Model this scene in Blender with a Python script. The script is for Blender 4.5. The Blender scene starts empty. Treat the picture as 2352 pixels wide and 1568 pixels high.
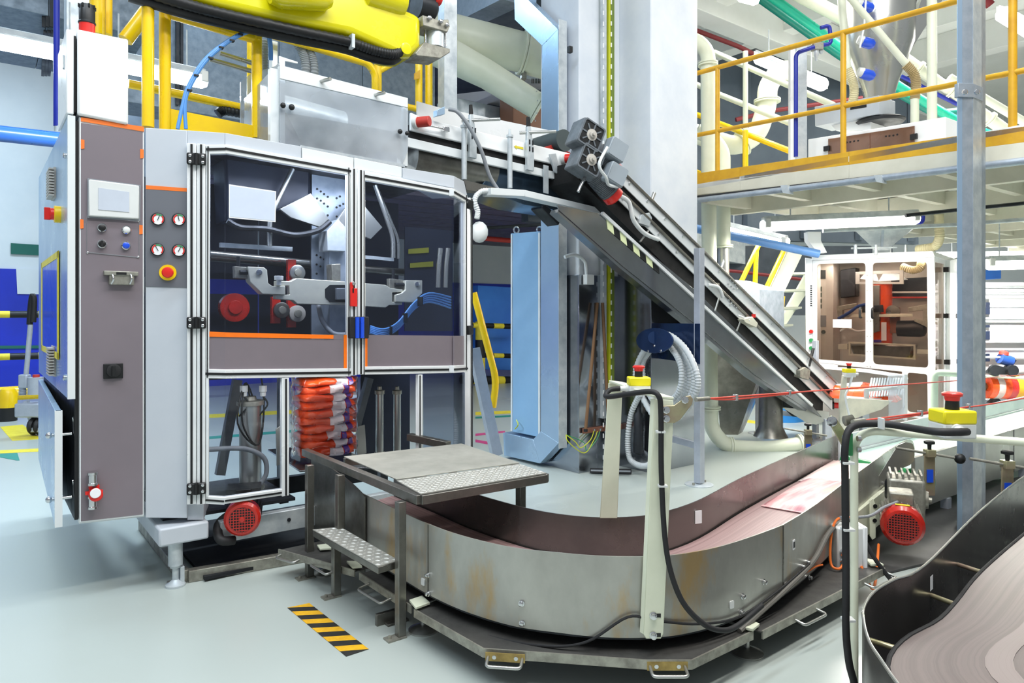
import bpy, bmesh, math, random
from mathutils import Vector as V
random.seed(7)
S = bpy.context.scene
COL = S.collection
# ------------------------------------------------------------------ camera
F, CX, CY, CH = 1607.0, 1176.0, 718.0, 1.6      # focal length in pixels of a 2352x1568 frame, horizon, eye height
cd = bpy.data.cameras.new('camera'); cam = bpy.data.objects.new('camera', cd); COL.objects.link(cam)
cd.sensor_width = 36.0; cd.lens = F/2352*36.0; cd.shift_y = -(784-CY)/2352
cd.clip_start = 0.05; cd.clip_end = 200
cam.location = (0, 0, CH); cam.rotation_euler = (math.pi/2, 0, 0)
S.camera = cam
S.view_settings.view_transform = 'Standard'; S.view_settings.look = 'None'
S.view_settings.gamma = 1.0; S.view_settings.exposure = 0.08
S.view_settings.use_curve_mapping = False
# ------------------------------------------------------------------ world and hall lighting
w = bpy.data.worlds.new('hall_light'); S.world = w; w.use_nodes = True
w.node_tree.nodes['Background'].inputs[0].default_value = (0.86, 0.93, 1.0, 1)
w.node_tree.nodes['Background'].inputs[1].default_value = 0.36

def area(name, loc, size, size_y, power, color, rz=0.0, tilt=(0, 0)):
    l = bpy.data.lights.new(name, 'AREA'); l.shape = 'RECTANGLE'; l.size = size; l.size_y = size_y
    l.energy = power; l.color = color
    o = bpy.data.objects.new(name, l); COL.objects.link(o)
    o.location = loc; o.rotation_euler = (tilt[0], tilt[1], rz); return o
RA = math.atan2(.609, .793)
COOL = (0.80, 0.91, 1.0); NEUT = (1.0, 0.985, 0.95); WARM = (1.0, 0.955, 0.87)
# rows of hall lamps high above the machines
area('hall_lamp_row', (-2.2, 1.6, 6.6), 6.0, .5, 260, COOL, RA)
area('hall_lamp_row', (1.4, 1.0, 6.6), 6.0, .5, 340, NEUT, RA)
area('hall_lamp_row', (-5.5, 6.5, 6.6), 6.0, .5, 380, (0.62, 0.82, 1.0), RA)
area('hall_lamp_row', (2.8, 4.2, 6.6), 5.0, .5, 170, NEUT, RA)
area('hall_lamp_row', (6.2, 9.5, 6.4), 5.0, .6, 260, WARM, RA)
area('hall_lamp_row', (-4.2, 12.6, 6.6), 8.0, .6, 900, (0.66, 0.84, 1.0), RA)

# ------------------------------------------------------------------ geometry helpers
def P(u, v, Y):                        # point seen at pixel (u, v) at distance Y
    return V(((u-CX)/F*Y, Y, CH-(v-CY)/F*Y))
def FL(u, v, z=0.0):                   # point seen at pixel (u, v) on the level z
    Y = (CH-z)*F/(v-CY); return V(((u-CX)/F*Y, Y, z))
class Plane:                           # vertical plane through o with horizontal direction d; off > 0 is away from the camera
    def __init__(s, o, d):
        s.o = V((o[0], o[1], 0)); s.d = V((d[0], d[1], 0)).normalized(); s.n = V((-s.d.y, s.d.x, 0))
    def pt(s, u, v, off=0.0):
        r = V(((u-CX)/F, 1, -(v-CY)/F)); t = (s.o+s.n*off).dot(s.n)/r.dot(s.n)
        return V((0, 0, CH))+r*t
    def at(s, a, off, z): return s.o+s.d*a+s.n*off+V((0, 0, z))
    def sz(s, u, v, off=0.0):
        p = s.pt(u, v, off); return ((p-s.o).dot(s.d), p.z)
A = V((.793, .609, 0)); B = V((-.609, .793, 0)); Z = V((0, 0, 1)); X = V((1, 0, 0)); YY = V((0, 1, 0))

def cr(pts, k=6, closed=False):        # Catmull-Rom
    pts = [V(p) for p in pts]; n = len(pts); out = []
    rng = range(n) if closed else range(n-1)
    for i in rng:
        if closed: a, b, c, d = pts[(i-1) % n], pts[i], pts[(i+1) % n], pts[(i+2) % n]
        else: a, b, c, d = pts[max(i-1, 0)], pts[i], pts[i+1], pts[min(i+2, n-1)]
        for j in range(k):
            t = j/k
            out.append(.5*((2*b)+(c-a)*t+(2*a-5*b+4*c-d)*t*t+(3*b-3*c+d-a)*t**3))
    if not closed: out.append(pts[-1])
    return out

class MB:
    def __init__(s): s.v = []; s.f = []
    def add(s, vs, fs):
        o = len(s.v); s.v += [V(p) for p in vs]; s.f += [tuple(i+o for i in f) for f in fs]; return s
    def prism(s, poly, vec):
        n = len(poly); poly = [V(p) for p in poly]; vec = V(vec)
        return s.add(poly+[p+vec for p in poly], [tuple(range(n))[::-1], tuple(range(n, 2*n))]+[(i, (i+1) % n, n+(i+1) % n, n+i) for i in range(n)])
    def box(s, c, ax, ay, az):         # centre and half-vectors
        c, ax, ay, az = V(c), V(ax), V(ay), V(az)
        q = [c-ax-ay-az, c+ax-ay-az, c+ax+ay-az, c-ax+ay-az]
        return s.prism(q, az*2)
    def abox(s, x0, x1, y0, y1, z0, z1): return s.prism([(x0, y0, z0), (x1, y0, z0), (x1, y1, z0), (x0, y1, z0)], (0, 0, z1-z0))
    def bar(s, p0, p1, wd, ht, up=Z):  # rectangular bar from p0 to p1
        p0, p1 = V(p0), V(p1); d = (p1-p0).normalized(); up = V(up)
        if abs(d.dot(up)) > .98: up = B
        sd = d.cross(up).normalized(); u2 = sd.cross(d).normalized()
        q = [p0-sd*wd/2-u2*ht/2, p0+sd*wd/2-u2*ht/2, p0+sd*wd/2+u2*ht/2, p0-sd*wd/2+u2*ht/2]
        return s.prism(q, p1-p0)
    def tube(s, path, r, n=10, closed=False, caps=True):
        path = [V(p) for p in path]; m = len(path)
        rs = r if isinstance(r, (list, tuple)) else [r]*m
        up = None; vs = []
        for i, p in enumerate(path):
            if closed: t = path[(i+1) % m]-path[i-1]
            else: t = path[min(i+1, m-1)]-path[max(i-1, 0)]
            if t.length < 1e-9: t = V((0, 0, 1))
            t.normalize()
            if up is None:
                up = V((0, 0, 1)) if abs(t.z) < .9 else V((1, 0, 0))
            a = (up-t*up.dot(t))
            if a.length < 1e-6: a = V((1, 0, 0))-t*t.x
            a.normalize(); up = a; b = t.cross(a)
            for k in range(n):
                g = 2*math.pi*k/n; vs.append(p+(a*math.cos(g)+b*math.sin(g))*rs[i])
        fs = []
        for i in range(m if closed else m-1):
            j = (i+1) % m
            for k in range(n): fs.append((i*n+k, i*n+(k+1) % n, j*n+(k+1) % n, j*n+k))
        if caps and not closed: fs += [tuple(range(n))[::-1], tuple(range((m-1)*n, m*n))]
        return s.add(vs, fs)
    def cyl(s, p0, p1, r, n=16, r1=None): return s.tube([p0, p1], [r, r if r1 is None else r1], n)
    def lathe(s, p, axis, prof, n=20):  # prof: (distance along axis, radius)
        p = V(p); axis = V(axis).normalized(); return s.tube_at([p+axis*t for t, _ in prof], [max(r, 1e-4) for _, r in prof], axis, n)
    def tube_at(s, pts, rs, ax, n):
        a = V((0, 0, 1)) if abs(ax.z) < .9 else V((1, 0, 0)); a = (a-ax*a.dot(ax)).normalized(); b = ax.cross(a); vs = []; m = len(pts)
        for p, r in zip(pts, rs):
            for k in range(n):
                g = 2*math.pi*k/n; vs.append(p+(a*math.cos(g)+b*math.sin(g))*r)
        fs = [(i*n+k, i*n+(k+1) % n, (i+1)*n+(k+1) % n, (i+1)*n+k) for i in range(m-1) for k in range(n)]
        fs += [tuple(range(n))[::-1], tuple(range((m-1)*n, m*n))]
        return s.add(vs, fs)
    def ball(s, c, r, n=12, sq=(1, 1, 1)):
        c = V(c); vs = []; fs = []; m = max(n//2, 4)
        for i in range(m+1):
            th = math.pi*i/m
            for k in range(n):
                g = 2*math.pi*k/n; rr = max(math.sin(th), 1e-3)
                vs.append(c+V((r*rr*math.cos(g)*sq[0], r*rr*math.sin(g)*sq[1], r*math.cos(th)*sq[2])))
        for i in range(m):
            for k in range(n): fs.append((i*n+k, i*n+(k+1) % n, (i+1)*n+(k+1) % n, (i+1)*n+k))
        return s.add(vs, fs)
    def wall(s, path, z0, z1, th):     # standing sheet along a floor path
        path = [V((p[0], p[1], 0)) for p in path]; m = len(path); vs = []
        z0 = z0 if isinstance(z0, (list, tuple)) else [z0]*m; z1 = z1 if isinstance(z1, (list, tuple)) else [z1]*m
        for i, p in enumerate(path):
            t = (path[min(i+1, m-1)]-path[max(i-1, 0)]).normalized(); nn = V((-t.y, t.x, 0))*th/2
            vs += [p+nn+Z*z0[i], p-nn+Z*z0[i], p-nn+Z*z1[i], p+nn+Z*z1[i]]
        fs = [(0, 1, 2, 3), (4*m-4, 4*m-1, 4*m-2, 4*m-3)]
        for i in range(m-1):
            a, b = 4*i, 4*i+4
            for k in range(4): fs.append((a+k, b+k, b+(k+1) % 4, a+(k+1) % 4))
        return s.add(vs, fs)
    def ribbon(s, L, R, th):           # slab between two rails (lists of points), thickness downwards
        m = len(L); vs = []
        for l, r in zip(L, R): vs += [V(l), V(r), V(r)-Z*th, V(l)-Z*th]
        fs = [(0, 1, 2, 3), (4*m-4, 4*m-1, 4*m-2, 4*m-3)]
        for i in range(m-1):
            a, b = 4*i, 4*i+4
            for k in range(4): fs.append((a+k, b+k, b+(k+1) % 4, a+(k+1) % 4))
        return s.add(vs, fs)
    def frame(s, outer, inner, vec):   # ring between two outlines with the same number of points, extruded
        n = len(outer); vec = V(vec); vs = [V(p) for p in outer]+[V(p) for p in inner]; vs += [p+vec for p in vs]
        fs = []
        for i in range(n):
            j = (i+1) % n
            fs += [(i, j, n+j, n+i), (2*n+i, 3*n+i, 3*n+j, 2*n+j), (i, 2*n+i, 2*n+j, j), (n+i, n+j, 3*n+j, 3*n+i)]
        return s.add(vs, fs)
    def pp(s, pl, pix, off=0, th=.01): # prism whose outline is given on a vertical plane
        return s.prism([pl.pt(u, v, off) for u, v in pix], pl.n*th)
    def pb(s, pl, a, b, off, wd, dp):  # bar on a plane between two positions, wd across, dp deep
        p, q = pl.pt(*a, off), pl.pt(*b, off); return s.bar(p+pl.n*dp/2, q+pl.n*dp/2, dp, wd, pl.n.cross((q-p).normalized()))

def rrect(c, ax, ay, w_, h_, r, k=4):  # rounded rectangle outline
    c, ax, ay = V(c), V(ax), V(ay); out = []
    for sx, sy, a0 in ((1, 1, 0), (-1, 1, 90), (-1, -1, 180), (1, -1, 270)):
        for j in range(k+1):
            g = math.radians(a0+90*j/k)
            out.append(c+ax*(sx*(w_/2-r)+r*math.cos(g))+ay*(sy*(h_/2-r)+r*math.sin(g)))
    return out
def arc(c, ax, ay, r, a0, a1, k=10): return [V(c)+(V(ax)*math.cos(math.radians(a0+(a1-a0)*i/k))+V(ay)*math.sin(math.radians(a0+(a1-a0)*i/k)))*r for i in range(k+1)]
def fillet(pts, r, k=5):               # polyline with rounded corners
    pts = [V(p) for p in pts]; out = [pts[0]]
    for i in range(1, len(pts)-1):
        a, b, c = pts[i-1], pts[i], pts[i+1]
        rr = min(r, (a-b).length*.45, (c-b).length*.45)
        p, q = b+(a-b).normalized()*rr, b+(c-b).normalized()*rr
        for j in range(k+1):
            t = j/k; out.append((1-t)**2*p+2*t*(1-t)*b+t*t*q)
    return out+[pts[-1]]

def mesh(name, mb, mat, org, sharp=38, bev=0):
    me = bpy.data.meshes.new(name); bm = bmesh.new()
    vs = [bm.verts.new(p-org) for p in mb.v]
    for f in mb.f:
        try: bm.faces.new([vs[i] for i in f])
        except ValueError: pass
    bmesh.ops.recalc_face_normals(bm, faces=bm.faces)
    bm.to_mesh(me); bm.free()
    for p in me.polygons: p.use_smooth = True
    me.set_sharp_from_angle(angle=math.radians(sharp))
    me.materials.append(MAT[mat] if isinstance(mat, str) else mat)
    return me
def bevel(o, wd, seg=2):
    m = o.modifiers.new('edge', 'BEVEL'); m.width = wd; m.segments = seg; m.limit_method = 'ANGLE'; m.angle_limit = math.radians(50); m.harden_normals = False
    return o
def base_of(mb):
    xs = [p.x for p in mb.v]; ys = [p.y for p in mb.v]; zs = [p.z for p in mb.v]
    return V(((min(xs)+max(xs))/2, (min(ys)+max(ys))/2, min(zs)))
class Thing:
    def __init__(s, name, label, cat, base, group=None, kind=None):
        o = bpy.data.objects.new(name, None); COL.objects.link(o); o.location = base; o.empty_display_size = .1
        if label: o['label'] = label
        if cat: o['category'] = cat
        if group: o['group'] = group
        if kind: o['kind'] = kind
        s.o = o; s.base = V(base)
    def part(s, name, mb, mat, label=None, bev=0, under=None, kind=None, sharp=38):
        o = bpy.data.objects.new(name, mesh(name, mb, mat, s.base, sharp)); COL.objects.link(o)
        o.parent = under if under is not None else s.o
        if label: o['label'] = label
        if kind: o['kind'] = kind
        if bev: bevel(o, bev)
        return o
def single(name, mb, mat, label, cat, group=None, bev=0, kind=None, sharp=38):
    b = base_of(mb); o = bpy.data.objects.new(name, mesh(name, mb, mat, b, sharp)); COL.objects.link(o); o.location = b
    if label: o['label'] = label
    if cat: o['category'] = cat
    if group: o['group'] = group
    if kind: o['kind'] = kind
    if bev: bevel(o, bev)
    o['_b'] = tuple(b); return o
def sub(parent, name, mb, mat, label=None, bev=0, kind=None, sharp=38):   # part of a thing that is one mesh
    b = V(parent['_b']); o = bpy.data.objects.new(name, mesh(name, mb, mat, b, sharp)); COL.objects.link(o); o.parent = parent
    if label: o['label'] = label
    if kind: o['kind'] = kind
    if bev: bevel(o, bev)
    return o
def struct(name, mb, mat, label=None, bev=0): return single(name, mb, mat, label, None, None, bev, 'structure')

# ------------------------------------------------------------------ materials
MAT = {}
def lin(h):
    h = h.lstrip('#'); c = [int(h[i:i+2], 16)/255 for i in (0, 2, 4)]
    return tuple(x/12.92 if x <= .04045 else ((x+.055)/1.055)**2.4 for x in c)+(1,)
def nodes(name):
    m = bpy.data.materials.new(name); m.use_nodes = True; MAT[name] = m
    nt = m.node_tree; return m, nt, nt.nodes['Principled BSDF']
def N(nt, t, **kw):
    n = nt.nodes.new(t)
    for k, v in kw.items():
        if k in n.inputs.keys(): n.inputs[k].default_value = v
        else: setattr(n, k, v)
    return n
def coords(nt, scale=(1, 1, 1)):
    g = N(nt, 'ShaderNodeTexCoord'); mp = N(nt, 'ShaderNodeMapping'); mp.inputs['Scale'].default_value = scale
    nt.links.new(g.outputs['Object'], mp.inputs['Vector']); return mp.outputs['Vector']
def ramp(nt, fac, stops):
    r = N(nt, 'ShaderNodeValToRGB'); nt.links.new(fac, r.inputs[0]); e = r.color_ramp.elements
    while len(e) < len(stops): e.new(.5)
    for x, (p, c) in zip(e, stops): x.position = p; x.color = c
    return r.outputs[0]
def surf(name, col, rough=.45, metal=0.0, col2=None, scale=3.0, stretch=(1, 1, 1), rvar=.12, bump=0.0, bscale=60, lo=.35, hi=.65, coat=0.0, spec=.5, detail=5):
    m, nt, b = nodes(name); L = nt.links.new
    vec = coords(nt, stretch); nz = N(nt, 'ShaderNodeTexNoise', Scale=scale, Detail=detail, Roughness=.62); L(vec, nz.inputs['Vector'])
    c1 = lin(col); c2 = lin(col2) if col2 else tuple(x*.9 for x in c1[:3])+(1,)
    L(ramp(nt, nz.outputs['Fac'], [(lo, c1), (hi, c2)]), b.inputs['Base Color'])
    mr = N(nt, 'ShaderNodeMapRange'); mr.inputs['To Min'].default_value = max(rough-rvar, .03); mr.inputs['To Max'].default_value = min(rough+rvar, 1)
    mr.inputs['From Min'].default_value = .3; mr.inputs['From Max'].default_value = .7
    L(nz.outputs['Fac'], mr.inputs['Value']); L(mr.outputs[0], b.inputs['Roughness'])
    b.inputs['Metallic'].default_value = metal; b.inputs['Specular IOR Level'].default_value = spec
    if coat: b.inputs['Coat Weight'].default_value = coat; b.inputs['Coat Roughness'].default_value = .08
    if bump:
        n2 = N(nt, 'ShaderNodeTexNoise', Scale=bscale, Detail=3); L(vec, n2.inputs['Vector'])
        bp = N(nt, 'ShaderNodeBump', Strength=bump, Distance=.01); L(n2.outputs['Fac'], bp.inputs['Height']); L(bp.outputs[0], b.inputs['Normal'])
    return m
def emit(name, col, strength):
    m, nt, b = nodes(name); b.inputs['Base Color'].default_value = lin(col); b.inputs['Emission Color'].default_value = lin(col); b.inputs['Emission Strength'].default_value = strength; return m
def pane(name, tint, refl=.5, rough=.03, haze=0.0, hazecol='#ffffff'):   # clear or tinted sheet
    m, nt, b = nodes(name); L = nt.links.new
    out = nt.nodes['Material Output']; nt.nodes.remove(b)
    t = N(nt, 'ShaderNodeBsdfTransparent'); t.inputs[0].default_value = lin(tint)
    g = N(nt, 'ShaderNodeBsdfGlossy'); g.inputs['Roughness'].default_value = rough; g.inputs[0].default_value = (1, 1, 1, 1)
    f = N(nt, 'ShaderNodeFresnel'); f.inputs[0].default_value = 1.45
    mu = N(nt, 'ShaderNodeMath', operation='MULTIPLY'); mu.inputs[1].default_value = refl; L(f.outputs[0], mu.inputs[0])
    mx = N(nt, 'ShaderNodeMixShader'); L(mu.outputs[0], mx.inputs[0]); L(t.outputs[0], mx.inputs[1]); L(g.outputs[0], mx.inputs[2]); res = mx.outputs[0]
    if haze:
        d = N(nt, 'ShaderNodeBsdfDiffuse'); d.inputs[0].default_value = lin(hazecol)
        nz = N(nt, 'ShaderNodeTexNoise', Scale=1.6, Detail=3, Roughness=.5); L(coords(nt), nz.inputs['Vector'])
        mr = N(nt, 'ShaderNodeMapRange'); mr.inputs['From Min'].default_value = .35; mr.inputs['From Max'].default_value = .75; mr.inputs['To Min'].default_value = haze*.35; mr.inputs['To Max'].default_value = haze*1.5; L(nz.outputs['Fac'], mr.inputs['Value'])
        m2 = N(nt, 'ShaderNodeMixShader'); L(mr.outputs[0], m2.inputs[0]); L(res, m2.inputs[1]); L(d.outputs[0], m2.inputs[2]); res = m2.outputs[0]
    L(res, out.inputs['Surface']); return m

surf('floor_epoxy', '#b3bbb6', .28, col2='#adb6b1', scale=.3, rvar=.01, detail=3)
surf('white_wall', '#e9eef0', .8, col2='#dfe6ea', scale=.8)
surf('blue_wall', '#1a35c8', .45, col2='#1730b4', scale=.8)
surf('concrete_white', '#e4e8ec', .75, col2='#d2d9e2', scale=1.3, bump=.12, bscale=9)
surf('grey_paint', '#c3c8cf', .38, col2='#bcc2ca', scale=1.5)
surf('pale_grey', '#dfe3e4', .4, col2='#d6dbdc', scale=1.5)
surf('mauve', '#7f757b', .42, col2='#766d73', scale=1.2)
surf('slate', '#6f7178', .42, col2='#696b72', scale=1.2)
surf('white_paint', '#f4f6f6', .35, col2='#eceff0', scale=2)
surf('cream', '#e3e6cf', .42, col2='#d6dac2', scale=3)
surf('cream_pipe', '#e2e5d2', .4, col2='#d2d8c2', scale=1.4)
surf('yellow', '#f6cf08', .32, col2='#eec004', scale=3, coat=.2)
surf('yellow_old', '#dba91c', .45, col2='#c8951a', scale=5)
surf('robot_yellow', '#e6dc0c', .25, col2='#dcd000', scale=2, coat=.4)
surf('orange', '#f4792a', .5)
surf('orange_vivid', '#ff7a10', .45)
surf('steel', '#bfc0bc', .3, .85, col2='#b0b1ac', scale=1.8, rvar=.05, detail=3)
surf('steel_dark', '#8f8d87', .38, .9, col2='#6f6d67', scale=4, rvar=.14, detail=8)
surf('steel_mirror', '#a9adb2', .16, .95, col2='#9398a0', scale=1.5, rvar=.07)
surf('steel_blue', '#b0c8de', .3, .6, col2='#a2bdd6', scale=1.6, rvar=.06, detail=3)
surf('galvanised', '#b4bec9', .42, .5, col2='#9ca8b5', scale=9, rvar=.1, detail=8)
surf('galv_bright', '#d3d9db', .4, .35, col2='#b3bcc2', scale=8, rvar=.1)
surf('galv_wall', '#8a97a3', .55, .5, col2='#76838f', scale=12, detail=9, lo=.3, hi=.7)
surf('alu', '#eceeee', .35, .1, col2='#e2e5e6', scale=6)
surf('dim_yellow', '#8f8f2e', .5)
surf('black', '#101113', .5, scale=10)
surf('rubber', '#1b1b1d', .65, scale=10)
surf('black_belt', '#0e0e10', .75, scale=10)
surf('red_plastic', '#e0251c', .35, scale=6, coat=.2)
surf('red_dull', '#c0392f', .5, scale=6)
surf('red_motor', '#c4261a', .3, col2='#a81d12', scale=6, coat=.3)
surf('blue_plastic', '#1c50d6', .35, coat=.3)
surf('blue_hose', '#5a97dc', .4)
surf('blue_pipe', '#2c5fae', .35, coat=.3)
surf('teal_pipe', '#1fb596', .35)
surf('green', '#2f8f52', .4)
surf('grey_plastic', '#8b9096', .5)
surf('light_plastic', '#dcdedc', .45)
surf('screen', '#c9d0dc', .2, coat=.4)
surf('motor_grey', '#73797f', .45, .2, col2='#5e646a', scale=8)
surf('cast_alu', '#aaa89c', .45, .55, col2='#85837a', scale=14)
surf('dark_metal', '#33363b', .45, .5, col2='#26292d', scale=6)
surf('brown_wood', '#7d5c3d', .7, col2='#6a4c31', scale=4, stretch=(1, 1, .1))
surf('copper', '#8a5a48', .4, .3, scale=6)
surf('tread', '#b9b8b0', .38, .3, col2='#a09f97', scale=5, rvar=.12, detail=8)
surf('slate_wall', '#66727f', .7, col2='#5a6673', scale=1)
surf('tread_stud', '#dad9d2', .3, .4, scale=5)
surf('worn_plate', '#b9b8ae', .5, .3, col2='#9c9b92', scale=3.5, rvar=.12, detail=9)
surf('pale_sheet', '#cfd9ec', .5)
surf('white_sheet', '#fbfcfd', .5)
surf('blue_box', '#8fb6d8', .45, col2='#83acd0', scale=1.2)
surf('beige', '#bfbab2', .5, col2='#b2ada5', scale=2)
surf('belt_green', '#bcdcd0', .5, col2='#aacfc2', scale=2)
surf('hose_grey', '#c4c9cb', .5)
surf('flex_cream', '#d8cfa8', .5)
surf('tan_box', '#7a4e36', .6, col2='#6a422d', scale=1)
surf('void', '#15171b', .9)
surf('chrome', '#d8d9da', .15, .95, rvar=.05)
surf('olive_plate', '#b5b48a', .35, .6, col2='#a5887e', scale=5)
surf('ceil_white', '#eef0ee', .8, col2='#e6e8e4', scale=1)
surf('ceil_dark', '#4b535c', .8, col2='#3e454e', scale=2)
surf('dark_floor', '#3b3b3b', .6, col2='#4a4a49', scale=6, detail=8)
surf('orange_film', '#f05a22', .28, col2='#ea4a1a', scale=5, coat=.4)
surf('violet_film', '#5a3ba0', .3, coat=.4)
surf('white_film', '#e8e6ee', .35, coat=.3)
surf('red_film', '#d8321f', .3, col2='#c02a3a', scale=5, coat=.4)
surf('royal', '#14279a', .4)
surf('sky_blue_drum', '#2f8fe0', .4)
surf('green_stripe', '#1c6a5c', .5)
surf('tape_green', '#2b8c80', .5)
surf('tape_yellow', '#e8d83a', .5, col2='#d9c62f', scale=8)
surf('tape_magenta', '#c2457e', .5)
surf('hazard_yellow', '#e9b41c', .55, col2='#d8a018', scale=20)
surf('hazard_black', '#1d1c1a', .6, col2='#2a2824', scale=20)
surf('purple_grey', '#5a5266', .5)
surf('earth_green', '#c4c81e', .5)
surf('olive_green', '#6f8230', .5)
surf('blue_pipe_pale', '#5f8ecb', .35)
surf('green_dark', '#2c4034', .4)
surf('navy_hose', '#1f3c78', .4)
surf('mint', '#cfe0cc', .45)
surf('white_film2', '#f3f2f8', .4, col2='#e9e4f0', scale=.8)
surf('bag_yellow', '#f0b02c', .35, coat=.3)
surf('violet_soft', '#a79ac8', .4)
surf('blue_motor', '#22489a', .4, coat=.2)
surf('pale_blue', '#c4d8ec', .4)
surf('steel_inner', '#7f7b78', .26, .75, col2='#6e6a68', scale=2.2, rvar=.08, detail=8)
surf('tray_dark', '#5b5a57', .55, .4, col2='#454442', scale=6, detail=8)
surf('rusty', '#b39a5c', .5, .5, col2='#8f7a48', scale=18)
surf('cable_grey', '#6d6a64', .6)
surf('estop_yellow', '#f2e21a', .4)
surf('rope_red', '#e0503f', .5)
surf('bag_rose', '#e3a9a6', .4, col2='#d98a8a', scale=4)
surf('bag_pale', '#f6e6e3', .35, col2='#efd0cc', scale=4)
surf('bag_red', '#d2525c', .4, col2='#d8836a', scale=4)
surf('teal_dark', '#158072', .4)
surf('cream_deck', '#dcd9c8', .55, col2='#cdcab8', scale=2)
surf('motor_light2', '#b9c0c8', .4)
surf('copper_smoke', '#8d6a56', .25, .3, col2='#6f5242', scale=2)
surf('flex_tan', '#a8946a', .5)
surf('red_dark', '#7a2026', .5)
surf('bright_blue', '#3f86e6', .4, col2='#2f70d8', scale=.8)
surf('drum', '#3e4a4c', .55)
surf('steel_slate', '#5f7488', .22, .75, col2='#465a6c', scale=1.3, rvar=.08)
surf('steel_rail', '#dfe3e5', .38, .1, col2='#d2d7da', scale=3, rvar=.08)
surf('steel_pan', '#8f9296', .2, .9, col2='#7a7d80', scale=1.2, rvar=.06)
surf('pale_lime', '#dfe8b8', .5)
surf('motor_light', '#98a2aa', .45)
surf('galv_leg', '#b4bac4', .45, .3, col2='#a5abb6', scale=6)
surf('navy_steel', '#2c4470', .2, .6, col2='#26395c', scale=2, rvar=.06)
surf('jaw', '#dedccb', .42, .25, col2='#c3c3b6', scale=4)
surf('royal_dark', '#222b40', .4, .1, col2='#1b2335', scale=1.5)
pane('acrylic', '#eef1f6', .7, .04)
pane('acrylic_hazy', '#f0f4f8', 1.0, .06, .34, '#eef3f8')
pane('door_pane', '#dde3ee', .8, .03)
pane('smoke_pane', '#e2d9d2', .6, .04)
pane('clear_bag', '#ffffff', .9, .08)
emit('tube_cool', '#e6f3ff', 9.0)
emit('tube_white', '#fffdf6', 9.0)
emit('led_cyan', '#28e0d0', 1.2)

def belt_mat(name, base, streaks, su, sv, grain='OBJ'):
    m, nt, b = nodes(name); L = nt.links.new
    uv = N(nt, 'ShaderNodeUVMap'); mp = N(nt, 'ShaderNodeMapping'); mp.inputs['Scale'].default_value = (su, sv, 1); L(uv.outputs[0], mp.inputs[0])
    nz = N(nt, 'ShaderNodeTexNoise', Scale=1.0, Detail=6, Roughness=.65); L(mp.outputs[0], nz.inputs['Vector'])
    L(ramp(nt, nz.outputs['Fac'], [(p, lin(c)) for p, c in streaks]), b.inputs['Base Color']); b.inputs['Roughness'].default_value = .42
    return m
belt_mat('belt_rose', '', [(.3, '#7d6463'), (.45, '#937776'), (.6, '#a98b89'), (.72, '#866d6c')], .12, 26)
belt_mat('belt_brown', '', [(.3, '#4f4442'), (.45, '#584c4a'), (.58, '#655856'), (.72, '#524745')], .1, 22)
belt_mat('belt_stripe', '', [(.3, '#736664'), (.5, '#7d706e'), (.7, '#756866')], .1, 6)
belt_mat('belt_mint', '', [(.3, '#b9d8cd'), (.5, '#c9e4da'), (.7, '#b2d2c6')], .4, 5)
def print_mat(name, ang, stops):        # film printed in lengthwise stripes
    m, nt, b = nodes(name); L = nt.links.new
    g = N(nt, 'ShaderNodeTexCoord'); mp = N(nt, 'ShaderNodeMapping'); mp.inputs['Rotation'].default_value = (0, 0, -ang); L(g.outputs['Object'], mp.inputs[0])
    m2 = N(nt, 'ShaderNodeMapping'); m2.inputs['Scale'].default_value = (.7, 7, .01); L(mp.outputs[0], m2.inputs[0])
    nz = N(nt, 'ShaderNodeTexNoise', Scale=1.0, Detail=4, Roughness=.6); L(m2.outputs[0], nz.inputs['Vector'])
    L(ramp(nt, nz.outputs['Fac'], [(p, lin(c)) for p, c in stops]), b.inputs['Base Color']); b.inputs['Roughness'].default_value = .4
print_mat('print_rose', math.radians(45), [(.28, '#c9544f'), (.4, '#cf7f86'), (.5, '#e8c9c6'), (.6, '#c98d97'), (.72, '#d8a86a')])
print_mat('print_pale', math.radians(45), [(.28, '#e0a49c'), (.42, '#f3e3df'), (.55, '#eac2bb'), (.66, '#f6eeec'), (.75, '#d58c8f')])
def stain_steel():                      # brushed sheet with rust-coloured runs
    m = surf('steel_stained', '#bab9b1', .36, .6, col2='#a09f98', scale=2.6, rvar=.12, stretch=(1, 1, .6), detail=9)
    nt = m.node_tree; b = nt.nodes['Principled BSDF']; L = nt.links.new
    src = b.inputs['Base Color'].links[0].from_socket
    nz = N(nt, 'ShaderNodeTexNoise', Scale=1.7, Detail=6, Roughness=.7); L(coords(nt, (1.6, 1.6, .55)), nz.inputs['Vector'])
    mr = N(nt, 'ShaderNodeMapRange'); mr.inputs['From Min'].default_value = .54; mr.inputs['From Max'].default_value = .68; mr.inputs['To Max'].default_value = .75; L(nz.outputs['Fac'], mr.inputs['Value'])
    mx = N(nt, 'ShaderNodeMixRGB'); L(mr.outputs[0], mx.inputs[0]); L(src, mx.inputs[1]); mx.inputs[2].default_value = lin('#b8965a'); L(mx.outputs[0], b.inputs['Base Color'])
stain_steel()
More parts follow.
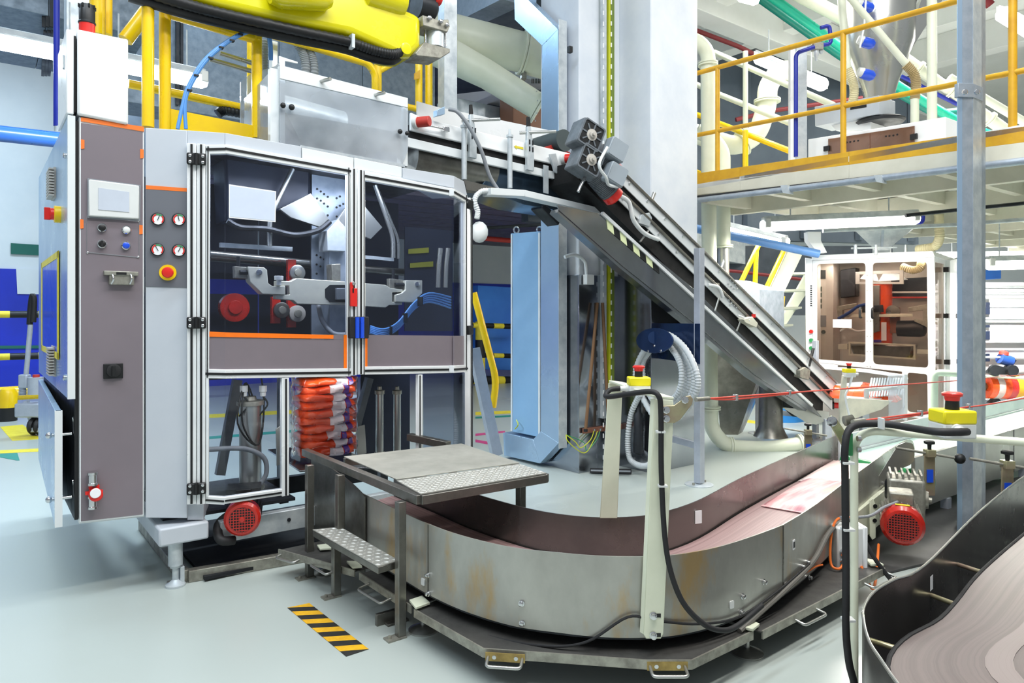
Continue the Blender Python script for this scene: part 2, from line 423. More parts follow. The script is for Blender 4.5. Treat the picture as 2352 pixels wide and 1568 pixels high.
def band_mat(name, c1, c2, axis, freq):  # two-colour bands
    m, nt, b = nodes(name); L = nt.links.new
    g = N(nt, 'ShaderNodeTexCoord'); w_ = N(nt, 'ShaderNodeTexWave', wave_type='BANDS', bands_direction=axis, wave_profile='SAW'); w_.inputs['Scale'].default_value = freq; w_.inputs['Distortion'].default_value = 0
    L(g.outputs['Object'], w_.inputs['Vector']); r = N(nt, 'ShaderNodeValToRGB'); r.color_ramp.interpolation = 'CONSTANT'; r.color_ramp.elements[0].color = lin(c1); r.color_ramp.elements[1].color = lin(c2); r.color_ramp.elements[1].position = .5
    L(w_.outputs['Fac'], r.inputs[0]); L(r.outputs[0], b.inputs['Base Color']); b.inputs['Roughness'].default_value = .5
def text(body, size, loc, rot, mat, parent=None, ext=.0008):
    c = bpy.data.curves.new('lettering', 'FONT'); c.body = body; c.size = size; c.extrude = ext; c.align_x = 'CENTER'; c.align_y = 'CENTER'
    c.materials.append(MAT[mat]); o = bpy.data.objects.new('lettering', c); COL.objects.link(o); o.location = loc; o.rotation_euler = rot
    if parent: o.parent = parent
    return o
# ================================================================== the hall
W0 = V((-9.5, 13.0, 0))                                   # back wall line, along A
mb = MB(); mb.abox(-22, 26, -6, 34, -.12, 0)
floor = struct('floor', mb, 'floor_epoxy', 'pale grey glossy epoxy factory floor')
wallp = Plane((W0.x, W0.y), (A.x, A.y))
mb = MB().prism([W0-A*14, W0+A*24, W0+A*24+B*.3, W0-A*14+B*.3], Z*8)
wb = struct('wall_back', mb, 'white_wall', 'white hall wall with a blue lower band')
mb = MB().prism([W0-A*14-B*.03, W0+A*24-B*.03, W0+A*24, W0-A*14], Z*2.42); sub(wb, 'blue_band', mb, 'blue_wall')
mb = MB().pp(wallp, [(25, 558), (135, 565), (135, 588), (25, 583)], -.04, .03); sub(wb, 'green_stripe', mb, 'green_stripe')
mb = MB().pp(wallp, [(37, 617), (135, 619), (135, 676), (40, 675)], -.05, .04); sub(wb, 'white_patch', mb, 'white_wall')
mb = MB().pp(wallp, [(-60, 794), (92, 793), (92, 800), (-60, 801)], -.05, .03); sub(wb, 'green_line', mb, 'green_stripe')
# right and far walls under and beyond the mezzanine
mb = MB().abox(3.5, 26, 19.5, 19.8, 0, 7.5); struct('wall_far', mb, 'white_wall', 'white far wall behind the mezzanine')
mb = MB().abox(20.5, 20.8, 2, 19.6, 0, 7.5); struct('wall_right', mb, 'white_wall', 'white side wall at the end of the hall')
mb = MB().prism([V((2.3, 8.4, 7.0)), V((20, 3.0, 7.0)), V((20, 19.6, 7.0)), V((-1, 19.6, 7.0)), V((.5, 9.2, 7.0))], Z*.2)
ce = struct('ceiling', mb, 'ceil_white', 'white beamed ceiling above the mezzanine')
for i, t in enumerate((0, 1.9, 3.8, 5.7, 7.6)):
    p = V((2.4, 9.0, 6.72))+A*t*1.0; mb = MB().bar(p-B*3, p+B*11, .32, .56); sub(ce, 'beam', mb, 'ceil_white', bev=.01)
for t in (1.5, 4.6):
    p = V((2.6, 8.8, 6.6))+B*t; mb = MB().bar(p-A*.5, p+A*14, .4, .78); sub(ce, 'beam', mb, 'ceil_white', bev=.01)
# low ceiling behind the packaging machine
mb = MB().prism([V((-4.2, 9.2, 3.5)), V((.9, 13.1, 3.5)), V((4.0, 23.0, 3.5)), V((-7.5, 15.0, 3.5))], Z*.15)
lc = struct('ceiling', mb, 'purple_grey', 'low grey ceiling of strips behind the packaging machine')
for k in range(9):
    p = V((-4.2, 9.4, 3.485))+B*k*.55+A*.2; mb = MB().bar(p, p+A*6.2, .46, .03); sub(lc, 'ceiling_strip', mb, 'purple_grey')
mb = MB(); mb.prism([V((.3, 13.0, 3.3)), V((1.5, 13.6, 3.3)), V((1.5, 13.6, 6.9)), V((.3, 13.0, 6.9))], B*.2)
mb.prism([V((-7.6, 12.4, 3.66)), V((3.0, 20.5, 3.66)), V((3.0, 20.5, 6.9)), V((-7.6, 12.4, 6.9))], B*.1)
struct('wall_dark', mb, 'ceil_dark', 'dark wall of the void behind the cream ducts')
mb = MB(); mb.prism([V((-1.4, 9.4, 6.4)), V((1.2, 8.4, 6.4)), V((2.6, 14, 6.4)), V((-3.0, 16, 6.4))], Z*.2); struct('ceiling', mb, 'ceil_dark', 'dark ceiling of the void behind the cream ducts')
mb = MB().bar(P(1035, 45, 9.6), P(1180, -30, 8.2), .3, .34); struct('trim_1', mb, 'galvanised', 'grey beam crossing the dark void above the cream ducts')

# galvanised ceiling plenum at upper left, hung over the fluorescent lamps
def galv_box(p0, p1, dep, z0, z1, lab):
    q = [p0, p1, p1+B*dep, p0+B*dep]; t = Thing('ceiling_plenum', lab, 'duct', V((p0.x, p0.y, z0)))
    n = max(2, int((p1-p0).length/1.15)); d = (p1-p0)/n
    for i in range(n):
        mb = MB().prism([p0+d*i+Z*z0, p0+d*(i+.995)+Z*z0, p0+d*(i+.995)+B*dep+Z*z0, p0+d*i+B*dep+Z*z0], Z*(z1-z0)); t.part('panel', mb, 'galv_wall', bev=.006)
    return t
p0 = P(-150, 0, 6.4); p0.z = 0; p1 = p0+A*1.75
t = galv_box(p0, p1, 1.9, 4.54, 7.0, 'grey galvanised plenum box at the top left above the lamps')
mb = MB()
for k in (0, .1, .2): mb.bar(P(100+k*90, -20, 6.95)+Z*0, P(100+k*90, 62, 6.95), .03, .03)
t.part('strut_channel', mb, 'dark_metal')
mb = MB()
for k in (0, .1, .2): mb.bar(P(104+k*90, 68, 7.0)-Z*.02, FL(45+k*60, 185, 4.52) if False else V((P(104+k*90, 68, 7.0).x-1.1, 8.6, 4.52)), .03, .03)
t.part('strut_channel', mb, 'dark_metal')
pl2 = Plane((P(150, 0, 7.6).x, 7.6), (A.x, A.y))
p0 = pl2.pt(150, 300); p0.z = 0; p1 = pl2.pt(1000, 300); p1.z = 0
t = galv_box(p0, p1, .6, 4.0, 7.2, 'grey galvanised panel wall behind the yellow safety rails')
mb = MB()
for u in (408, 418): mb.pb(pl2, (u, -30), (u, 240), -.06, .03, .05)
t.part('strut_channel', mb, 'dark_metal')
# ---- concrete pillars, clad in steel below
C1 = V((.671, 7.0, 0)); C2 = V((1.39, 7.0, 0))
mb = MB().prism([C1, C1+A*.66, C1+A*.66+B*.6, C1+B*.6], Z*7.2); s1 = struct('pillar_1', mb, 'concrete_white', 'white concrete pillar with yellow and green earthing strips', .012)
hz = 1.98
mb = MB().prism([C1-A*.03-B*.03, C1+A*.69-B*.03, C1+A*.69+B*.63, C1-A*.03+B*.63], Z*hz); sub(s1, 'steel_cladding', mb, 'steel_mirror', bev=.004)
mb = MB().prism([C2, C2+A*.74, C2+A*.74+B*.7, C2+B*.7], Z*7.2)
c = C2+A*.74; mb.prism([c+Z*5.0, c+A*.55+Z*5.75, c+A*.55+Z*7.2, c+Z*7.2], B*.7)
s2 = struct('pillar_2', mb, 'concrete_white', 'broad white concrete pillar with a flared corbel beside the mezzanine', .012)
mb = MB().prism([C2-A*.02-B*.02, C2+A*.76-B*.02, C2+A*.76+B*.72, C2+B*.72-A*.02], Z*2.15); sub(s2, 'steel_cladding', mb, 'steel_mirror', bev=.004)
# perforated channels, earthing cable and the broom handles along the pillar
plP = Plane((C1.x, C1.y), (A.x, A.y))
for (u, wd, mat, nm) in ((1386, .05, 'galv_bright', 'perforated_channel'), (1397, .03, 'earth_green', 'earthing_cable'), (1404, .05, 'olive_green', 'perforated_channel')):
    a, b = plP.pt(u, -40, -.05), plP.pt(u, 960, -.05)
    mb = MB().bar(a, V((a.x, a.y, b.z)), wd, .04, B); o = sub(s1, nm, mb, mat)
mb = MB(); mb2 = MB()
for k in range(46):
    for u, m_ in ((1386, mb), (1404, mb2)):
        p = plP.pt(u, -20, -.075); p.z -= k*.11; m_.box(p, A*.006, B*.003, Z*.022)
sub(s1, 'channel_slots', mb, 'white_sheet', kind='stuff'); sub(s1, 'channel_slots', mb2, 'white_sheet', kind='stuff')
mb = MB().box(plP.pt(1309, 114, -.03), A*.02, B*.02, Z*.03); sub(s1, 'wall_switch', mb, 'black')
pts = [plP.pt(1297, 590, -.06), plP.pt(1320, 585, -.08), plP.pt(1343, 600, -.08), plP.pt(1347, 632, -.06)]
mb = MB().tube(cr(pts), .018, 10); sub(s1, 'conduit', mb, 'pale_grey')
mb = MB().box(plP.pt(1352, 642, -.07), A*.05, B*.03, Z*.05); sub(s1, 'socket', mb, 'light_plastic', bev=.004)

# ---- floor markings
def mark(name, pix, mat, lab, cat='floor marking', group=None):
    mb = MB().prism([FL(u, v, .001) for u, v in pix], Z*.002); return single(name, mb, mat, lab, cat, group)
mark('floor_line', [(0, 980), (52, 975), (95, 1008), (28, 1012)], 'tape_yellow', 'short yellow floor stripe beside the striped bollard')
mark('floor_line', [(0, 1034), (150, 1027), (150, 1034), (0, 1041)], 'tape_yellow', 'long thin yellow floor line left of the control cabinet')
mark('floor_line', [(0, 1042), (40, 1040), (45, 1057), (38, 1057), (0, 1050)], 'tape_green', 'green painted arrow head on the floor at the left')
mark('floor_line', [(470, 952), (700, 940), (700, 948), (470, 960)], 'tape_yellow', 'yellow floor line seen through the lower left machine window')
mark('floor_line', [(470, 1003), (700, 985), (700, 990), (470, 1009)], 'tape_green', 'green floor line seen through the lower left machine window')
mark('floor_line', [(1092, 946), (1175, 943), (1175, 949), (1092, 953)], 'tape_yellow', 'yellow floor line behind the grey strut')
mark('floor_line', [(1092, 957), (1175, 953), (1175, 957), (1092, 961)], 'tape_green', 'thin green floor line behind the grey strut')
mark('floor_line', [(1092, 996), (1160, 989), (1160, 993), (1092, 1001)], 'tape_magenta', 'upper magenta floor stripe behind the grey strut')
mark('floor_line', [(1092, 1009), (1130, 1016), (1130, 1022), (1092, 1015)], 'tape_magenta', 'lower magenta floor stripe behind the grey strut')
mark('floor_line', [(1690, 960), (1745, 968), (1745, 974), (1690, 966)], 'tape_yellow', 'yellow floor line behind the cream duct bend')
# hazard tape in front of the steps
L0, L1, R0, R1 = FL(660, 1396, 0), FL(795, 1508, 0), FL(710, 1385, 0), FL(847, 1491, 0)
t = Thing('hazard_tape', 'yellow and black striped tape stuck on the floor before the steps', 'floor marking', (L0+R1)/2)
n = 11
cuts = [i/n for i in range(n+1)]
def lp(f, sd):
    f = min(max(f, 0), 1); return (L0.lerp(L1, f) if sd == 0 else R0.lerp(R1, f))+Z*.0012
for i in range(-1, n):
    a, b = i/n, (i+1)/n; k = .075
    q = [lp(a+k*0, 0), lp(b, 0), lp(b+k*1.25, 1), lp(a+k*1.25, 1)]
    if (q[0]-q[1]).length < 1e-4 and (q[2]-q[3]).length < 1e-4: continue
    mb = MB().prism(q, Z*.0012); t.part('stripe', mb, 'hazard_yellow' if i % 2 else 'hazard_black')

# ---- fluorescent lamps
def lamp(p, q, r, mat, lab, power=0, col=COOL, group='fluorescent lamps', wide=.09, hang=.35):
    t = Thing('fluorescent_lamp', lab, 'lamp', (p+q)/2, group); d = (q-p).normalized()
    sd = d.cross(Z).normalized()
    mb = MB().prism([p-sd*wide+Z*.03, p+sd*wide+Z*.03, p+sd*wide*.6+Z*.1, p-sd*wide*.6+Z*.1], q-p); t.part('housing', mb, 'galv_bright', bev=.01)
    pr = [p-d*.0]; mb = MB().tube([p-d*.02, p+d*.02, q-d*.02, q+d*.02], [r*.7, r, r, r*.7], 14); t.part('diffuser', mb, mat)
    for f in (.18, .82):
        c = p.lerp(q, f); mb = MB().cyl(c+Z*.09, c+Z*(.09+hang), .008, 6); t.part('hanger', mb, 'galv_bright')
    for f in (.02, .98):
        c = p.lerp(q, f); mb = MB().box(c+Z*.02, d*.03, sd*wide*1.02, Z*.05); t.part('end_cap', mb, 'light_plastic', bev=.008)
    if power:
        c = (p+q)/2-Z*(r+.03); l = area('lamp_light', c, (q-p).length, .12, power, col, math.atan2(d.y, d.x)); l.parent = t.o; l.location = c-t.base
    return t
LP = Plane((P(475, 0, 6.6).x, 6.6), (A.x, A.y))
lamp(LP.pt(-60, 82), LP.pt(205, 133), .075, 'tube_cool', 'glowing fluorescent lamp at the far upper left above the blue pipe', 60, COOL)
lamp(LP.pt(225, 137), LP.pt(470, 186), .075, 'tube_cool', 'glowing fluorescent lamp behind the yellow posts and white box', 60, COOL)
# ================================================================== control cabinet of the packaging machine
MP = Plane((-1.903, 4.1), (A.x, A.y))                      # front of the machine frame
CO = V((-2.115, 4.03, 0)); CP = Plane((CO.x, CO.y), (A.x, A.y))  # front of the control panel
t = Thing('control_cabinet', 'tall control cabinet with mauve front panel, screen and push buttons', 'cabinet', CP.pt(181, 1203)+V((0, 0, 0)))
fl, fr = CP.pt(181, 700), CP.pt(332, 700)
zb0, zt0 = CP.pt(181, 1203).z, CP.pt(181, 268).z; zb1, zt1 = CP.pt(332, 1187).z, CP.pt(332, 294).z
def q4(u0, u1, vt0, vt1, vb0, vb1, off, th, pl=CP): return MB().pp(pl, [(u0, vt0), (u1, vt1), (u1, vb1), (u0, vb0)], off, th)
t.part('body', q4(181, 332, 268, 294, 1203, 1187, 0.022, 2.1), 'pale_grey', bev=.004)
t.part('front_panel', q4(183, 330, 270, 294, 1200, 1184, .0, .022), 'white_paint', bev=.002)
t.part('front_skin', q4(186, 328, 282, 303, 1197, 1181, -.003, .004), 'mauve')
t.part('orange_band', q4(186, 331, 269, 291, 278, 302, -.006, .006), 'orange', 'orange band along the top')
for (u, v) in ((190, 331), (326, 353), (188, 514), (324, 527)):
    mb = MB().pp(CP, [(u-4, v-11), (u+4, v-10), (u+4, v+10), (u-4, v+11)], -.006, .004); t.part('orange_mark', mb, 'orange')
# screen
fr_ = t.part('screen_bezel', q4(204, 320, 411, 426, 496, 503, -.03, .03), 'light_plastic', bev=.006)
mb = MB().frame([CP.pt(u, v, -.012) for u, v in ((201, 409), (323, 425), (322, 507), (201, 500))], [CP.pt(u, v, -.012) for u, v in ((204, 411), (320, 427), (319, 503), (204, 496))], B*.012); t.part('gasket', mb, 'grey_plastic')
t.part('display', q4(226, 297, 431, 441, 481, 487, -.033, .004), 'screen', under=fr_)
mb = MB().frame([CP.pt(u, v, -.006) for u, v in ((199, 495), (320, 507), (320, 592), (199, 580))], [CP.pt(u, v, -.006) for u, v in ((200, 497), (319, 509), (319, 590), (200, 578))], B*.006); t.part('button_plate_edge', mb, 'chrome')
for (u, v) in ((203, 495), (318, 508), (201, 580), (317, 590)):
    mb = MB().lathe(CP.pt(u, v, -.001), -B, [(0, .006), (.006, .006), (.008, .003)], 8); t.part('screw', mb, 'chrome')
for (u, v, m) in ((234, 523, 'black'), (290, 528, 'light_plastic'), (234, 560, 'black'), (289, 564, 'blue_plastic')):
    o = t.part('push_button', MB().lathe(CP.pt(u, v, 0), -B, [(0, .024), (.012, .024), (.016, .02)], 20), 'chrome')
    t.part('button_cap', MB().lathe(CP.pt(u, v, -.012), -B, [(0, .018), (.014, .018), (.017, .014)], 20), m, under=o)
    if v == 560: t.part('selector_grip', MB().box(CP.pt(u, v, -.035), A*.005, B*.012, Z*.018), 'black', under=o)
# connector socket row
o = t.part('connector_flange', MB().box(CP.pt(278, 628, -.02), A*.085, B*.02, Z*.012), 'cast_alu', bev=.003)
t.part('connector_body', MB().box(CP.pt(279, 642, -.018), A*.062, B*.018, Z*.03), 'cast_alu', bev=.004, under=o)
for u in (258, 300): t.part('latch', MB().tube(cr([CP.pt(u, 630, -.04), CP.pt(u+3, 640, -.055), CP.pt(u-2, 652, -.04)], 4), .005, 8), 'chrome', under=o)
t.part('contact_row', MB().box(CP.pt(279, 628, -.042), A*.025, B*.003, Z*.007), 'black', under=o)
# rotary isolator
o = t.part('isolator_plate', MB().box(CP.pt(260, 852, -.008), A*.048, B*.008, Z*.042), 'black', bev=.003)
t.part('isolator_dial', MB().lathe(CP.pt(261, 851, -.014), -B, [(0, .038), (.014, .036), (.016, .03)], 24), 'rubber', under=o)
t.part('isolator_grip', MB().box(CP.pt(261, 852, -.036), A*.008, B*.012, Z*.028), 'black', under=o)
# red air valve on two silver ports
o = t.part('air_valve', MB().lathe(CP.pt(216, 1130, 0), -B, [(0, .03), (.05, .034), (.085, .034), (.09, .03)], 24), 'red_plastic', bev=.002)
mb = MB()
for a in range(0, 360, 60): mb.box(CP.pt(216, 1130, -.03)+A*.034*math.cos(math.radians(a))+Z*.034*math.sin(math.radians(a)), A*.008, B*.012, Z*.008)
t.part('valve_lugs', mb, 'red_plastic', under=o)
t.part('valve_cover', MB().lathe(CP.pt(219, 1132, -.085), -B, [(0, .026), (.01, .026), (.012, .024)], 24), 'white_sheet', under=o)
for v0, v1 in ((1086, 1112), (1142, 1164)):
    c = CP.pt(213, (v0+v1)/2, -.035); t.part('valve_port', MB().lathe(c-Z*.035, Z, [(0, .026), (.012, .026), (.014, .022), (.055, .022), (.058, .026), (.07, .026)], 20), 'chrome', under=o)
# left-hand side: grey edge strip and steel doors
SP = Plane((fl.x-.0, fl.y), (B.x, B.y))
sl = CP.pt(181, 700); sl.z = 0
def side(s0, s1, z0, z1, o0, o1): # box on the cabinet's side, s back from the front, o outwards
    p = sl; return MB().prism([p+B*s0-A*o0+Z*z0, p+B*s1-A*o0+Z*z0, p+B*s1-A*o1+Z*z0, p+B*s0-A*o1+Z*z0], Z*(z1-z0))
t.part('door_gasket', side(.02, 2.15, zb0+.02, zt0-.02, .0, .018), 'black')
d = t.part('side_door', side(.0, 2.2, 1.13, zt0-.0, .018, .05), 'steel_blue', 'polished steel side door', bev=.004)
t.part('door_edge', side(-.006, .03, 1.13, zt0, .017, .052), 'pale_grey', under=d)
# blue window framed in yellow tape, vents, locks on the door
def sq(s0, s1, z0, z1, o=.052, th=.004): return side(s0, s1, z0, z1, o, o+th)
t.part('blue_sheet', sq(.5, 1.75, 1.34, 1.95), 'blue_plastic', 'blue sheet framed in yellow tape', under=d)
mb = MB()
for a in ((.46, .54, 1.32, 1.97), (1.72, 1.8, 1.32, 1.97), (.46, 1.8, 1.32, 1.36), (.46, 1.8, 1.93, 1.97)):
    x = sq(*a, .055, .004); mb.add(x.v, x.f)
t.part('tape_frame', mb, 'tape_yellow', under=d)
for z0 in (2.32, 1.2):
    o = t.part('vent', sq(.72, .9, z0, z0+.19, .05, .012), 'beige', under=d)
    mb = MB()
    for k in range(10): x = sq(.70, .92, z0+.008+k*.018, z0+.018+k*.018, .06, .028); mb.add(x.v, x.f)
    t.part('vent_louvres', mb, 'beige', under=d, kind='stuff')
c = sl+B*.42-A*.05+Z*2.18
o = t.part('main_switch', MB().lathe(c, -A, [(0, .05), (.03, .05), (.034, .045)], 24), 'yellow', under=d)
t.part('switch_knob', MB().lathe(c-A*.03, -A, [(0, .035), (.02, .035), (.024, .03)], 20), 'red_plastic', under=d)
t.part('switch_grip', MB().box(c-A*.065, A*.016, B*.01, Z*.036), 'red_plastic', under=d, bev=.003)
for z in (2.47, 1.24): t.part('door_lock', MB().lathe(sl+B*.1-A*.05+Z*z, -A, [(0, .016), (.012, .016), (.016, .01)], 12), 'chrome', under=d)
# lower door, left ajar
hp = sl+B*2.2-A*.02; ang = math.radians(1.5); dd = (-B*math.cos(ang)-A*math.sin(ang)); nn = (A*math.cos(ang)-B*math.sin(ang))
mb = MB().prism([hp, hp+dd*2.2, hp+dd*2.2-nn*.032, hp-nn*.032], Z*(1.07-zb0)); mb.v = [p+Z*zb0 for p in mb.v]
d2 = t.part('side_door', mb, 'steel_blue', 'polished steel lower side door standing ajar', bev=.004)
e = hp+dd*2.17
mb = MB().prism([e-nn*.033+dd*.0, e+dd*.034-nn*.033, e+dd*.034+nn*.002, e+nn*.002], Z*(1.07-zb0)); mb.v = [p+Z*zb0 for p in mb.v]; t.part('door_edge', mb, 'pale_grey', under=d2)
for z in (.93, .58):
    c = hp+dd*2.12+Z*z
    t.part('latch_bolt', MB().lathe(c-nn*.05, nn, [(0, .012), (.02, .012), (.03, .009), (.1, .009)], 12), 'chrome', under=d2)
    t.part('latch_lever', MB().tube([c+nn*.06, c+nn*.06+Z*.06-dd*.01, c+nn*.055+Z*.09], .005, 8), 'chrome', under=d2)
    t.part('latch_knob', MB().ball(c-nn*.055, .018, 10), 'chrome', under=d2)
# ---- white junction box above with its beacon
BP = Plane((CO.x, CO.y), (A.x, A.y))
t2 = Thing('junction_box', 'white steel junction box mounted on top of the control cabinet', 'electrical box', CP.pt(178, 266))
bl, br = CP.pt(178, 200, -.02), CP.pt(295, 200, -.02)
t2.part('front_cover', MB().pp(CP, [(178, 66), (295, 90), (295, 286), (178, 263)], -.02, .03), 'white_paint', bev=.012)
t2.part('box_body', MB().pp(CP, [(178, 66), (295, 90), (295, 286), (178, 263)], .016, .5), 'white_paint', bev=.01)
b0 = V((bl.x, bl.y, 0)); z0, z1 = CP.pt(178, 262, -.02).z, CP.pt(178, 68, -.02).z
mb = MB().prism([b0-A*.05+B*.02, b0-A*.015+B*.02, b0-A*.015+B*.5, b0-A*.05+B*.5], Z*(z1-z0)); mb.v = [p+Z*z0 for p in mb.v]; d = t2.part('side_cover', mb, 'white_paint', bev=.006)
t2.part('seal', MB().prism([b0-A*.016+B*.05+Z*(z0+.02), b0+B*.05+Z*(z0+.02), b0+B*.45+Z*(z0+.02), b0-A*.016+B*.45+Z*(z0+.02)], Z*(z1-z0-.04)), 'black')
c = b0-A*.05+B*.14; c.z = (z0+z1)/2+.08; t2.part('cover_lock', MB().box(c, A*.008, B*.02, Z*.035), 'galv_bright', under=d)
bp = CP.pt(200, 66, .07); bp = V((bp.x, bp.y, z1+.012))
t3 = Thing('beacon', 'black and red signal beacon standing on the white junction box', 'signal lamp', bp)
t3.part('red_lens', MB().lathe(bp, Z, [(0, .04), (.06, .04)], 20), 'red_plastic')
t3.part('cap', MB().lathe(bp+Z*.06, Z, [(0, .044), (.01, .044), (.012, .04), (.1, .04), (.105, .037)], 20), 'black', bev=.003)
mb = MB()
for a in range(0, 360, 45): mb.box(bp+Z*.155+V((math.cos(math.radians(a)), math.sin(math.radians(a)), 0))*.04, X*.004, YY*.004, Z*.01)
t3.part('cap_ribs', mb, 'black')
# ================================================================== packaging machine
GP = Plane((CO.x, CO.y), (.949, .315))                     # angled front with the gauges
FO = GP.pt(517, 700); FO.z = 0; FP = Plane((FO.x, FO.y), (A.x, A.y))   # main front with the doors
RO = FP.pt(1043, 700); RO.z = 0; RP = Plane((RO.x, RO.y), (.3, .954))  # angled end at the far side
base = FP.pt(517, 1200); base.z = 0
t = Thing('packaging_machine', 'large grey packaging machine with two glazed doors and aluminium frame', 'packaging machine', base)
# casing: left column, top band, base slab
mb = MB().pp(GP, [(334, 293), (430, 299), (430, 1190), (334, 1189)], 0, .5); t.part('side_column', mb, 'grey_paint', bev=.004)
mb = MB().pp(GP, [(430, 299), (516, 305), (516, 341), (430, 332)], 0, .06); t.part('top_casing', mb, 'grey_paint', bev=.003)
mb = MB().pp(GP, [(430, 1158), (468, 1158), (468, 1194), (430, 1194)], .03, .3); t.part('lower_casing', mb, 'grey_paint', bev=.003)
mb = MB().pp(FP, [(517, 305), (692, 336), (692, 367), (517, 341)], 0, .06); t.part('top_casing', mb, 'grey_paint', bev=.003)
mb = MB().pp(FP, [(694, 339), (812, 362), (812, 387), (694, 368)], -.004, .06); t.part('top_casing', mb, 'pale_grey', bev=.003)
mb = MB().pp(FP, [(814, 362), (923, 383), (923, 407), (814, 387)], -.004, .06); t.part('top_casing', mb, 'pale_grey', bev=.003)
mb = MB().pp(FP, [(925, 385), (1044, 404), (1044, 432), (925, 408)], 0, .06); t.part('top_casing', mb, 'grey_paint', bev=.003)
mb = MB().pp(RP, [(1043, 404), (1066, 416), (1074, 452), (1043, 432)], .0, .3); t.part('top_casing', mb, 'grey_paint', bev=.003)
mb = MB().pp(FP, [(500, 313), (1040, 408), (1040, 416), (500, 321)], .06, 1.1); t.part('roof', mb, 'dark_metal')
mb = MB().pp(GP, [(335, 425), (429, 432), (429, 440), (335, 434)], -.004, .006); t.part('orange_band', mb, 'orange', 'orange band above the gauges')
mb = MB().pp(GP, [(335, 434), (429, 440), (429, 661), (335, 658)], -.003, .005); t.part('gauge_panel', mb, 'slate', bev=.001)
# gauges
def disc_on(pl, u, v, off, r, th, n=28): return MB().lathe(pl.pt(u, v, off), -pl.n, [(0, r), (th, r)], n)
for (u, v, a) in ((363, 503, 20), (411, 504, -12), (362, 573, -30), (411, 575, 25)):
    o = t.part('pressure_gauge', MB().lathe(GP.pt(u, v, 0), -GP.n, [(0, .036), (.01, .037), (.016, .036), (.018, .031)], 32), 'black', 'round pressure gauge with red and green scale')
    t.part('gauge_face', disc_on(GP, u, v, -.017, .031, .002, 32), 'white_sheet', under=o)
    c = GP.pt(u, v, -.0205)
    def ring(a0, a1, mat, nm):
        ou = arc(c, GP.d, Z, .0305, a0, a1, 14); inn = arc(c, GP.d, Z, .0235, a0, a1, 14)[::-1]
        t.part(nm, MB().prism(ou+inn, -GP.n*.001), mat, under=o)
    ring(110, 225, 'red_plastic', 'red_scale'); ring(-45, 40, 'red_plastic', 'red_scale'); ring(40, 110, 'green', 'green_scale')
    dr = GP.d*math.sin(math.radians(a))+Z*math.cos(math.radians(a))
    t.part('needle', MB().bar(c-dr*.008-GP.n*.002, c+dr*.022-GP.n*.002, .0035, .0015, GP.n), 'black', under=o)
o = t.part('emergency_stop', disc_on(GP, 386, 626, 0, .046, .012), 'yellow', 'red mushroom emergency stop on a yellow collar')
t.part('stop_stem', MB().lathe(GP.pt(386, 626, -.012), -GP.n, [(0, .02), (.03, .018)], 20), 'chrome', under=o)
t.part('stop_button', MB().lathe(GP.pt(386, 626, -.04), -GP.n, [(0, .024), (.006, .031), (.022, .031), (.028, .026), (.031, .012)], 28), 'red_plastic', under=o)
# ---- aluminium frame profiles: bar with black slots
def profile(name, pl, a, b, wd, off, dp=.045, slots=1, under=None, sub_of=None):
    o = t.part(name, MB().pb(pl, a, b, off, wd, dp), 'alu', bev=.003, under=under)
    p, q = pl.pt(*a, off), pl.pt(*b, off); d = (q-p).normalized(); sd = pl.n.cross(d).normalized()
    for k in range(slots):
        f = (k+1)/(slots+1)-.5
        m = MB().bar(p+sd*wd*f*1.15-pl.n*.0015+d*.004, q+sd*wd*f*1.15-pl.n*.0015-d*.004, .006, wd*.24 if slots == 1 else wd*.13, sd)
        t.part('slot', m, 'black', under=o if under is None else under)
    return o
profile('frame_post', GP, (440, 329), (440, 1158), .05, -.035, .05)
profile('frame_post', GP, (462, 330), (462, 1158), .045, -.035, .05)
profile('frame_post', RP, (1083, 455), (1083, 1040), .06, -.02, .05, 2)
def door(rails, posts, panes, lab):
    d0 = MB(); a, b, pl, wd = rails[0]
    d = t.part('door', MB().pb(pl, a, b, -.03, wd, .04), 'alu', lab, bev=.003)
    def slot(pl, a, b, wd):
        p, q = pl.pt(*a, -.03), pl.pt(*b, -.03); sd = pl.n.cross((q-p).normalized())
        t.part('slot', MB().bar(p-pl.n*.0015, q-pl.n*.0015, .006, wd*.26, sd), 'black', under=d)
    slot(pl, a, b, wd)
    for a, b, pl, wd in rails[1:]+posts: t.part('door_rail', MB().pb(pl, a, b, -.03, wd, .04), 'alu', under=d, bev=.003); slot(pl, a, b, wd)
    for pl, pix, mat, nm, off, th in panes: t.part(nm, MB().pp(pl, pix, off, th), mat, under=d)
    return d
w1, w2, w3 = .054, .054, .04
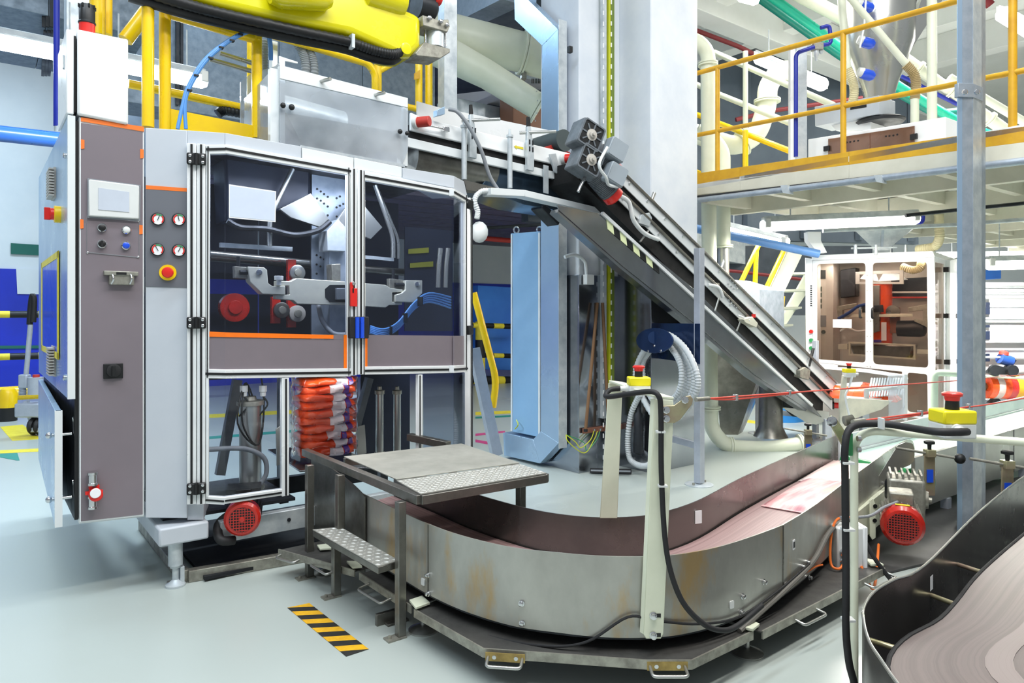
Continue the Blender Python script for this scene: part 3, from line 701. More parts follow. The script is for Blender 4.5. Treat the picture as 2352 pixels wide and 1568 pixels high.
dl = door([((517, 341), (806, 393), FP, w1), ((474, 343), (518, 342), GP, w1), ((517, 859), (806, 855), FP, w2), ((472, 858), (518, 859), GP, w2)],
     [((478, 336), (476, 867), GP, .02), ((801, 385), (801, 862), FP, .018)],
     [(FP, [(517, 349), (799, 400), (799, 768), (517, 763)], 'door_pane', 'pane', -.012, .004), (GP, [(481, 350), (517, 349), (517, 763), (478, 762)], 'door_pane', 'pane', -.012, .004),
      (FP, [(517, 774), (790, 780), (790, 848), (517, 850)], 'mauve', 'kick_panel', -.016, .008), (GP, [(475, 774), (517, 774), (517, 850), (474, 849)], 'mauve', 'kick_panel', -.016, .008),
      (FP, [(517, 763), (766, 769), (766, 778), (517, 774)], 'orange_vivid', 'orange_edge', -.02, .01), (GP, [(475, 761), (517, 763), (517, 774), (475, 773)], 'orange_vivid', 'orange_edge', -.02, .01),
      (FP, [(766, 769), (790, 769), (790, 780), (766, 779)], 'mauve', 'kick_panel', -.016, .008), (FP, [(790, 769), (799, 769), (799, 847), (790, 847)], 'orange_vivid', 'orange_edge', -.02, .01),
      (FP, [(526, 423), (634, 439), (633, 510), (526, 500)], 'white_sheet', 'paper_sheet', -.018, .002), (FP, [(528, 426), (632, 441), (631, 507), (528, 497)], 'pale_sheet', 'sheet_print', -.0195, .002)], 'glazed left door with a blank sheet taped inside')
dr_ = door([((838, 404), (1046, 442), FP, w1), ((1043, 441), (1074, 459), RP, w1), ((838, 851), (1046, 848), FP, w2), ((1043, 848), (1074, 846), RP, w2)],
     [((836, 392), (836, 860), FP, .018), ((1071, 448), (1071, 850), RP, .03)],
     [(FP, [(840, 412), (1043, 450), (1043, 771), (840, 769)], 'door_pane', 'pane', -.012, .004), (RP, [(1043, 450), (1068, 466), (1068, 771), (1043, 771)], 'door_pane', 'pane', -.012, .004),
      (FP, [(844, 769), (1043, 771), (1043, 841), (844, 843)], 'mauve', 'kick_panel', -.016, .008), (RP, [(1043, 771), (1067, 771), (1067, 840), (1043, 841)], 'mauve', 'kick_panel', -.016, .008),
      (FP, [(838, 769), (844, 769), (844, 843), (838, 843)], 'orange_vivid', 'orange_edge', -.02, .01)], 'glazed right door with mauve kick panel')
profile('frame_post', FP, (813, 386), (813, 862), .042, -.035, .05)
profile('frame_post', FP, (829, 389), (829, 860), .042, -.035, .05)
# hinges
for v in (365, 741, 1122):
    o = t.part('hinge', MB().box(GP.pt(451, v, -.045), GP.d*.052, GP.n*.012, Z*.034), 'black', bev=.008)
    t.part('hinge_pin', MB().cyl(GP.pt(451, v, -.058)-Z*.034, GP.pt(451, v, -.058)+Z*.034, .011, 12), 'black', under=o)
    for dx in (-.034, .034):
        for dz in (-.018, .018): t.part('screw', MB().lathe(GP.pt(451, v, -.057)+GP.d*dx+Z*dz, -GP.n, [(0, .009), (.003, .009), (.005, .006)], 12), 'chrome', under=o)
for v in (470, 758): t.part('hinge', MB().box(RP.pt(1079, v, -.03), RP.d*.05, RP.n*.014, Z*.035), 'black', bev=.006)
# handles and the red safety switch
for u, s in ((816, -1), (838, 1)):
    o = t.part('door_handle', MB().pp(FP, [(u-12, 727), (u+10, 727), (u+10, 777), (u-12, 777)], -.075, .04), 'rubber', bev=.006)
    t.part('handle_grip', MB().tube([FP.pt(u+(5 if s < 0 else -6), 728, -.08), FP.pt(u+(5 if s < 0 else -6), 776, -.08)], .014, 14), 'blue_plastic', 'glossy blue grip', under=o)
o = t.part('safety_switch', MB().pp(FP, [(806, 648), (812, 648), (812, 662), (821, 662), (821, 704), (806, 703)], -.055, .02), 'red_plastic', bev=.003)
t.part('switch_slot', MB().pp(FP, [(810, 662), (813, 662), (813, 672), (810, 672)], -.058, .004), 'black', under=o)
t.part('switch_bolt', MB().lathe(FP.pt(812, 651, -.055), -FP.n, [(0, .012), (.008, .012), (.01, .008)], 14), 'chrome', under=o)
# lower glazing left, opening for the bags, lower glazing right
ld = t.part('lower_frame', MB().pb(FP, (514, 1150), (650, 1130), -.03, .04, .04), 'alu', 'lower left glazed frame', bev=.003)
for a, b, pl, wd in (((472, 1148), (517, 1151), GP, .044), ((656, 868), (656, 1139), FP, .045), ((476, 868), (476, 1150), GP, .015)):
    t.part('rail', MB().pb(pl, a, b, -.03, wd, .04), 'alu', under=ld, bev=.003)
for a, b, pl in (((472, 1148), (515, 1151), GP), ((517, 1150), (647, 1131), FP), ((657, 870), (657, 1138), FP)):
    p, q = pl.pt(*a, -.032), pl.pt(*b, -.032); t.part('slot', MB().bar(p, q, .006, .01, pl.n.cross((q-p).normalized())), 'black', under=ld)
t.part('pane', MB().pp(FP, [(517, 868), (647, 868), (647, 1122), (517, 1141)], -.012, .004), 'acrylic', under=ld)
t.part('pane', MB().pp(GP, [(478, 868), (517, 868), (517, 1141), (478, 1139)], -.012, .004), 'acrylic', under=ld)
rd = t.part('lower_frame', MB().pb(FP, (966, 860), (966, 1060), -.03, .035, .04), 'alu', 'lower right glazed frame', bev=.003)
t.part('slot', MB().pb(FP, (965, 862), (965, 1058), -.0315, .009, .006), 'black', under=rd)
t.part('pane', MB().pp(FP, [(973, 858), (1043, 856), (1043, 1060), (973, 1060)], -.012, .004), 'door_pane', under=rd)
t.part('pane', MB().pp(RP, [(1043, 856), (1068, 856), (1068, 1060), (1043, 1060)], -.012, .004), 'door_pane', under=rd)
# base slab, foot, floor rail and chassis beam
c0 = P(365, 1217, 3.98); c0.z = 0
mb = MB().prism([c0+Z*.262, c0+A*.27+Z*.262, c0+A*.27+B*.15+Z*.262, c0+B*1.7-A*.0+Z*.262], Z*.105); t.part('base_slab', mb, 'grey_paint', bev=.012)
mb = MB().prism([FP.at(.0, .1, .2), FP.at(1.5, .1, .2), FP.at(1.5, .16, .2), FP.at(0, .16, .2)], Z*.13); t.part('chassis_beam', mb, 'galv_bright', bev=.004)
mb = MB().prism([FP.at(.0, 1.0, .2), FP.at(1.5, 1.0, .2), FP.at(1.5, 1.06, .2), FP.at(0, 1.06, .2)], Z*.13); t.part('chassis_beam', mb, 'dark_metal', bev=.004)
g = P(403, 1335, 4.1); g.z = 0
o = t.part('foot', MB().lathe(g, Z, [(0, .055), (.012, .055), (.02, .04), (.04, .018), (.11, .018), (.11, .03), (.125, .03), (.125, .04), (.27, .04)], 20), 'galv_bright')
p, q = FL(432, 1335), FL(705, 1287); p, q = V((p.x, p.y, .035)), V((q.x, q.y, .035))
t.part('floor_rail', MB().bar(p, q, .06, .07), 'cast_alu', bev=.004)
t.part('floor_rail', MB().bar(p-A*.02, p-A*.02+B*1.3, .06, .07), 'cast_alu', bev=.004)
t.part('rail_plate', MB().box(p-A*.04+Z*.02, A*.012, B*.045, Z*.055), 'galv_bright', bev=.003)
t.part('rail_bracket', MB().box(p-A*.07-Z*.025, A*.04, B*.035, Z*.008), 'cast_alu', bev=.002)
for s, u in ((0, 530), (1, 640)): t.part('beam_bolt', MB().lathe(FP.at(.42+s*.22, .1, .27), -B, [(0, .012), (.008, .012)], 10), 'dark_metal')
# rear frame and dark inner back panel
for s_, n_ in ((-.2, 1.15), (.75, 1.15), (1.62, 1.15)):
    t.part('rear_post', MB().box(FP.at(s_, n_, 1.25), A*.035, B*.035, Z*1.15), 'dark_metal')
mb = MB().prism([FP.at(.55, 1.1, 1.2), FP.at(1.75, 1.1, 1.2), FP.at(1.75, 1.1, 2.55), FP.at(.55, 1.1, 2.55)], B*.01); t.part('back_panel', mb, 'royal_dark')
mb = MB().prism([FP.at(-.7, 1.1, 1.85), FP.at(.54, 1.1, 1.85), FP.at(.54, 1.1, 2.55), FP.at(-.7, 1.1, 2.55)], B*.01); t.part('back_panel', mb, 'royal_dark')
mb = MB().prism([FP.at(-.7, 1.1, 1.2), FP.at(.54, 1.1, 1.2), FP.at(.54, 1.1, 1.74), FP.at(-.7, 1.1, 1.74)], B*.01); t.part('back_panel', mb, 'royal_dark')
mb = MB().prism([FP.at(-.1, .06, .012), FP.at(1.3, .06, .012), FP.at(1.3, 1.25, .012), FP.at(-.1, 1.25, .012)], Z*.02); t.part('drip_pan', mb, 'void')
mb = MB().prism([FP.at(1.3, .9, .35), FP.at(1.75, .9, .35), FP.at(1.75, .9, 1.25), FP.at(1.3, .9, 1.25)], B*.01); t.part('back_panel', mb, 'royal_dark')
mb = MB().prism([FP.at(-.1, .05, 1.20), FP.at(1.55, .05, 1.20), FP.at(1.55, 1.0, 1.20), FP.at(-.1, 1.0, 1.20)], Z*.03); t.part('inner_deck', mb, 'dark_metal')
mb = MB().prism([FP.at(-.3, .2, .36), FP.at(.5, .2, .36), FP.at(.5, 1.0, .36), FP.at(-.3, 1.0, .36)], Z*.02); t.part('inner_floor', mb, 'dark_metal')
t.part('added_fill_strip', MB().pb(FP, (560, 348), (1030, 428), .05, .02, .05), 'tube_cool', 'added glowing fill strip under the roof')  # made-up glowing strip, added to brighten the mechanism behind the doors
lq = FP.pt(790, 400, .1); l = area('added_fill_light', lq, 1.3, .08, 26, NEUT, RA, (0, 0)); l.parent = t.o; l.location = lq-t.base  # unseen fill light, added together with the strip
lq = FP.at(.5, .1, 1.17); l = area('added_fill_light', lq, 1.2, .08, 3.5, NEUT, RA); l.parent = t.o; l.location = lq-t.base  # fill light added below the inner deck to brighten the bag stack
MACH = t
# ---- red fan motor under the machine
c = P(556, 1193, 4.2); ax = V((.30, -.95, -.02)).normalized()
t = Thing('electric_motor', 'red electric motor with round grille under the packaging machine', 'motor', c-Z*.1)
R_ = .105
t.part('fan_cover', MB().lathe(c+ax*.0, -ax, [(-.002, R_*.55), (0, R_*.86), (.018, R_), (.085, R_), (.09, R_*.97)], 32), 'red_motor', bev=.002)
mb = MB()
for k in range(-4, 5):
    h = math.sqrt(max(0, (R_*.68)**2-(k*.016)**2)); r1 = ax.cross(Z).normalized(); r2 = Z
    mb.bar(c+ax*.004+r1*k*.016-r2*h, c+ax*.004+r1*k*.016+r2*h, .004, .005, ax); mb.bar(c+ax*.004+r2*k*.016-r1*h, c+ax*.004+r2*k*.016+r1*h, .004, .005, ax)
t.part('fan_grille', mb, 'red_motor')
t.part('grille_recess', MB().lathe(c+ax*.0025, ax, [(0, R_*.7), (.0015, R_*.7)], 28), 'black')
t.part('grille_hub', MB().lathe(c+ax*.004, ax, [(0, .016), (.006, .014)], 12), 'red_motor')
t.part('motor_body', MB().lathe(c-ax*.09, -ax, [(0, R_*.9), (.2, R_*.9), (.21, R_*.7), (.26, R_*.5)], 24), 'black')
mb = MB()
for k in range(20):
    a = k*18; dv = ax.cross(Z).normalized()*math.cos(math.radians(a))+Z*math.sin(math.radians(a)); mb.box(c-ax*.19+dv*R_*.93, ax*.09, dv*.01, ax.cross(dv)*.003)
t.part('cooling_fins', mb, 'black')
t.part('terminal_box', MB().box(c-ax*.16+Z*.12, ax*.045, ax.cross(Z)*.045, Z*.03), 'black', bev=.005)
t.part('warning_label', MB().lathe(c-ax*.02, -ax, [(0, R_*1.006), (.03, R_*1.006)], 32) if False else MB().box(c-ax*.045+Z*(R_+.001)-ax.cross(Z)*.02, ax*.018, ax.cross(Z)*.03, Z*.0015), 'tape_yellow')
pts = [c-ax*.2-Z*.02+X*-.08, c-ax*.1+X*-.15-Z*.06, c+X*-.13-Z*.12, c+X*-.05-Z*.14+ax*-.05]
t.part('drain_hose', MB().tube(cr(pts), .028, 12), 'rubber')
t.part('motor_mount', MB().box(c-ax*.2+Z*.14, ax*.08, ax.cross(Z)*.1, Z*.012), 'dark_metal')
# ================================================================== mechanism behind the glass
def pp(pts, sc=2.613, o=(400, 300)): return [(o[0]+x/sc, o[1]+y/sc) for x, y in pts]
JO = .32
t = Thing('sealing_jaw', 'cream-grey sealing jaw bar with a claw at each end inside the packaging machine', 'machine arm', FP.pt(800, 690, JO))
bar_ = pp([(610, 985), (610, 1010), (715, 1018), (740, 1040), (1040, 1047), (1270, 1062), (1290, 1047), (1370, 1045), (1370, 1030), (1310, 1027), (1310, 970), (1372, 968), (1372, 952), (1300, 945), (1270, 925), (1000, 903), (735, 885), (700, 903), (615, 900), (615, 930), (690, 930), (695, 984)])
t.part('jaw_bar', MB().pp(FP, bar_, JO, .06), 'jaw', bev=.004)
t.part('claw', MB().pp(FP, pp([(443, 815), (540, 820), (558, 835), (565, 915), (590, 932), (668, 930), (668, 985), (530, 980), (455, 905)]), JO-.02, .09), 'jaw', bev=.004)
t.part('claw', MB().pp(FP, pp([(1390, 898), (1490, 898), (1490, 975), (1440, 1030), (1330, 1027), (1330, 985), (1365, 975), (1390, 955)]), JO-.02, .09), 'jaw', bev=.004)
t.part('slot_inset', MB().pp(FP, pp([(935, 925), (1030, 925), (1035, 1030), (935, 1028), (908, 1000), (906, 950)]), JO-.004, .01), 'dark_metal')
for x, y in ((510, 850), (1458, 922)): t.part('pivot_pin', MB().lathe(FP.pt(*pp([(x, y)])[0], JO-.02), -B, [(0, .02), (.006, .02), (.008, .016)], 20), 'chrome')
t.part('thumb_wheel', MB().lathe(FP.pt(*pp([(628, 900)])[0], JO-.02)-Z*.03, Z, [(0, .016), (.035, .016), (.035, .028), (.06, .03), (.062, .026)], 20), 'light_plastic')
for x, y in ((405, 850), (1335, 925)):
    o = t.part('clevis', MB().pp(FP, pp([(x-42, y-38), (x+40, y-30), (x+40, y+38), (x-40, y+34)]), JO+.02, .05), 'cast_alu', bev=.003)
    t.part('clevis_rod', MB().cyl(FP.pt(*pp([(x-10, y)])[0], JO+.01), FP.pt(*pp([(x+60, y)])[0], JO+.01), .016, 12), 'dark_metal', under=o)
    t.part('clevis_screw', MB().cyl(FP.pt(*pp([(x-20, y-95)])[0], JO+.04), FP.pt(*pp([(x-20, y-30)])[0], JO+.04), .012, 10), 'dark_metal', under=o)
t.part('centre_actuator', MB().pp(FP, pp([(975, 945), (1040, 945), (1040, 1015), (975, 1015)]), JO-.03, .05), 'motor_grey', bev=.004)
# perforated mounting plate with forming shoulder and tube
t = Thing('forming_set', 'bag forming plate with steel shoulder and square filling tube behind the doors', 'machine part', FP.pt(760, 850, .62))
t.part('mounting_plate', MB().pp(FP, [(716, 395), (830, 418), (830, 850), (716, 850)], .6, .02), 'galvanised', bev=.002)
mb = MB()
for x, y in ((858, 350), (880, 365), (900, 380), (922, 397), (858, 407), (880, 420), (900, 437), (922, 455), (975, 405), (995, 395), (975, 460), (995, 450), (1015, 440), (922, 508), (975, 515), (855, 747), (878, 760), (900, 772), (855, 803), (878, 815), (855, 858), (990, 778), (1010, 775)):
    mb.lathe(FP.pt(*pp([(x, y)])[0], .598), -B, [(0, .008), (.003, .008)], 10)
t.part('hole_pattern', mb, 'black', kind='stuff')
t.part('shoulder', MB().pp(FP, pp([(635, 470), (820, 375), (935, 540), (895, 585), (700, 520)]), .42, .03), 'steel', bev=.002)
t.part('shoulder', MB().pp(FP, pp([(1025, 465), (1100, 400), (1250, 580), (1180, 650), (1030, 590), (960, 570)]), .42, .03), 'steel', bev=.002)
t.part('shoulder_rim', MB().tube(cr([FP.pt(*p, .4) for p in pp([(320, 540), (400, 580), (560, 590), (720, 625), (860, 600), (935, 545)])], 5), .02, 8), 'dark_metal')
t.part('filling_tube', MB().pp(FP, pp([(920, 600), (985, 530), (1040, 590), (1040, 725), (920, 720)]), .38, .16), 'galv_bright', bev=.004)
t.part('filling_tube', MB().pp(FP, [(757, 575), (800, 578), (800, 850), (757, 850)], .44, .1), 'galvanised', bev=.003)
t.part('tube_clamp', MB().pp(FP, pp([(945, 800), (1000, 798), (1000, 900), (950, 900)]), .34, .1), 'cast_alu', bev=.005)
# film guide bars and hangers
t = Thing('film_guide', 'steel film guide bars hung on two bent rods behind the glass', 'machine part', FP.pt(600, 560, .5))
t.part('guide_bar', MB().pb(FP, (506, 562), (672, 572), .5, .03, .03), 'galv_bright')
t.part('guide_bar', MB().pb(FP, (840, 590), (905, 596), .5, .025, .03), 'galv_bright')
t.part('roller', MB().cyl(FP.pt(482, 582, .65), FP.pt(720, 604, .65), .022, 14), 'steel')
t.part('roller', MB().cyl(FP.pt(482, 590, .9), FP.pt(990, 630, .9), .03, 14), 'steel_dark')
t.part('hanger_rod', MB().tube(fillet([FP.pt(672, 388, .45), FP.pt(619, 500, .45), FP.pt(619, 565, .45)], .06), .018, 12), 'steel')
t.part('hanger_rod', MB().tube(fillet([FP.pt(862, 425, .45), FP.pt(903, 545, .45), FP.pt(903, 592, .45)], .06), .018, 12), 'steel')
t.part('hanger_rod', MB().tube(fillet([FP.pt(865, 430, .6), FP.pt(915, 550, .6), FP.pt(915, 594, .6)], .06), .014, 12), 'steel')
t.part('dark_hood', MB().pp(FP, pp([(300, 150), (820, 215), (820, 420), (640, 480), (320, 550)]), .55, .3), 'royal_dark', bev=.02)
# drive wheels, red discs
for (u, v, r, m, lab) in ((684, 626, .055, 'steel', 'upper grey drive wheel in a red bracket behind the glass'), (684, 720, .058, 'beige', 'lower pale drive wheel with holes behind the glass'), (540, 706, .1, 'red_motor', 'dark red motor disc at the left behind the glass'), (648, 712, .055, 'steel_dark', 'dark steel wheel beside the lower pale drive wheel')):
    o = .5 if r < .09 else .7; c = FP.pt(u, v, o)
    t = Thing('drive_wheel', lab, 'wheel', c-Z*r, 'drive wheels')
    t.part('rim', MB().lathe(c, -B, [(-.06, r*.9), (-.06, r), (0, r), (.004, r*.85)], 28), m)
    t.part('hub', MB().lathe(c-B*.004, -B, [(0, r*.5), (.012, r*.45), (.014, r*.2)], 20), 'cast_alu' if m != 'red_motor' else 'red_motor')
    if m != 'red_motor': t.part('bracket', MB().box(c+B*.05-A*.03, A*.03, B*.02, Z*r*1.7), 'red_motor', bev=.003)
# blue air hoses right, grey hose left
t = Thing('air_hose_bundle', 'bundle of blue air hoses tied together behind the right door', 'hose', FP.pt(900, 765, .2))
for k in range(5):
    z = k*.012-.02
    pts = [FP.pt(850, 758, .22+k*.008)+Z*z, FP.pt(882, 765, .22)+Z*z, FP.pt(915, 748, .24)+Z*z, FP.pt(950, 705, .26)+Z*z, FP.pt(985, 685, .3)+Z*z*1.4, FP.pt(1035, 697, .4)+Z*z*1.8]
    t.part('hose', MB().tube(cr(pts, 5), .008, 8), 'blue_hose')
for u, v in ((895, 760), (930, 730), (965, 692)): t.part('cable_tie', MB().box(FP.pt(u, v, .225), A*.004, B*.035, Z*.035), 'black')
mb = MB().tube(cr([FP.pt(730, 690, .5), FP.pt(740, 735, .4), FP.pt(765, 765, .35), FP.pt(797, 768, .3)], 6), .017, 10); single('grey_hose', mb, 'grey_plastic', 'grey hose hanging below the jaw bar behind the left door', 'hose')
# curved chute plates behind the right door
t = Thing('discharge_guide', 'two bent steel guide strips behind the right door', 'machine part', FP.pt(1015, 700, .6))
for du in (0, 17): t.part('guide_strip', MB().tube(cr([FP.pt(1012+du, 570, .55), FP.pt(1008+du, 610, .55), FP.pt(1006+du, 660, .55)], 4), .02, 8), 'steel')
t.part('yellow_label', MB().pp(FP, [(938, 572), (985, 568), (985, 580), (938, 583)], .7, .003), 'dim_yellow')
t.part('yellow_label', MB().pp(FP, [(942, 604), (995, 600), (995, 612), (942, 615)], .7, .003), 'dim_yellow')
t.part('back_plate', MB().pp(FP, [(930, 520), (1040, 530), (1040, 760), (930, 760)], .72, .01), 'royal_dark')
# lower section: air cylinders, struts, cables
for (u, v0, v1, r, o, lab) in ((575, 930, 1122, .07, .4, 'large steel air cylinder behind the lower left window'), (872, 905, 1045, .03, .5, 'slim steel guide column behind the bag stack opening'), (912, 905, 1045, .03, .5, 'slim steel column with a yellow scale beside the opening')):
    a, b = FP.pt(u, v1, o), FP.pt(u, v0, o); t = Thing('air_cylinder', lab, 'cylinder', a)
    t.part('barrel', MB().cyl(a, b, r, 20), 'steel'); t.part('head', MB().lathe(b, Z, [(0, r*1.25), (.03, r*1.25), (.032, r*.6), (.06, r*.5)], 20), 'cast_alu', bev=.003)
    t.part('foot_flange', MB().lathe(a, Z, [(0, r*1.3), (.025, r*1.3)], 20), 'cast_alu')
    if r > .05:
        for k, du in enumerate((-8, 8)): t.part('air_line', MB().tube(cr([b+Z*.04+A*.02*k, b+Z*.15-A*.05-B*.05, b-Z*.1-A*(.08+.03*k)-B*.1, b-Z*.25+A*.02-B*.1, b+Z*.02+A*.08-B*.03, b+Z*.3+A*.05], 6), .006, 6), 'black')
for (a, b, lab) in (((545, 872), (505, 1090), 'slanted grey strut behind the lower left window'), ((848, 868), (815, 990), 'dark slanted strut right of the orange bag stack')):
    mb = MB().bar(FP.pt(*a, .7), FP.pt(*b, .7), .06, .05); single('strut', mb, 'motor_grey', lab, 'strut')
mb = MB().tube(cr([FP.pt(478, 1032, .3), FP.pt(560, 1030, .3), FP.pt(605, 1050, .3), FP.pt(612, 1085, .3), FP.pt(598, 1110, .3)], 6), .016, 10); single('grey_hose', mb, 'grey_plastic', 'grey hose arching behind the lower left window', 'hose')
for (u, lab) in ((560, 'left cable gland hanging under the kick panel'), (604, 'right cable gland hanging under the kick panel')):
    c = FP.pt(u, 885, .35); t = Thing('cable_gland', lab, 'gland', c-Z*.05, 'cable glands'); t.part('nut', MB().lathe(c, -Z, [(0, .026), (.04, .026), (.045, .02), (.07, .018)], 8), 'light_plastic'); t.part('cable', MB().tube(cr([c-Z*.07, c-Z*.13+A*.03, c-Z*.2-A*.03]), .006, 6), 'black')
# guide flaps beside the bag stack
for pix, o, lab in (([(806, 985), (838, 975), (842, 1040), (808, 1052)], .35, 'bent steel flap right of the bag stack'), ([(634, 985), (648, 975), (648, 1065), (636, 1070)], .25, 'steel flap left of the bag stack')):
    mb = MB().pp(FP, pix, o, .012); single('guide_flap', mb, 'steel', lab, 'guide plate', bev=.002)
# discharge tray under the bags
q = [FP.at(.5, .12, .56), FP.at(1.15, .12, .5), FP.at(1.15, .75, .58), FP.at(.5, .75, .6)]
mb = MB().prism(q, Z*.012); single('discharge_tray', mb, 'steel_mirror', 'mirror steel tray beneath the orange bag stack', 'tray', bev=.002)
# ---- stack of orange bags in clear wrap
bl_, br2 = FP.pt(688, 1040, .3), FP.pt(800, 1040, .3); cx = (bl_+br2)/2; W_ = (br2-bl_).length
zt = FP.pt(745, 866, .3).z; zb = .625; nb = 10; hb = (zt-zb)/nb
rnd = random.Random(3)
wrap = MB()
t0 = Thing('wrap_film', 'clear film sleeve around the stack of orange bags', 'film', V((cx.x, cx.y, zb)))
for k in range(nb):
    zc = zb+hb*(k+.5); a = rnd.uniform(-.08, .08)+(.1 if k % 2 else -.1); ad = (A*math.cos(a)+B*math.sin(a)); bd = (-A*math.sin(a)+B*math.cos(a))
    c = V((cx.x, cx.y, zc))+A*rnd.uniform(-.012, .012); tb = Thing('folded_bag', ['orange folded bag at the bottom of the wrapped stack', 'second orange folded bag from the bottom of the stack', 'third orange folded bag from the bottom of the stack', 'fourth orange folded bag from the bottom of the stack', 'fifth orange folded bag from the bottom of the stack', 'fifth orange folded bag from the top of the stack', 'fourth orange folded bag from the top of the stack', 'third orange folded bag from the top of the stack', 'second orange folded bag from the top of the stack', 'orange folded bag at the top of the wrapped stack'][k], 'bag', c-Z*hb/2, 'orange bags in the wrapped stack')
    def pillow(s0, s1, grow, puff, mat, nm):
        m = MB(); nx, nz = 12, 6; D_ = .24
        vs = []; fs = []
        ring = []
        for i in range(nx+1):
            f = s0+(s1-s0)*i/nx; x = (f-.5)*W_
            prof = []
            e = 1-abs(2*f-1)**6
            for j in range(12):
                g = 2*math.pi*j/12; yy = math.copysign(abs(math.cos(g))**.6, math.cos(g))*(D_/2+grow)*(.86+.14*e); zz = math.copysign(abs(math.sin(g))**.7, math.sin(g))*(hb*.56+grow)*(.75+.25*e)
                zz += .007*math.sin(9*f+k*2.1+3*math.cos(g)); yy += .010*math.sin(14*f+k*1.7+4*g)
                vs.append(c+ad*x+bd*yy+Z*zz)
        for i in range(nx):
            for j in range(12): fs.append((i*12+j, i*12+(j+1) % 12, (i+1)*12+(j+1) % 12, (i+1)*12+j))
        fs += [tuple(range(12)), tuple(range(nx*12, nx*12+12))]
        m.add(vs, fs); tb.part(nm, m, mat, sharp=80)
    pillow(0, 1, 0, 0, 'orange_film', 'film'); sh = .04*math.sin(k*2.2)
    pillow(.52+sh, .78+sh, .004, 0, 'white_film', 'white_label'); pillow(.80+sh, .9+sh, .003, 0, 'violet_film', 'violet_print')
m = MB()
prof = []
ol = rrect(V((cx.x, cx.y, 0)), A, B, W_+.05, .31, .08, 5)
zs = [zb-.02+(zt+.02-zb)*i/16 for i in range(17)]
vs = []; fs = []; n = len(ol)
for i, z in enumerate(zs):
    for j, p in enumerate(ol):
        w_ = .006*math.sin(i*1.9+j*1.3); d = (p-V((cx.x, cx.y, 0))).normalized(); vs.append(p+d*w_+Z*z)
for i in range(16):
    for j in range(n): fs.append((i*n+j, i*n+(j+1) % n, (i+1)*n+(j+1) % n, (i+1)*n+j))
m.add(vs, fs); t0.part('sleeve', m, 'clear_bag', sharp=80)
# ================================================================== acrylic hopper on top of the machine
HO = .22
t = Thing('acrylic_hopper', 'clear acrylic hopper box framed in pale sheet metal on the machine roof', 'hopper', FP.pt(642, 328, HO))
def hp_(x, y): return (600+x/5.2275, 100+y/5.2275)
t.part('frame_post', MB().pp(FP, [(641, 150), (655, 153), (655, 330), (641, 328)], HO, .03), 'pale_grey', bev=.003)
t.part('frame_post', MB().pp(FP, [(925, 224), (937, 226), (937, 383), (925, 380)], HO, .03), 'pale_grey', bev=.003)
t.part('top_sheet', MB().pp(FP, [(643, 149), (937, 225), (937, 247), (643, 180)], HO-.004, .012), 'pale_grey', bev=.002)
t.part('corner_tab', MB().pp(FP, [(641, 128), (684, 142), (684, 146), (655, 140), (655, 154), (641, 150)], HO, .01), 'pale_grey', bev=.002)
t.part('front_pane', MB().pp(FP, [(643, 182), (937, 249), (937, 345), (923, 381), (643, 327)], HO-.012, .008), 'acrylic_hazy')
t.part('bottom_lip', MB().pp(FP, [(690, 333), (930, 378), (930, 384), (690, 339)], HO-.02, .03), 'galv_bright')
# back sheet and funnel
t.part('back_pane', MB().pp(FP, [(640, 170), (930, 240), (930, 360), (640, 310)], HO+.75, .008), 'acrylic_hazy')
a, b = FP.pt(655, 300, HO+.05), FP.pt(925, 300, HO+.05)
fn = MB(); zt, zb2 = 2.93, 2.62
s0, s1 = FP.sz(662, 300, HO)[0], FP.sz(918, 300, HO)[0]; sm = (s0+s1)/2
ring = lambda x0, x1, d0, d1, z: [FP.at(x0, d0, z), FP.at(x1, d0, z), FP.at(x1, d1, z), FP.at(x0, d1, z)]
r1, r2 = ring(s0, s1, HO+.04, HO+.7, zt), ring(sm-.16, sm+.16, HO+.2, HO+.5, zb2)
fn.add(r1+r2, [(0, 1, 5, 4), (1, 2, 6, 5), (2, 3, 7, 6), (3, 0, 4, 7)]); t.part('funnel', fn, 'galv_bright')
t.part('curved_sheet', MB().tube([FP.at(s0+.05, HO+.35, 3.02), FP.at(s1-.3, HO+.35, 2.98)], .12, 20), 'galv_bright')
# left side sheet and steel duct behind
sl2 = FP.sz(641, 300, HO)[0]
t.part('side_pane', MB().prism([FP.at(sl2, HO, 2.66), FP.at(sl2, HO+.75, 2.66), FP.at(sl2, HO+.75, 3.18), FP.at(sl2, HO, 3.24)], A*.008), 'acrylic_hazy')
t.part('side_sheet', MB().prism([FP.at(sl2-.05, HO+.02, 2.62), FP.at(sl2-.05, HO+.07, 2.62), FP.at(sl2-.05, HO+.07, 3.2), FP.at(sl2-.05, HO+.02, 3.2)], A*.05), 'pale_grey')
mb = MB().pp(FP, [(553, 188), (575, 170), (638, 150), (638, 318), (553, 305)], HO+.85, .02); t.part('side_guard', mb, 'acrylic_hazy')
for u, v, r in ((650, 242, .018), (919, 302, .018), (935, 306, .016), (670, 246, .02)):
    t.part('knob', MB().ball(FP.pt(u, v, HO-.04), r, 14), 'black')
for u, v in ((737, 187), (861, 218)): t.part('pin', MB().cyl(FP.pt(u, v, HO+.0), FP.pt(u, v, HO)-B*.09+A*.03, .012, 12), 'steel')
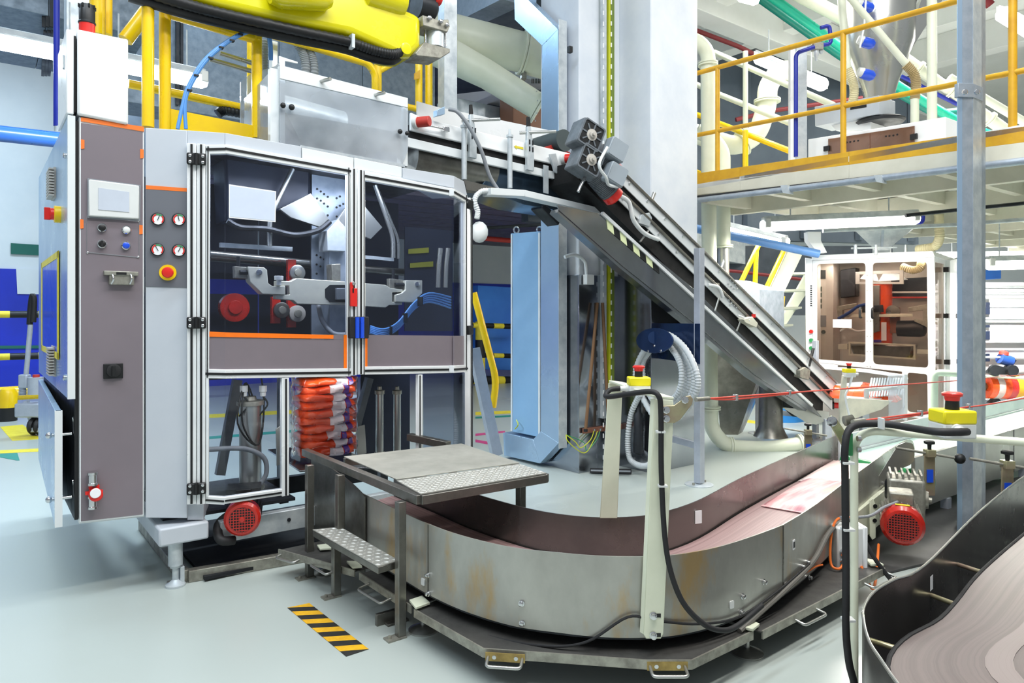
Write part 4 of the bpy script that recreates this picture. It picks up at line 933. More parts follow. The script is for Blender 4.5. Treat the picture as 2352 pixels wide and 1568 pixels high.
# ================================================================== horizontal feed conveyor
CO_ = .42
def cq(x, y): return (930+x/5.2275, 220+y/5.2275)
FC = Plane(FP.at(0, CO_, 0)[:2], (A.x, A.y))
t = Thing('feed_conveyor', 'white horizontal belt conveyor feeding the hopper from the right', 'conveyor', FC.pt(940, 390))
t.part('side_beam', MB().pp(FC, [(944, 258), (975, 272), (1310, 352), (1310, 386), (1066, 328), (944, 299)], 0, .03), 'white_paint', bev=.006)
t.part('lower_rail', MB().pp(FC, [(936, 315), (1270, 393), (1300, 408), (1300, 416), (1270, 410), (936, 337)], .0, .03), 'pale_grey', bev=.004)
t.part('belt', MB().pp(FC, [(942, 285), (1312, 365), (1316, 385), (1300, 408), (1270, 398), (938, 320)], .035, .45), 'black_belt')
t.part('back_guard', MB().pp(FC, [(958, 232), (1003, 245), (1282, 303), (1282, 345), (958, 280)], .5, .015), 'white_paint', bev=.002)
t.part('end_flap', MB().pp(FC, [(1255, 300), (1282, 303), (1280, 333), (1250, 336)], .25, .012), 'white_paint')
t.part('drip_pan', MB().tube([FC.pt(936, 362, .25), FC.pt(1120, 392, .25)], .18, 24), 'steel_dark')
t.part('drive_drum', MB().cyl(FC.pt(1297, 322, .02), FC.pt(1297, 322, .02)+B*.45, .1, 24), 'drum')
t.part('red_belt_edge', MB().pp(FC, [(1250, 338), (1275, 330), (1312, 352), (1300, 352)], .1, .1), 'red_dull')
for u, v0, v1 in ((1066, 288, 412), (1171, 310, 432)):
    p = FC.pt(u, v0, -.06); q = FC.pt(u, v1, -.06); t.part('post', MB().cyl(p, V((p.x, p.y, q.z)), .022, 16), 'galv_bright')
    t.part('post_cap', MB().lathe(p, Z, [(-.02, .03), (0, .03), (.004, .012), (.05, .009)], 14), 'galv_bright')
for u, v0, v1 in ((1087, 262, 364), (1219, 290, 393)):
    t.part('bracket', MB().pp(FC, [(u-7, v0), (u, v0), (u+8, v0+55), (u+8, v1), (u-8, v1-4), (u-8, v0+50)], -.05, .03), 'galv_bright', bev=.002)
    mb = MB()
    for du, dv in ((-2, 36), (5, 38), (-2, 52), (5, 54)): mb.pp(FC, [(u+du-1.5, v0+dv-6), (u+du+1.5, v0+dv-6), (u+du+1.5, v0+dv+5), (u+du-1.5, v0+dv+5)], -.053, .004)
    t.part('bracket_slots', mb, 'dark_metal'); t.part('bracket_top', MB().pp(FC, [(u-7, v0-22), (u-2, v0-22), (u, v0), (u-7, v0)], -.05, .02), 'black')
    p = FC.pt(u-9, v0+14, -.03); t.part('cross_rod', MB().cyl(p+B*.05-A*.04, p-B*.18+A*.18, .014, 14), 'steel')
for u, v, m in ((967, 280, 'red_dull'), (1305, 364, 'red_plastic')):
    c = FC.pt(u, v, -.05); ax = (A*.55-B*.8).normalized(); t.part('roller_cap', MB().lathe(c-ax*.03, ax, [(0, .04), (.1, .04), (.104, .036)], 22), m)
    t.part('bearing', MB().lathe(c-ax*.06, ax, [(0, .05), (.03, .05), (.034, .04)], 16), 'light_plastic')
t.part('tension_screw', MB().cyl(FC.pt(980, 287, -.04), FC.pt(1030, 298, -.04), .008, 10), 'chrome'); t.part('tension_block', MB().box(FC.pt(1024, 297, -.04), A*.025, B*.02, Z*.02), 'chrome', bev=.003)
mb = MB().pp(FC, [(1181, 336), (1186, 333), (1186, 335), (1202, 338), (1202, 343), (1187, 340), (1187, 343)], -.004, .003); t.part('arrow_sticker', mb, 'tape_yellow', 'yellow arrow sticker pointing left')
t.part('sensor_box', MB().pp(FC, [(1004, 252), (1022, 244), (1022, 262), (1004, 266)], -.08, .06), 'steel_blue', bev=.003)
mb = MB().tube(cr([FC.pt(1031, 251, -.05), FC.pt(1052, 258, -.1), FC.pt(1080, 295, -.12), FC.pt(1105, 345, -.12), FC.pt(1125, 405, -.1), FC.pt(1147, 440, -.1)], 6), .016, 10); single('grey_hose', mb, 'grey_plastic', 'grey cable looping down in front of the feed conveyor', 'cable')
t.part('hanger_strap', MB().pp(FC, [(1249, 378), (1260, 381), (1260, 445), (1249, 442)], -.03, .01), 'galv_bright')
# chute sheet below the conveyor
CPix = [(1102, 432), (1136, 384), (1282, 412), (1330, 470), (1290, 484), (1205, 470)]
mb = MB().pp(FC, CPix, .12, .4); single('chute_sheet', mb, 'steel_slate', 'dark mirror-finish chute under the feed conveyor', 'chute', bev=.004)
# cable duct arm
t = Thing('cable_duct', 'pale grey cable duct arm reaching from the machine to the inclined conveyor', 'cable duct', FC.pt(1128, 440, -.15))
t.part('duct_channel', MB().pp(FC, [(1128, 431), (1206, 436), (1206, 451), (1128, 447)], -.2, .12), 'pale_grey', bev=.003)
t.part('duct_channel', MB().pp(FC, [(1206, 436), (1406, 484), (1386, 492), (1206, 451)], -.2, .12), 'pale_grey', bev=.003)
t.part('support_plate', MB().pp(FC, [(1066, 413), (1140, 431), (1140, 436), (1100, 440), (1072, 436)], -.15, .1), 'steel_dark')
pts = [FC.pt(1128, 438, -.14), FC.pt(1103, 440, -.14), FC.pt(1090, 460, -.14), FC.pt(1097, 485, -.14), FC.pt(1095, 502, -.14)]
p2 = cr(pts, 10); t.part('flexible_conduit', MB().tube(p2, [.024 if i % 2 else .020 for i in range(len(p2))], 12), 'pale_grey')
for k, (u, v) in enumerate(((1405, 482), (1425, 445))): pass
pts = [FC.pt(1392, 486, -.14), FC.pt(1412, 478, -.14), FC.pt(1417, 455, -.12), FC.pt(1405, 438, -.08)]
for k in (0, 1): t.part('flexible_conduit', MB().tube(cr([p+A*.03*k+Z*.01*k for p in pts], 6), .016, 10), 'pale_grey')
t.part('junction_knob', MB().ball(FC.pt(1101, 533, -.1), .08, 14, (.9, .8, 1.1)), 'pale_grey')
# hanging spotlight
t = Thing('work_light', 'black rectangular work light hanging below the cable duct', 'lamp', FC.pt(1268, 492, .1))
t.part('lamp_head', MB().pp(FC, [(1245, 472), (1254, 470), (1291, 503), (1283, 517), (1245, 478)], .1, .16), 'dark_metal', bev=.006)
t.part('stirrup', MB().cyl(FC.pt(1270, 492, .15), FC.pt(1275, 470, .15), .01, 8), 'black')

# ================================================================== inclined conveyor
IP = Plane((.575, 6.0), (A.x, A.y))
t = Thing('inclined_conveyor', 'long inclined black belt conveyor with steel side rails and bottom pan', 'conveyor', IP.pt(1900, 960)*1.0)
def ln(u, v0=583, sl=.985, u0=1560): return v0+sl*(u-u0)
def strip(u0, u1, top, bot, off, th, mat, nm, sl=.985, bev=.003, ref=1560):
    return t.part(nm, MB().pp(IP, [(u0, ln(u0, top, sl)), (u1, ln(u1, top, sl)), (u1, ln(u1, bot, sl)), (u0, ln(u0, bot, sl))], off, th), mat, bev=bev)
strip(1395, 1912, 570, 596, 0, .012, 'steel_rail', 'near_rail')
strip(1405, 1925, 520, 552, .0, .012, 'steel_rail', 'upper_rail')
strip(1400, 1915, 551, 571, .03, .4, 'black_belt', 'upper_belt', bev=0)
strip(1330, 1890, 595, 640, .03, .4, 'black_belt', 'lower_belt', bev=0)
strip(1395, 1912, 566, 572, -.025, .05, 'steel_dark', 'near_rail_flange')
strip(1405, 1925, 517, 522, -.025, .05, 'steel_dark', 'upper_rail_flange')
t.part('bottom_pan', MB().pp(IP, [(1280, 470), (1385, 492), (1595, 664), (1757, 820), (1867, 933), (1890, 960), (1855, 940), (1733, 860), (1614, 757), (1430, 610), (1284, 482)], -.01, .012), 'steel_pan', bev=.002)
t.part('pan_floor', MB().pp(IP, [(1284, 480), (1430, 608), (1614, 755), (1733, 858), (1855, 938), (1850, 944), (1728, 866), (1608, 763), (1424, 616), (1280, 488)], 0, .1), 'steel_pan')
t.part('pan_edge', MB().pb(IP, (1385, 489), (1867, 931), -.03, .03, .03), 'steel_rail')
# hazard strip
for k in range(8):
    f0, f1 = k/8, (k+1)/8; a = (1393+119*f0, 500+103*f0); b = (1393+119*f1, 500+103*f1)
    t.part('hazard_stripe', MB().pp(IP, [(a[0], a[1]+2), (b[0], b[1]+2), (b[0]+3, b[1]+26), (a[0]+3, a[1]+26)], -.016, .004), 'pale_lime' if k % 2 == 0 else 'black')
# bolts on rails
for k in range(12):
    u = 1430+k*41
    if abs(u-1605) > 25: t.part('bolt', MB().lathe(IP.pt(u, ln(u, 584), -.002), -B, [(0, .012), (.01, .012), (.014, .006)], 8), 'chrome')
    t.part('bolt', MB().lathe(IP.pt(u+15, ln(u+15, 534), -.002), -B, [(0, .012), (.01, .012), (.014, .006)], 8), 'chrome')
for (u, v) in ((1676, 642), (1682, 648), (1688, 653), (1672, 652), (1678, 658), (1684, 664), (1673, 688), (1679, 694), (1685, 700), (1690, 705)): t.part('bolt', MB().lathe(IP.pt(u, v, -.004), -B, [(0, .011), (.01, .011), (.014, .006)], 8), 'chrome')
for (u, v, m) in ((1918, 892, 'red_plastic'), (1926, 931, 'red_plastic')):
    c = IP.pt(u, v, 0); ax = (A*.5-B*.85).normalized(); t.part('roller_cap', MB().lathe(c-ax*.05, ax, [(0, .036), (.1, .036), (.104, .03)], 20), m)
    t.part('bearing', MB().lathe(c-ax*.1, ax, [(0, .05), (.05, .05)], 14), 'dark_metal')
# cross rods from the side guides
for (a, b) in (((1651, 685), (1642, 714)), ((1702, 734), (1692, 760)), ((1489, 530), (1470, 555))): t.part('pan_rod', MB().cyl(IP.pt(*a, -.02), IP.pt(*b, -.02), .01, 8), 'steel')
# clamp rods across the belt, sensors, pull switch
o = t.part('cross_rod', MB().cyl(IP.pt(1503, 443, .1), IP.pt(1484, 492, .1), .018, 14), 'steel'); t.part('rod_clamp', MB().pp(IP, [(1478, 462), (1502, 458), (1510, 468), (1484, 472)], .08, .05), 'cast_alu', bev=.003)
t.part('rod_block', MB().pp(IP, [(1473, 493), (1492, 488), (1498, 500), (1492, 520), (1468, 512)], -.02, .1), 'galv_bright', bev=.003)
t.part('cross_rod', MB().bar(IP.pt(1662, 598, .3), IP.pt(1642, 652, .05), .03, .012, B), 'galv_bright'); t.part('rod_clamp', MB().box(IP.pt(1640, 653, .03), A*.05, B*.03, Z*.015), 'cast_alu')
o = t.part('pull_switch', MB().pp(IP, [(1708, 733), (1728, 727), (1741, 742), (1738, 752), (1712, 740)], -.08, .08), 'jaw', bev=.004); t.part('pull_button', MB().cyl(IP.pt(1731, 729, -.05), IP.pt(1731, 721, -.05), .022, 16), 'red_plastic', under=o)
t.part('grey_cable', MB().tube(cr([IP.pt(1626, 654, -.03), IP.pt(1650, 660, -.05), IP.pt(1660, 682, -.04)], 6), .018, 10), 'pale_grey')
t.part('grey_cable', MB().tube(cr([IP.pt(1425, 450, -.05), IP.pt(1445, 465, -.06), IP.pt(1455, 505, -.06), IP.pt(1480, 535, -.05), IP.pt(1512, 550, -.03)], 6), .02, 10), 'pale_grey')
t.part('grey_cable', MB().tube(cr([IP.pt(1695, 724, -.03), IP.pt(1710, 730, -.05), IP.pt(1722, 736, -.08)], 5), .01, 8), 'pale_grey')
t.part('guide_screw', MB().cyl(IP.pt(1868, 800, .0), IP.pt(1858, 840, .0), .018, 10), 'black'); t.part('guide_block', MB().pp(IP, [(1838, 850), (1850, 843), (1862, 850), (1858, 872), (1838, 866)], -.05, .08), 'cast_alu', bev=.003)
# side strap at the upper end and adjusting rod
t.part('head_strap', MB().pp(FC, [(1263, 354), (1277, 352), (1285, 385), (1385, 470), (1378, 478), (1274, 393)], -.04, .02), 'galv_bright', bev=.002)
t.part('adjusting_rod', MB().cyl(IP.pt(1348, 397, -.06), IP.pt(1328, 440, -.06), .014, 10), 'chrome')
# ---- two geared motors at the head
def gear_motor(u, v, du, dv, lab):
    c = IP.pt(u, v, -.02); g = Thing('gear_motor', lab, 'motor', c-Z*.12, 'geared motors on the conveyor head')
    ax = V((.45, -.89, 0)).normalized(); sd = V((.89, .45, 0)).normalized()
    tl = math.radians(-24); e1 = sd*math.cos(tl)+Z*math.sin(tl); e2 = -sd*math.sin(tl)+Z*math.cos(tl)
    g.part('gearbox', MB().box(c+ax*.03, ax*.1, e1*.115, e2*.115), 'motor_grey', bev=.015)
    g.part('face_plate', MB().prism(rrect(c+ax*.131, e1, e2, .2, .2, .02), ax*.004), 'black')
    mb = MB(); 
    for a in range(0, 360, 45): dv_ = e1*math.cos(math.radians(a))+e2*math.sin(math.radians(a)); mb.bar(c+ax*.137+dv_*.03, c+ax*.137+dv_*.1, .012, .008, ax)
    g.part('face_ribs', mb, 'motor_grey'); g.part('hollow_shaft', MB().lathe(c+ax*.13, ax, [(0, .05), (.012, .05), (.014, .03), (.03, .028), (.032, .015), (.05, .013)], 20), 'beige')
    g.part('face_rim', MB().frame(rrect(c+ax*.13, e1, e2, .222, .222, .02), rrect(c+ax*.13, e1, e2, .198, .198, .02), ax*.012), 'motor_grey')
    m0 = c+e1*.1-e2*.03+ax*.02; m1 = m0+(e1*.8-e2*.25).normalized()*.26; dm = (m1-m0).normalized()
    g.part('motor_body', MB().cyl(m0, m1, .085, 20), 'motor_grey'); mb = MB()
    for k in range(14): p = m0.lerp(m1, .2+k*.055); mb.lathe(p, dm, [(0, .093), (.005, .093)], 20)
    g.part('cooling_fins', mb, 'motor_grey', kind='stuff')
    g.part('fan_cover', MB().lathe(m1, dm, [(0, .09), (.06, .09), (.075, .07)], 22), 'red_plastic')
    b = m0.lerp(m1, .62)+ax*.12+e2*.07
    g.part('terminal_box', MB().box(b, ax*.06, e1*.09, e2*.085), 'motor_light', bev=.012)
    g.part('box_lid', MB().prism(rrect(b+ax*.061, e1, e2, .165, .155, .015), ax*.006), 'motor_light')
    return g
gear_motor(1339, 318, 0, 0, 'upper grey geared motor with red fan cover at the conveyor head')
gear_motor(1338, 374, 0, 0, 'lower grey geared motor with red fan cover at the conveyor head')
mb = MB().tube(cr([IP.pt(1395, 338, -.3), IP.pt(1376, 378, -.3), IP.pt(1392, 408, -.28), IP.pt(1398, 424, -.24), IP.pt(1420, 428, -.22), IP.pt(1424, 412, -.2)], 6), .013, 8); single('motor_cable', mb, 'pale_grey', 'thin grey cable looping between the two geared motors', 'cable')
# ---- support legs of the inclined conveyor
def leg(name, u, v0, v1, off, w_, lab, foot=True, grp='conveyor support legs'):
    p = FL(u, v1) if foot else None
    Yd = p.y; top = P(u, v0, Yd); L = Thing(name, lab, 'support leg', V((p.x, p.y, 0)), grp)
    L.part('column', MB().box(V((p.x, p.y, (top.z+.02)/2)), A*w_/2, B*w_/2, Z*(top.z-.02)/2), 'galv_leg', bev=.003)
    L.part('foot_plate', MB().lathe(V((p.x, p.y, 0)), Z, [(0, .13), (.008, .13), (.012, .11)], 24), 'galv_bright')
    for a in (40, 220): L.part('anchor_bolt', MB().lathe(V((p.x, p.y, .01))+V((math.cos(math.radians(a)), math.sin(math.radians(a)), 0))*.09, Z, [(0, .012), (.02, .012)], 8), 'cast_alu')
    return L, p
L1_, pA = leg('support_leg', 1606, 570, 1113, 0, .07, 'tall grey support leg of the inclined conveyor beside the hose hanger')
L2_, pB = leg('support_leg', 1462, 610, 1062, 0, .065, 'grey support leg of the inclined conveyor behind the hose loops')
L3_, pC = leg('support_leg', 1873, 782, 1010, 0, .06, 'short grey support leg near the foot of the inclined conveyor')
L4_, pD = leg('support_leg', 1742, 880, 995, 0, .06, 'dark grey rear support leg behind the inclined conveyor')
L1_.part('cross_brace', MB().bar(V((pA.x, pA.y, .36)), V((pB.x, pB.y, .36)), .04, .06), 'galv_leg')
L3_.part('cross_brace', MB().bar(V((pC.x, pC.y, .3)), V((pD.x, pD.y, .3)), .04, .06), 'galv_leg')
# hose hanger panel and coiled hose
plH = Plane((pB.x, pB.y), ((pA-pB).x, (pA-pB).y))
t = Thing('hose_hanger', 'dark blue steel hose hanger panel between two support legs', 'hose hanger', plH.pt(1530, 835))
t.part('panel', MB().pp(plH, [(1452, 741), (1606, 743), (1606, 836), (1452, 815)], -.04, .012), 'navy_steel', bev=.002)
el = [plH.pt(1503+42*math.cos(math.radians(a)), 782+29*math.sin(math.radians(a)), -.3) for a in range(0, 360, 15)]
t.part('hook_plate', MB().prism(el, plH.n*.012), 'navy_steel', bev=.002)
t.part('hook_arm', MB().cyl(plH.pt(1503, 775, -.3), plH.pt(1503, 775, -.04), .06, 16), 'navy_steel')
for u, v in ((1503, 794), (1489, 806), (1518, 805)): t.part('rivet', MB().lathe(plH.pt(u, v, -.3), -plH.n, [(0, .012), (.006, .01)], 10), 'chrome')
t = Thing('coiled_hose', 'coiled ribbed grey hose hanging from the blue hanger panel', 'hose', plH.pt(1520, 1000, -.2))
def coil(pts, r, off, mat='hose_grey', nm='hose_loop', k=26):
    p = cr([plH.pt(u, v, off+(o if False else 0)) for u, v, o in pts], k, True); m = len(p)
    t.part(nm, MB().tube(p, [r*(1.0 if i % 2 else .8) for i in range(m)], 10, closed=True), mat)
for k, (cx_, hw, vt, vb) in enumerate(((1522, 50, 772, 938), (1524, 58, 770, 948), (1526, 66, 768, 958), (1520, 44, 774, 930), (1530, 70, 766, 966))):
    m_ = (vt+vb)/2; coil([(cx_-8, vt, 0), (cx_+hw*.55, vt+28, 0), (cx_+hw, m_-10, 0), (cx_+hw*.95, m_+40, 0), (cx_+hw*.4, vb-8, 0), (cx_-hw*.3, vb-4, 0), (cx_-hw*.85, m_+35, 0), (cx_-hw, m_-15, 0), (cx_-hw*.65, vt+32, 0)], .03, -.08-.045*k, k=16)
pts = [plH.pt(u, v, -.3) for u, v in ((1470, 905), (1450, 950), (1442, 1010), (1448, 1055), (1478, 1070), (1505, 1055), (1516, 1010))]
p = cr(pts, 20); t.part('hose_end', MB().tube(p, [.031 if i % 2 else .025 for i in range(len(p))], 10), 'hose_grey')
t.part('nozzle', MB().lathe(plH.pt(1466, 900, -.25), -Z, [(0, .03), (.2, .03), (.22, .045), (.4, .045), (.42, .05), (.6, .055), (.62, .03)], 14), 'dark_metal')
# ================================================================== blue-grey riser duct and flat cabinet beside the pillar
DO = V((.466, 7.0, 0)); DPl = Plane((DO.x, DO.y), (-B.x, -B.y))
t = Thing('riser_duct', 'tall blue-grey galvanised duct with bent foot and kinked top beside the pillar', 'duct', DPl.pt(1240, 1064))
t.part('riser', MB().pp(DPl, [(1242, 470), (1245, 105), (1282, 67), (1283, 1017), (1242, 990)], 0, .108), 'steel_blue', bev=.003)
t.part('riser_front', MB().prism([DO-B*.004+Z*.24, DO+A*.108-B*.004+Z*.24, DO+A*.108-B*.004+Z*4.54, DO-B*.004+Z*4.54], B*.004), 'galv_bright')
t.part('top_offset', MB().pp(DPl, [(1180, -60), (1214, -60), (1214, 0), (1282, 67), (1245, 105), (1182, 45)], 0, .108), 'steel_blue', bev=.003)
t.part('foot_elbow', MB().pp(DPl, [(1242, 990), (1283, 1017), (1240, 1064), (1224, 1009)], 0, .108), 'steel_blue', bev=.003)
t.part('foot_box', MB().pp(DPl, [(1155, 993), (1224, 1009), (1240, 1064), (1158, 1046)], -.0, .25), 'steel_blue', bev=.003)
t = Thing('flat_cabinet', 'tall flat pale blue cabinet with eye bolts standing against the riser duct', 'cabinet', DPl.pt(1205, 995, .02))
t.part('body', MB().pp(DPl, [(1173, 536), (1240, 531), (1240, 1004), (1173, 990)], .02, .3), 'blue_box', bev=.004)
t.part('edge_trim', MB().pp(DPl, [(1173, 538), (1176, 538), (1176, 990), (1173, 989)], .012, .01), 'pale_grey')
t.part('edge_trim', MB().pp(DPl, [(1236, 534), (1240, 534), (1240, 1002), (1236, 1001)], .012, .01), 'pale_grey')
for u in (1186, 1239): t.part('eye_bolt', MB().tube([DPl.pt(u, 528, .1)+(A*math.cos(a*.524)+Z*math.sin(a*.524))*.035 for a in range(12)], .009, 8, closed=True), 'chrome')
mb = MB().tube(cr([DPl.pt(1186, 964, -.01), DPl.pt(1190, 975, -.04), DPl.pt(1183, 985, -.01)]), .006, 6); t.part('earth_wire', mb, 'earth_green')
# earthing bar with loops of wire on the pillar cladding
plC = Plane((C1-B*.03)[:2], (A.x, A.y))
t = Thing('earthing_bar', 'copper earthing bar with green and yellow wires on the clad pillar', 'earthing bar', plC.pt(1390, 985))
t.part('bar', MB().pp(plC, [(1340, 984), (1440, 972), (1440, 984), (1340, 996)], -.03, .02), 'copper', bev=.003)
for u in (1364, 1378, 1436): t.part('bolt', MB().lathe(plC.pt(u, 990-(u-1340)*.11, -.03), -B, [(0, .014), (.012, .014), (.016, .006)], 8), 'chrome')
for k, (u, e) in enumerate(((1364, 1322), (1378, 1340), (1372, 1306))): t.part('earth_wire', MB().tube(cr([plC.pt(u, 990, -.05), plC.pt(u-8, 1010, -.08), plC.pt(u-30, 1028+6*k, -.08), plC.pt(e, 1015, -.06), plC.pt(1300, 998, -.02)], 6), .0045, 6), 'earth_green' if k != 1 else 'green')
for (a, b, lab) in (((1372, 695), (1345, 985), 'left brown broom handle leaning in the pillar corner'), ((1384, 695), (1398, 985), 'right brown broom handle leaning in the pillar corner')):
    t = Thing('broom', lab, 'broom', plC.pt(*b, -.08), 'brooms by the pillar'); t.part('handle', MB().cyl(plC.pt(*a, -.05), plC.pt(*b, -.1), .016, 12), 'brown_wood'); t.part('ferrule', MB().cyl(plC.pt(*b, -.1), plC.pt(b[0], b[1]+6, -.1), .02, 12), 'dark_metal')
p = FL(1405, 1080); mb = MB(); mb.bar(FL(1355, 1080, .03), FL(1450, 1082, .03), .06, .035); t = single('squeegee_head', mb, 'rubber', 'black squeegee head lying on the floor beside the pillar', 'squeegee'); sub(t, 'blade', MB().bar(FL(1357, 1080, .05), FL(1448, 1082, .05), .02, .012), 'grey_plastic')
# handwheel on the pillar
c = plP.pt(1339, 524, -.1); t = Thing('hand_wheel', 'black spoked hand wheel on the white pillar', 'valve wheel', c-Z*.1)
e1, e2 = A, Z
t.part('rim', MB().tube([c+(e1*math.cos(a*.393)+e2*math.sin(a*.393))*.06 for a in range(16)], .012, 8, closed=True), 'black')
for a in (90, 210, 330): t.part('spoke', MB().cyl(c, c+(e1*math.cos(math.radians(a))+e2*math.sin(math.radians(a)))*.06, .008, 8), 'black')
t.part('spindle', MB().cyl(c-B*.01, c+B*.1, .014, 10), 'dark_metal')
# ================================================================== cream transport ducts behind
t = Thing('transport_duct', 'thick cream transport duct with flange branching above the feed conveyor', 'duct', P(1100, 200, 8.4))
t.part('main_pipe', MB().tube([P(960, 60, 8.3), P(1205, 122, 8.6), P(1300, 150, 8.75)], .24, 28), 'cream_pipe')
c = P(1202, 121, 8.6); d = (P(1300, 150, 8.75)-P(960, 60, 8.3)).normalized()
t.part('flange', MB().lathe(c-d*.03, d, [(0, .27), (.025, .27), (.026, .25), (.034, .25), (.035, .27), (.06, .27)], 28), 'cream_pipe', bev=.002)
t.part('clamp_lug', MB().box(c-Z*.29, d*.03, d.cross(Z)*.05, Z*.04), 'cast_alu', bev=.004)
t.part('hanger_rod', MB().cyl(c+Z*.25, c+Z*1.2, .012, 8), 'dark_metal')
t.part('branch_pipe', MB().tube([P(1000, 110, 8.15), P(1120, 172, 8.15), P(1236, 245, 8.2)], [.2, .165, .155], 24), 'cream_pipe')
c2 = P(1232, 243, 8.2); d2 = (P(1236, 245, 8.2)-P(1120, 172, 8.15)).normalized(); t.part('flange', MB().lathe(c2, d2, [(0, .2), (.02, .2), (.021, .18), (.03, .18), (.031, .2), (.05, .2)], 24), 'cream_pipe')
for a in range(0, 360, 45): t.part('flange_bolt', MB().lathe(c2-d2*.006+(Z*math.cos(math.radians(a))+d2.cross(Z).normalized()*math.sin(math.radians(a)))*.18, -d2, [(0, .01), (.01, .01)], 6), 'chrome')
mb = MB().pp(Plane((P(1210, 0, 9.6).x, 9.6), (A.x, A.y)), [(1178, 205), (1250, 215), (1250, 310), (1178, 300)], 0, .3); single('brown_cabinet', mb, 'tan_box', 'brown cabinet behind the cream branch pipe', 'cabinet', bev=.01)
t = Thing('cable_tray', 'perforated grey cable tray under the cream ducts', 'cable tray', P(1215, 190, 9.2))
t.part('tray', MB().bar(P(1150, 170, 9.2), P(1250, 190, 9.4), .3, .1), 'galvanised')
mb = MB()
for k in range(8): mb.box(P(1222+k*3.6, 186, 9.12)+Z*.0, X*.006, YY*.004, Z*.03)
t.part('tray_holes', mb, 'black')
mb = MB().pp(Plane((P(1050, 0, 9.3).x, 9.3), (A.x, A.y)), [(1040, 222), (1148, 246), (1148, 300), (1040, 290)], 0, .4); single('low_duct', mb, 'galvanised', 'grey galvanised duct box behind the feed conveyor', 'duct', bev=.006)
p = P(1028, 240, 6.9); mb = MB().box(V((p.x, p.y, 5.0)), A*.075, B*.06, Z*2.0); single('steel_post', mb, 'galv_bright', 'pale galvanised post rising right of the robot gripper', 'post', bev=.004)
p = P(180, 60, 6.2); mb = MB().box(V((p.x, p.y, 5.2)), A*.1, B*.1, Z*1.4); single('steel_post', mb, 'galv_bright', 'pale galvanised post behind the beacon', 'post', bev=.004)
# ================================================================== yellow safety rails on the machine roof
pc = P(378, 0, 4.6); CG = Plane((pc.x, pc.y), (A.x, A.y))
RT = .036
t = Thing('safety_rail', 'yellow tubular safety rail with toe board on the machine roof', 'railing', CG.pt(378, 300))
def pipe(nm, pts, off=0, r=RT, k=0, mat='yellow', th=None):
    q = [CG.pt(u, v, off) for u, v in pts]
    if k: q = fillet(q, k)
    return (th or t).part(nm, MB().tube(q, r, 14), mat)
pipe('post', [(340, -60), (340, 292)], -.12); pipe('post', [(379, 22), (379, 300)]); pipe('post', [(590, 78), (590, 318)], 0)
pipe('top_rail', [(379, 30), (590, 92)], 0, .03)
pipe('post', [(577, 72), (577, 250)], .7, .034)
t.part('toe_board', MB().pp(CG, [(384, 248), (597, 291), (597, 318), (384, 298)], -.01, .012), 'yellow')
t = Thing('safety_rail', 'yellow tubular rear safety rail with rounded corner behind the hopper', 'railing', CG.pt(700, 250, .8))
pipe('top_rail', [(396, 18), (640, 84), (846, 146), (862, 170), (862, 215)], .8, .034, .2)
pipe('post', [(868, 120), (868, 215)], .85, .036); pipe('brace', [(872, 162), (930, 130)], .85, .03)
pipe('post', [(962, 120), (962, 250)], 1.0, .036); pipe('post', [(985, 125), (985, 262)], 1.0, .038)
pipe('lower_rail', [(935, 245), (990, 258)], 1.0, .03); pipe('lower_rail', [(295, 192), (420, 218), (550, 246)], .9, .034)
pipe('brace', [(288, 92), (340, 22)], .6, .05); pipe('post', [(224, -30), (224, 80)], .6, .05); pipe('post', [(242, -30), (242, 80)], .7, .045)
t.part('label_plate', MB().pp(CG, [(953, 168), (965, 160), (965, 180), (953, 182)], .93, .02), 'yellow_old')
t.part('coupling', MB().lathe(CG.pt(852, 164, .8), Z, [(0, .02), (.05, .02)], 10), 'cast_alu')
# steel rods on the rail, hoses
t = Thing('steel_rods', 'pair of bare steel rods clamped beside the yellow rail', 'rod', CG.pt(530, 150, .3))
t.part('rod', MB().cyl(CG.pt(505, 122, .3), CG.pt(583, 146, .3), .018, 12), 'steel'); t.part('rod', MB().cyl(CG.pt(482, 136, .3), CG.pt(583, 165, .3), .018, 12), 'steel')
t = Thing('air_hose', 'pair of blue air hoses arching over the yellow safety rail', 'hose', CG.pt(410, 296, -.1))
for k in (0, 1):
    dx = 8*k; pts = [CG.pt(408+dx*2.4, 296, -.12), CG.pt(420+dx*.6, 240, -.12), CG.pt(432+dx*.5, 200, -.12), CG.pt(470+dx*.4, 138+dx*.2, -.12), CG.pt(530, 90+dx*.3, -.12), CG.pt(585, 66+dx*.4, -.1), CG.pt(612, 72+dx*.4, -.08), CG.pt(622-dx*.4, 100, -.05), CG.pt(623-dx*.3, 138, 0)]
    t.part('hose', MB().tube(cr(pts, 6), .0125, 8), 'blue_hose')
for u, v in ((432, 206), (448, 172), (481, 132), (505, 108), (530, 92), (549, 78), (575, 70)): t.part('cable_tie', MB().lathe(CG.pt(u+2, v, -.14), B, [(0, .02), (.01, .02)], 8) if False else MB().box(CG.pt(u+2, v+2, -.12), A*.016, B*.02, Z*.005), 'black')
t = Thing('corrugated_hose', 'two grey corrugated hoses hanging behind the clear hopper', 'hose', CG.pt(705, 190, .9))
for k in (0, 1):
    p = cr([CG.pt(680+14*k, 95, .85), CG.pt(694+16*k, 118, .85), CG.pt(702+18*k, 150, .85), CG.pt(700+20*k, 200, .85)], 14); t.part('hose', MB().tube(p, [.042 if i % 2 else .036 for i in range(len(p))], 12), 'grey_plastic')
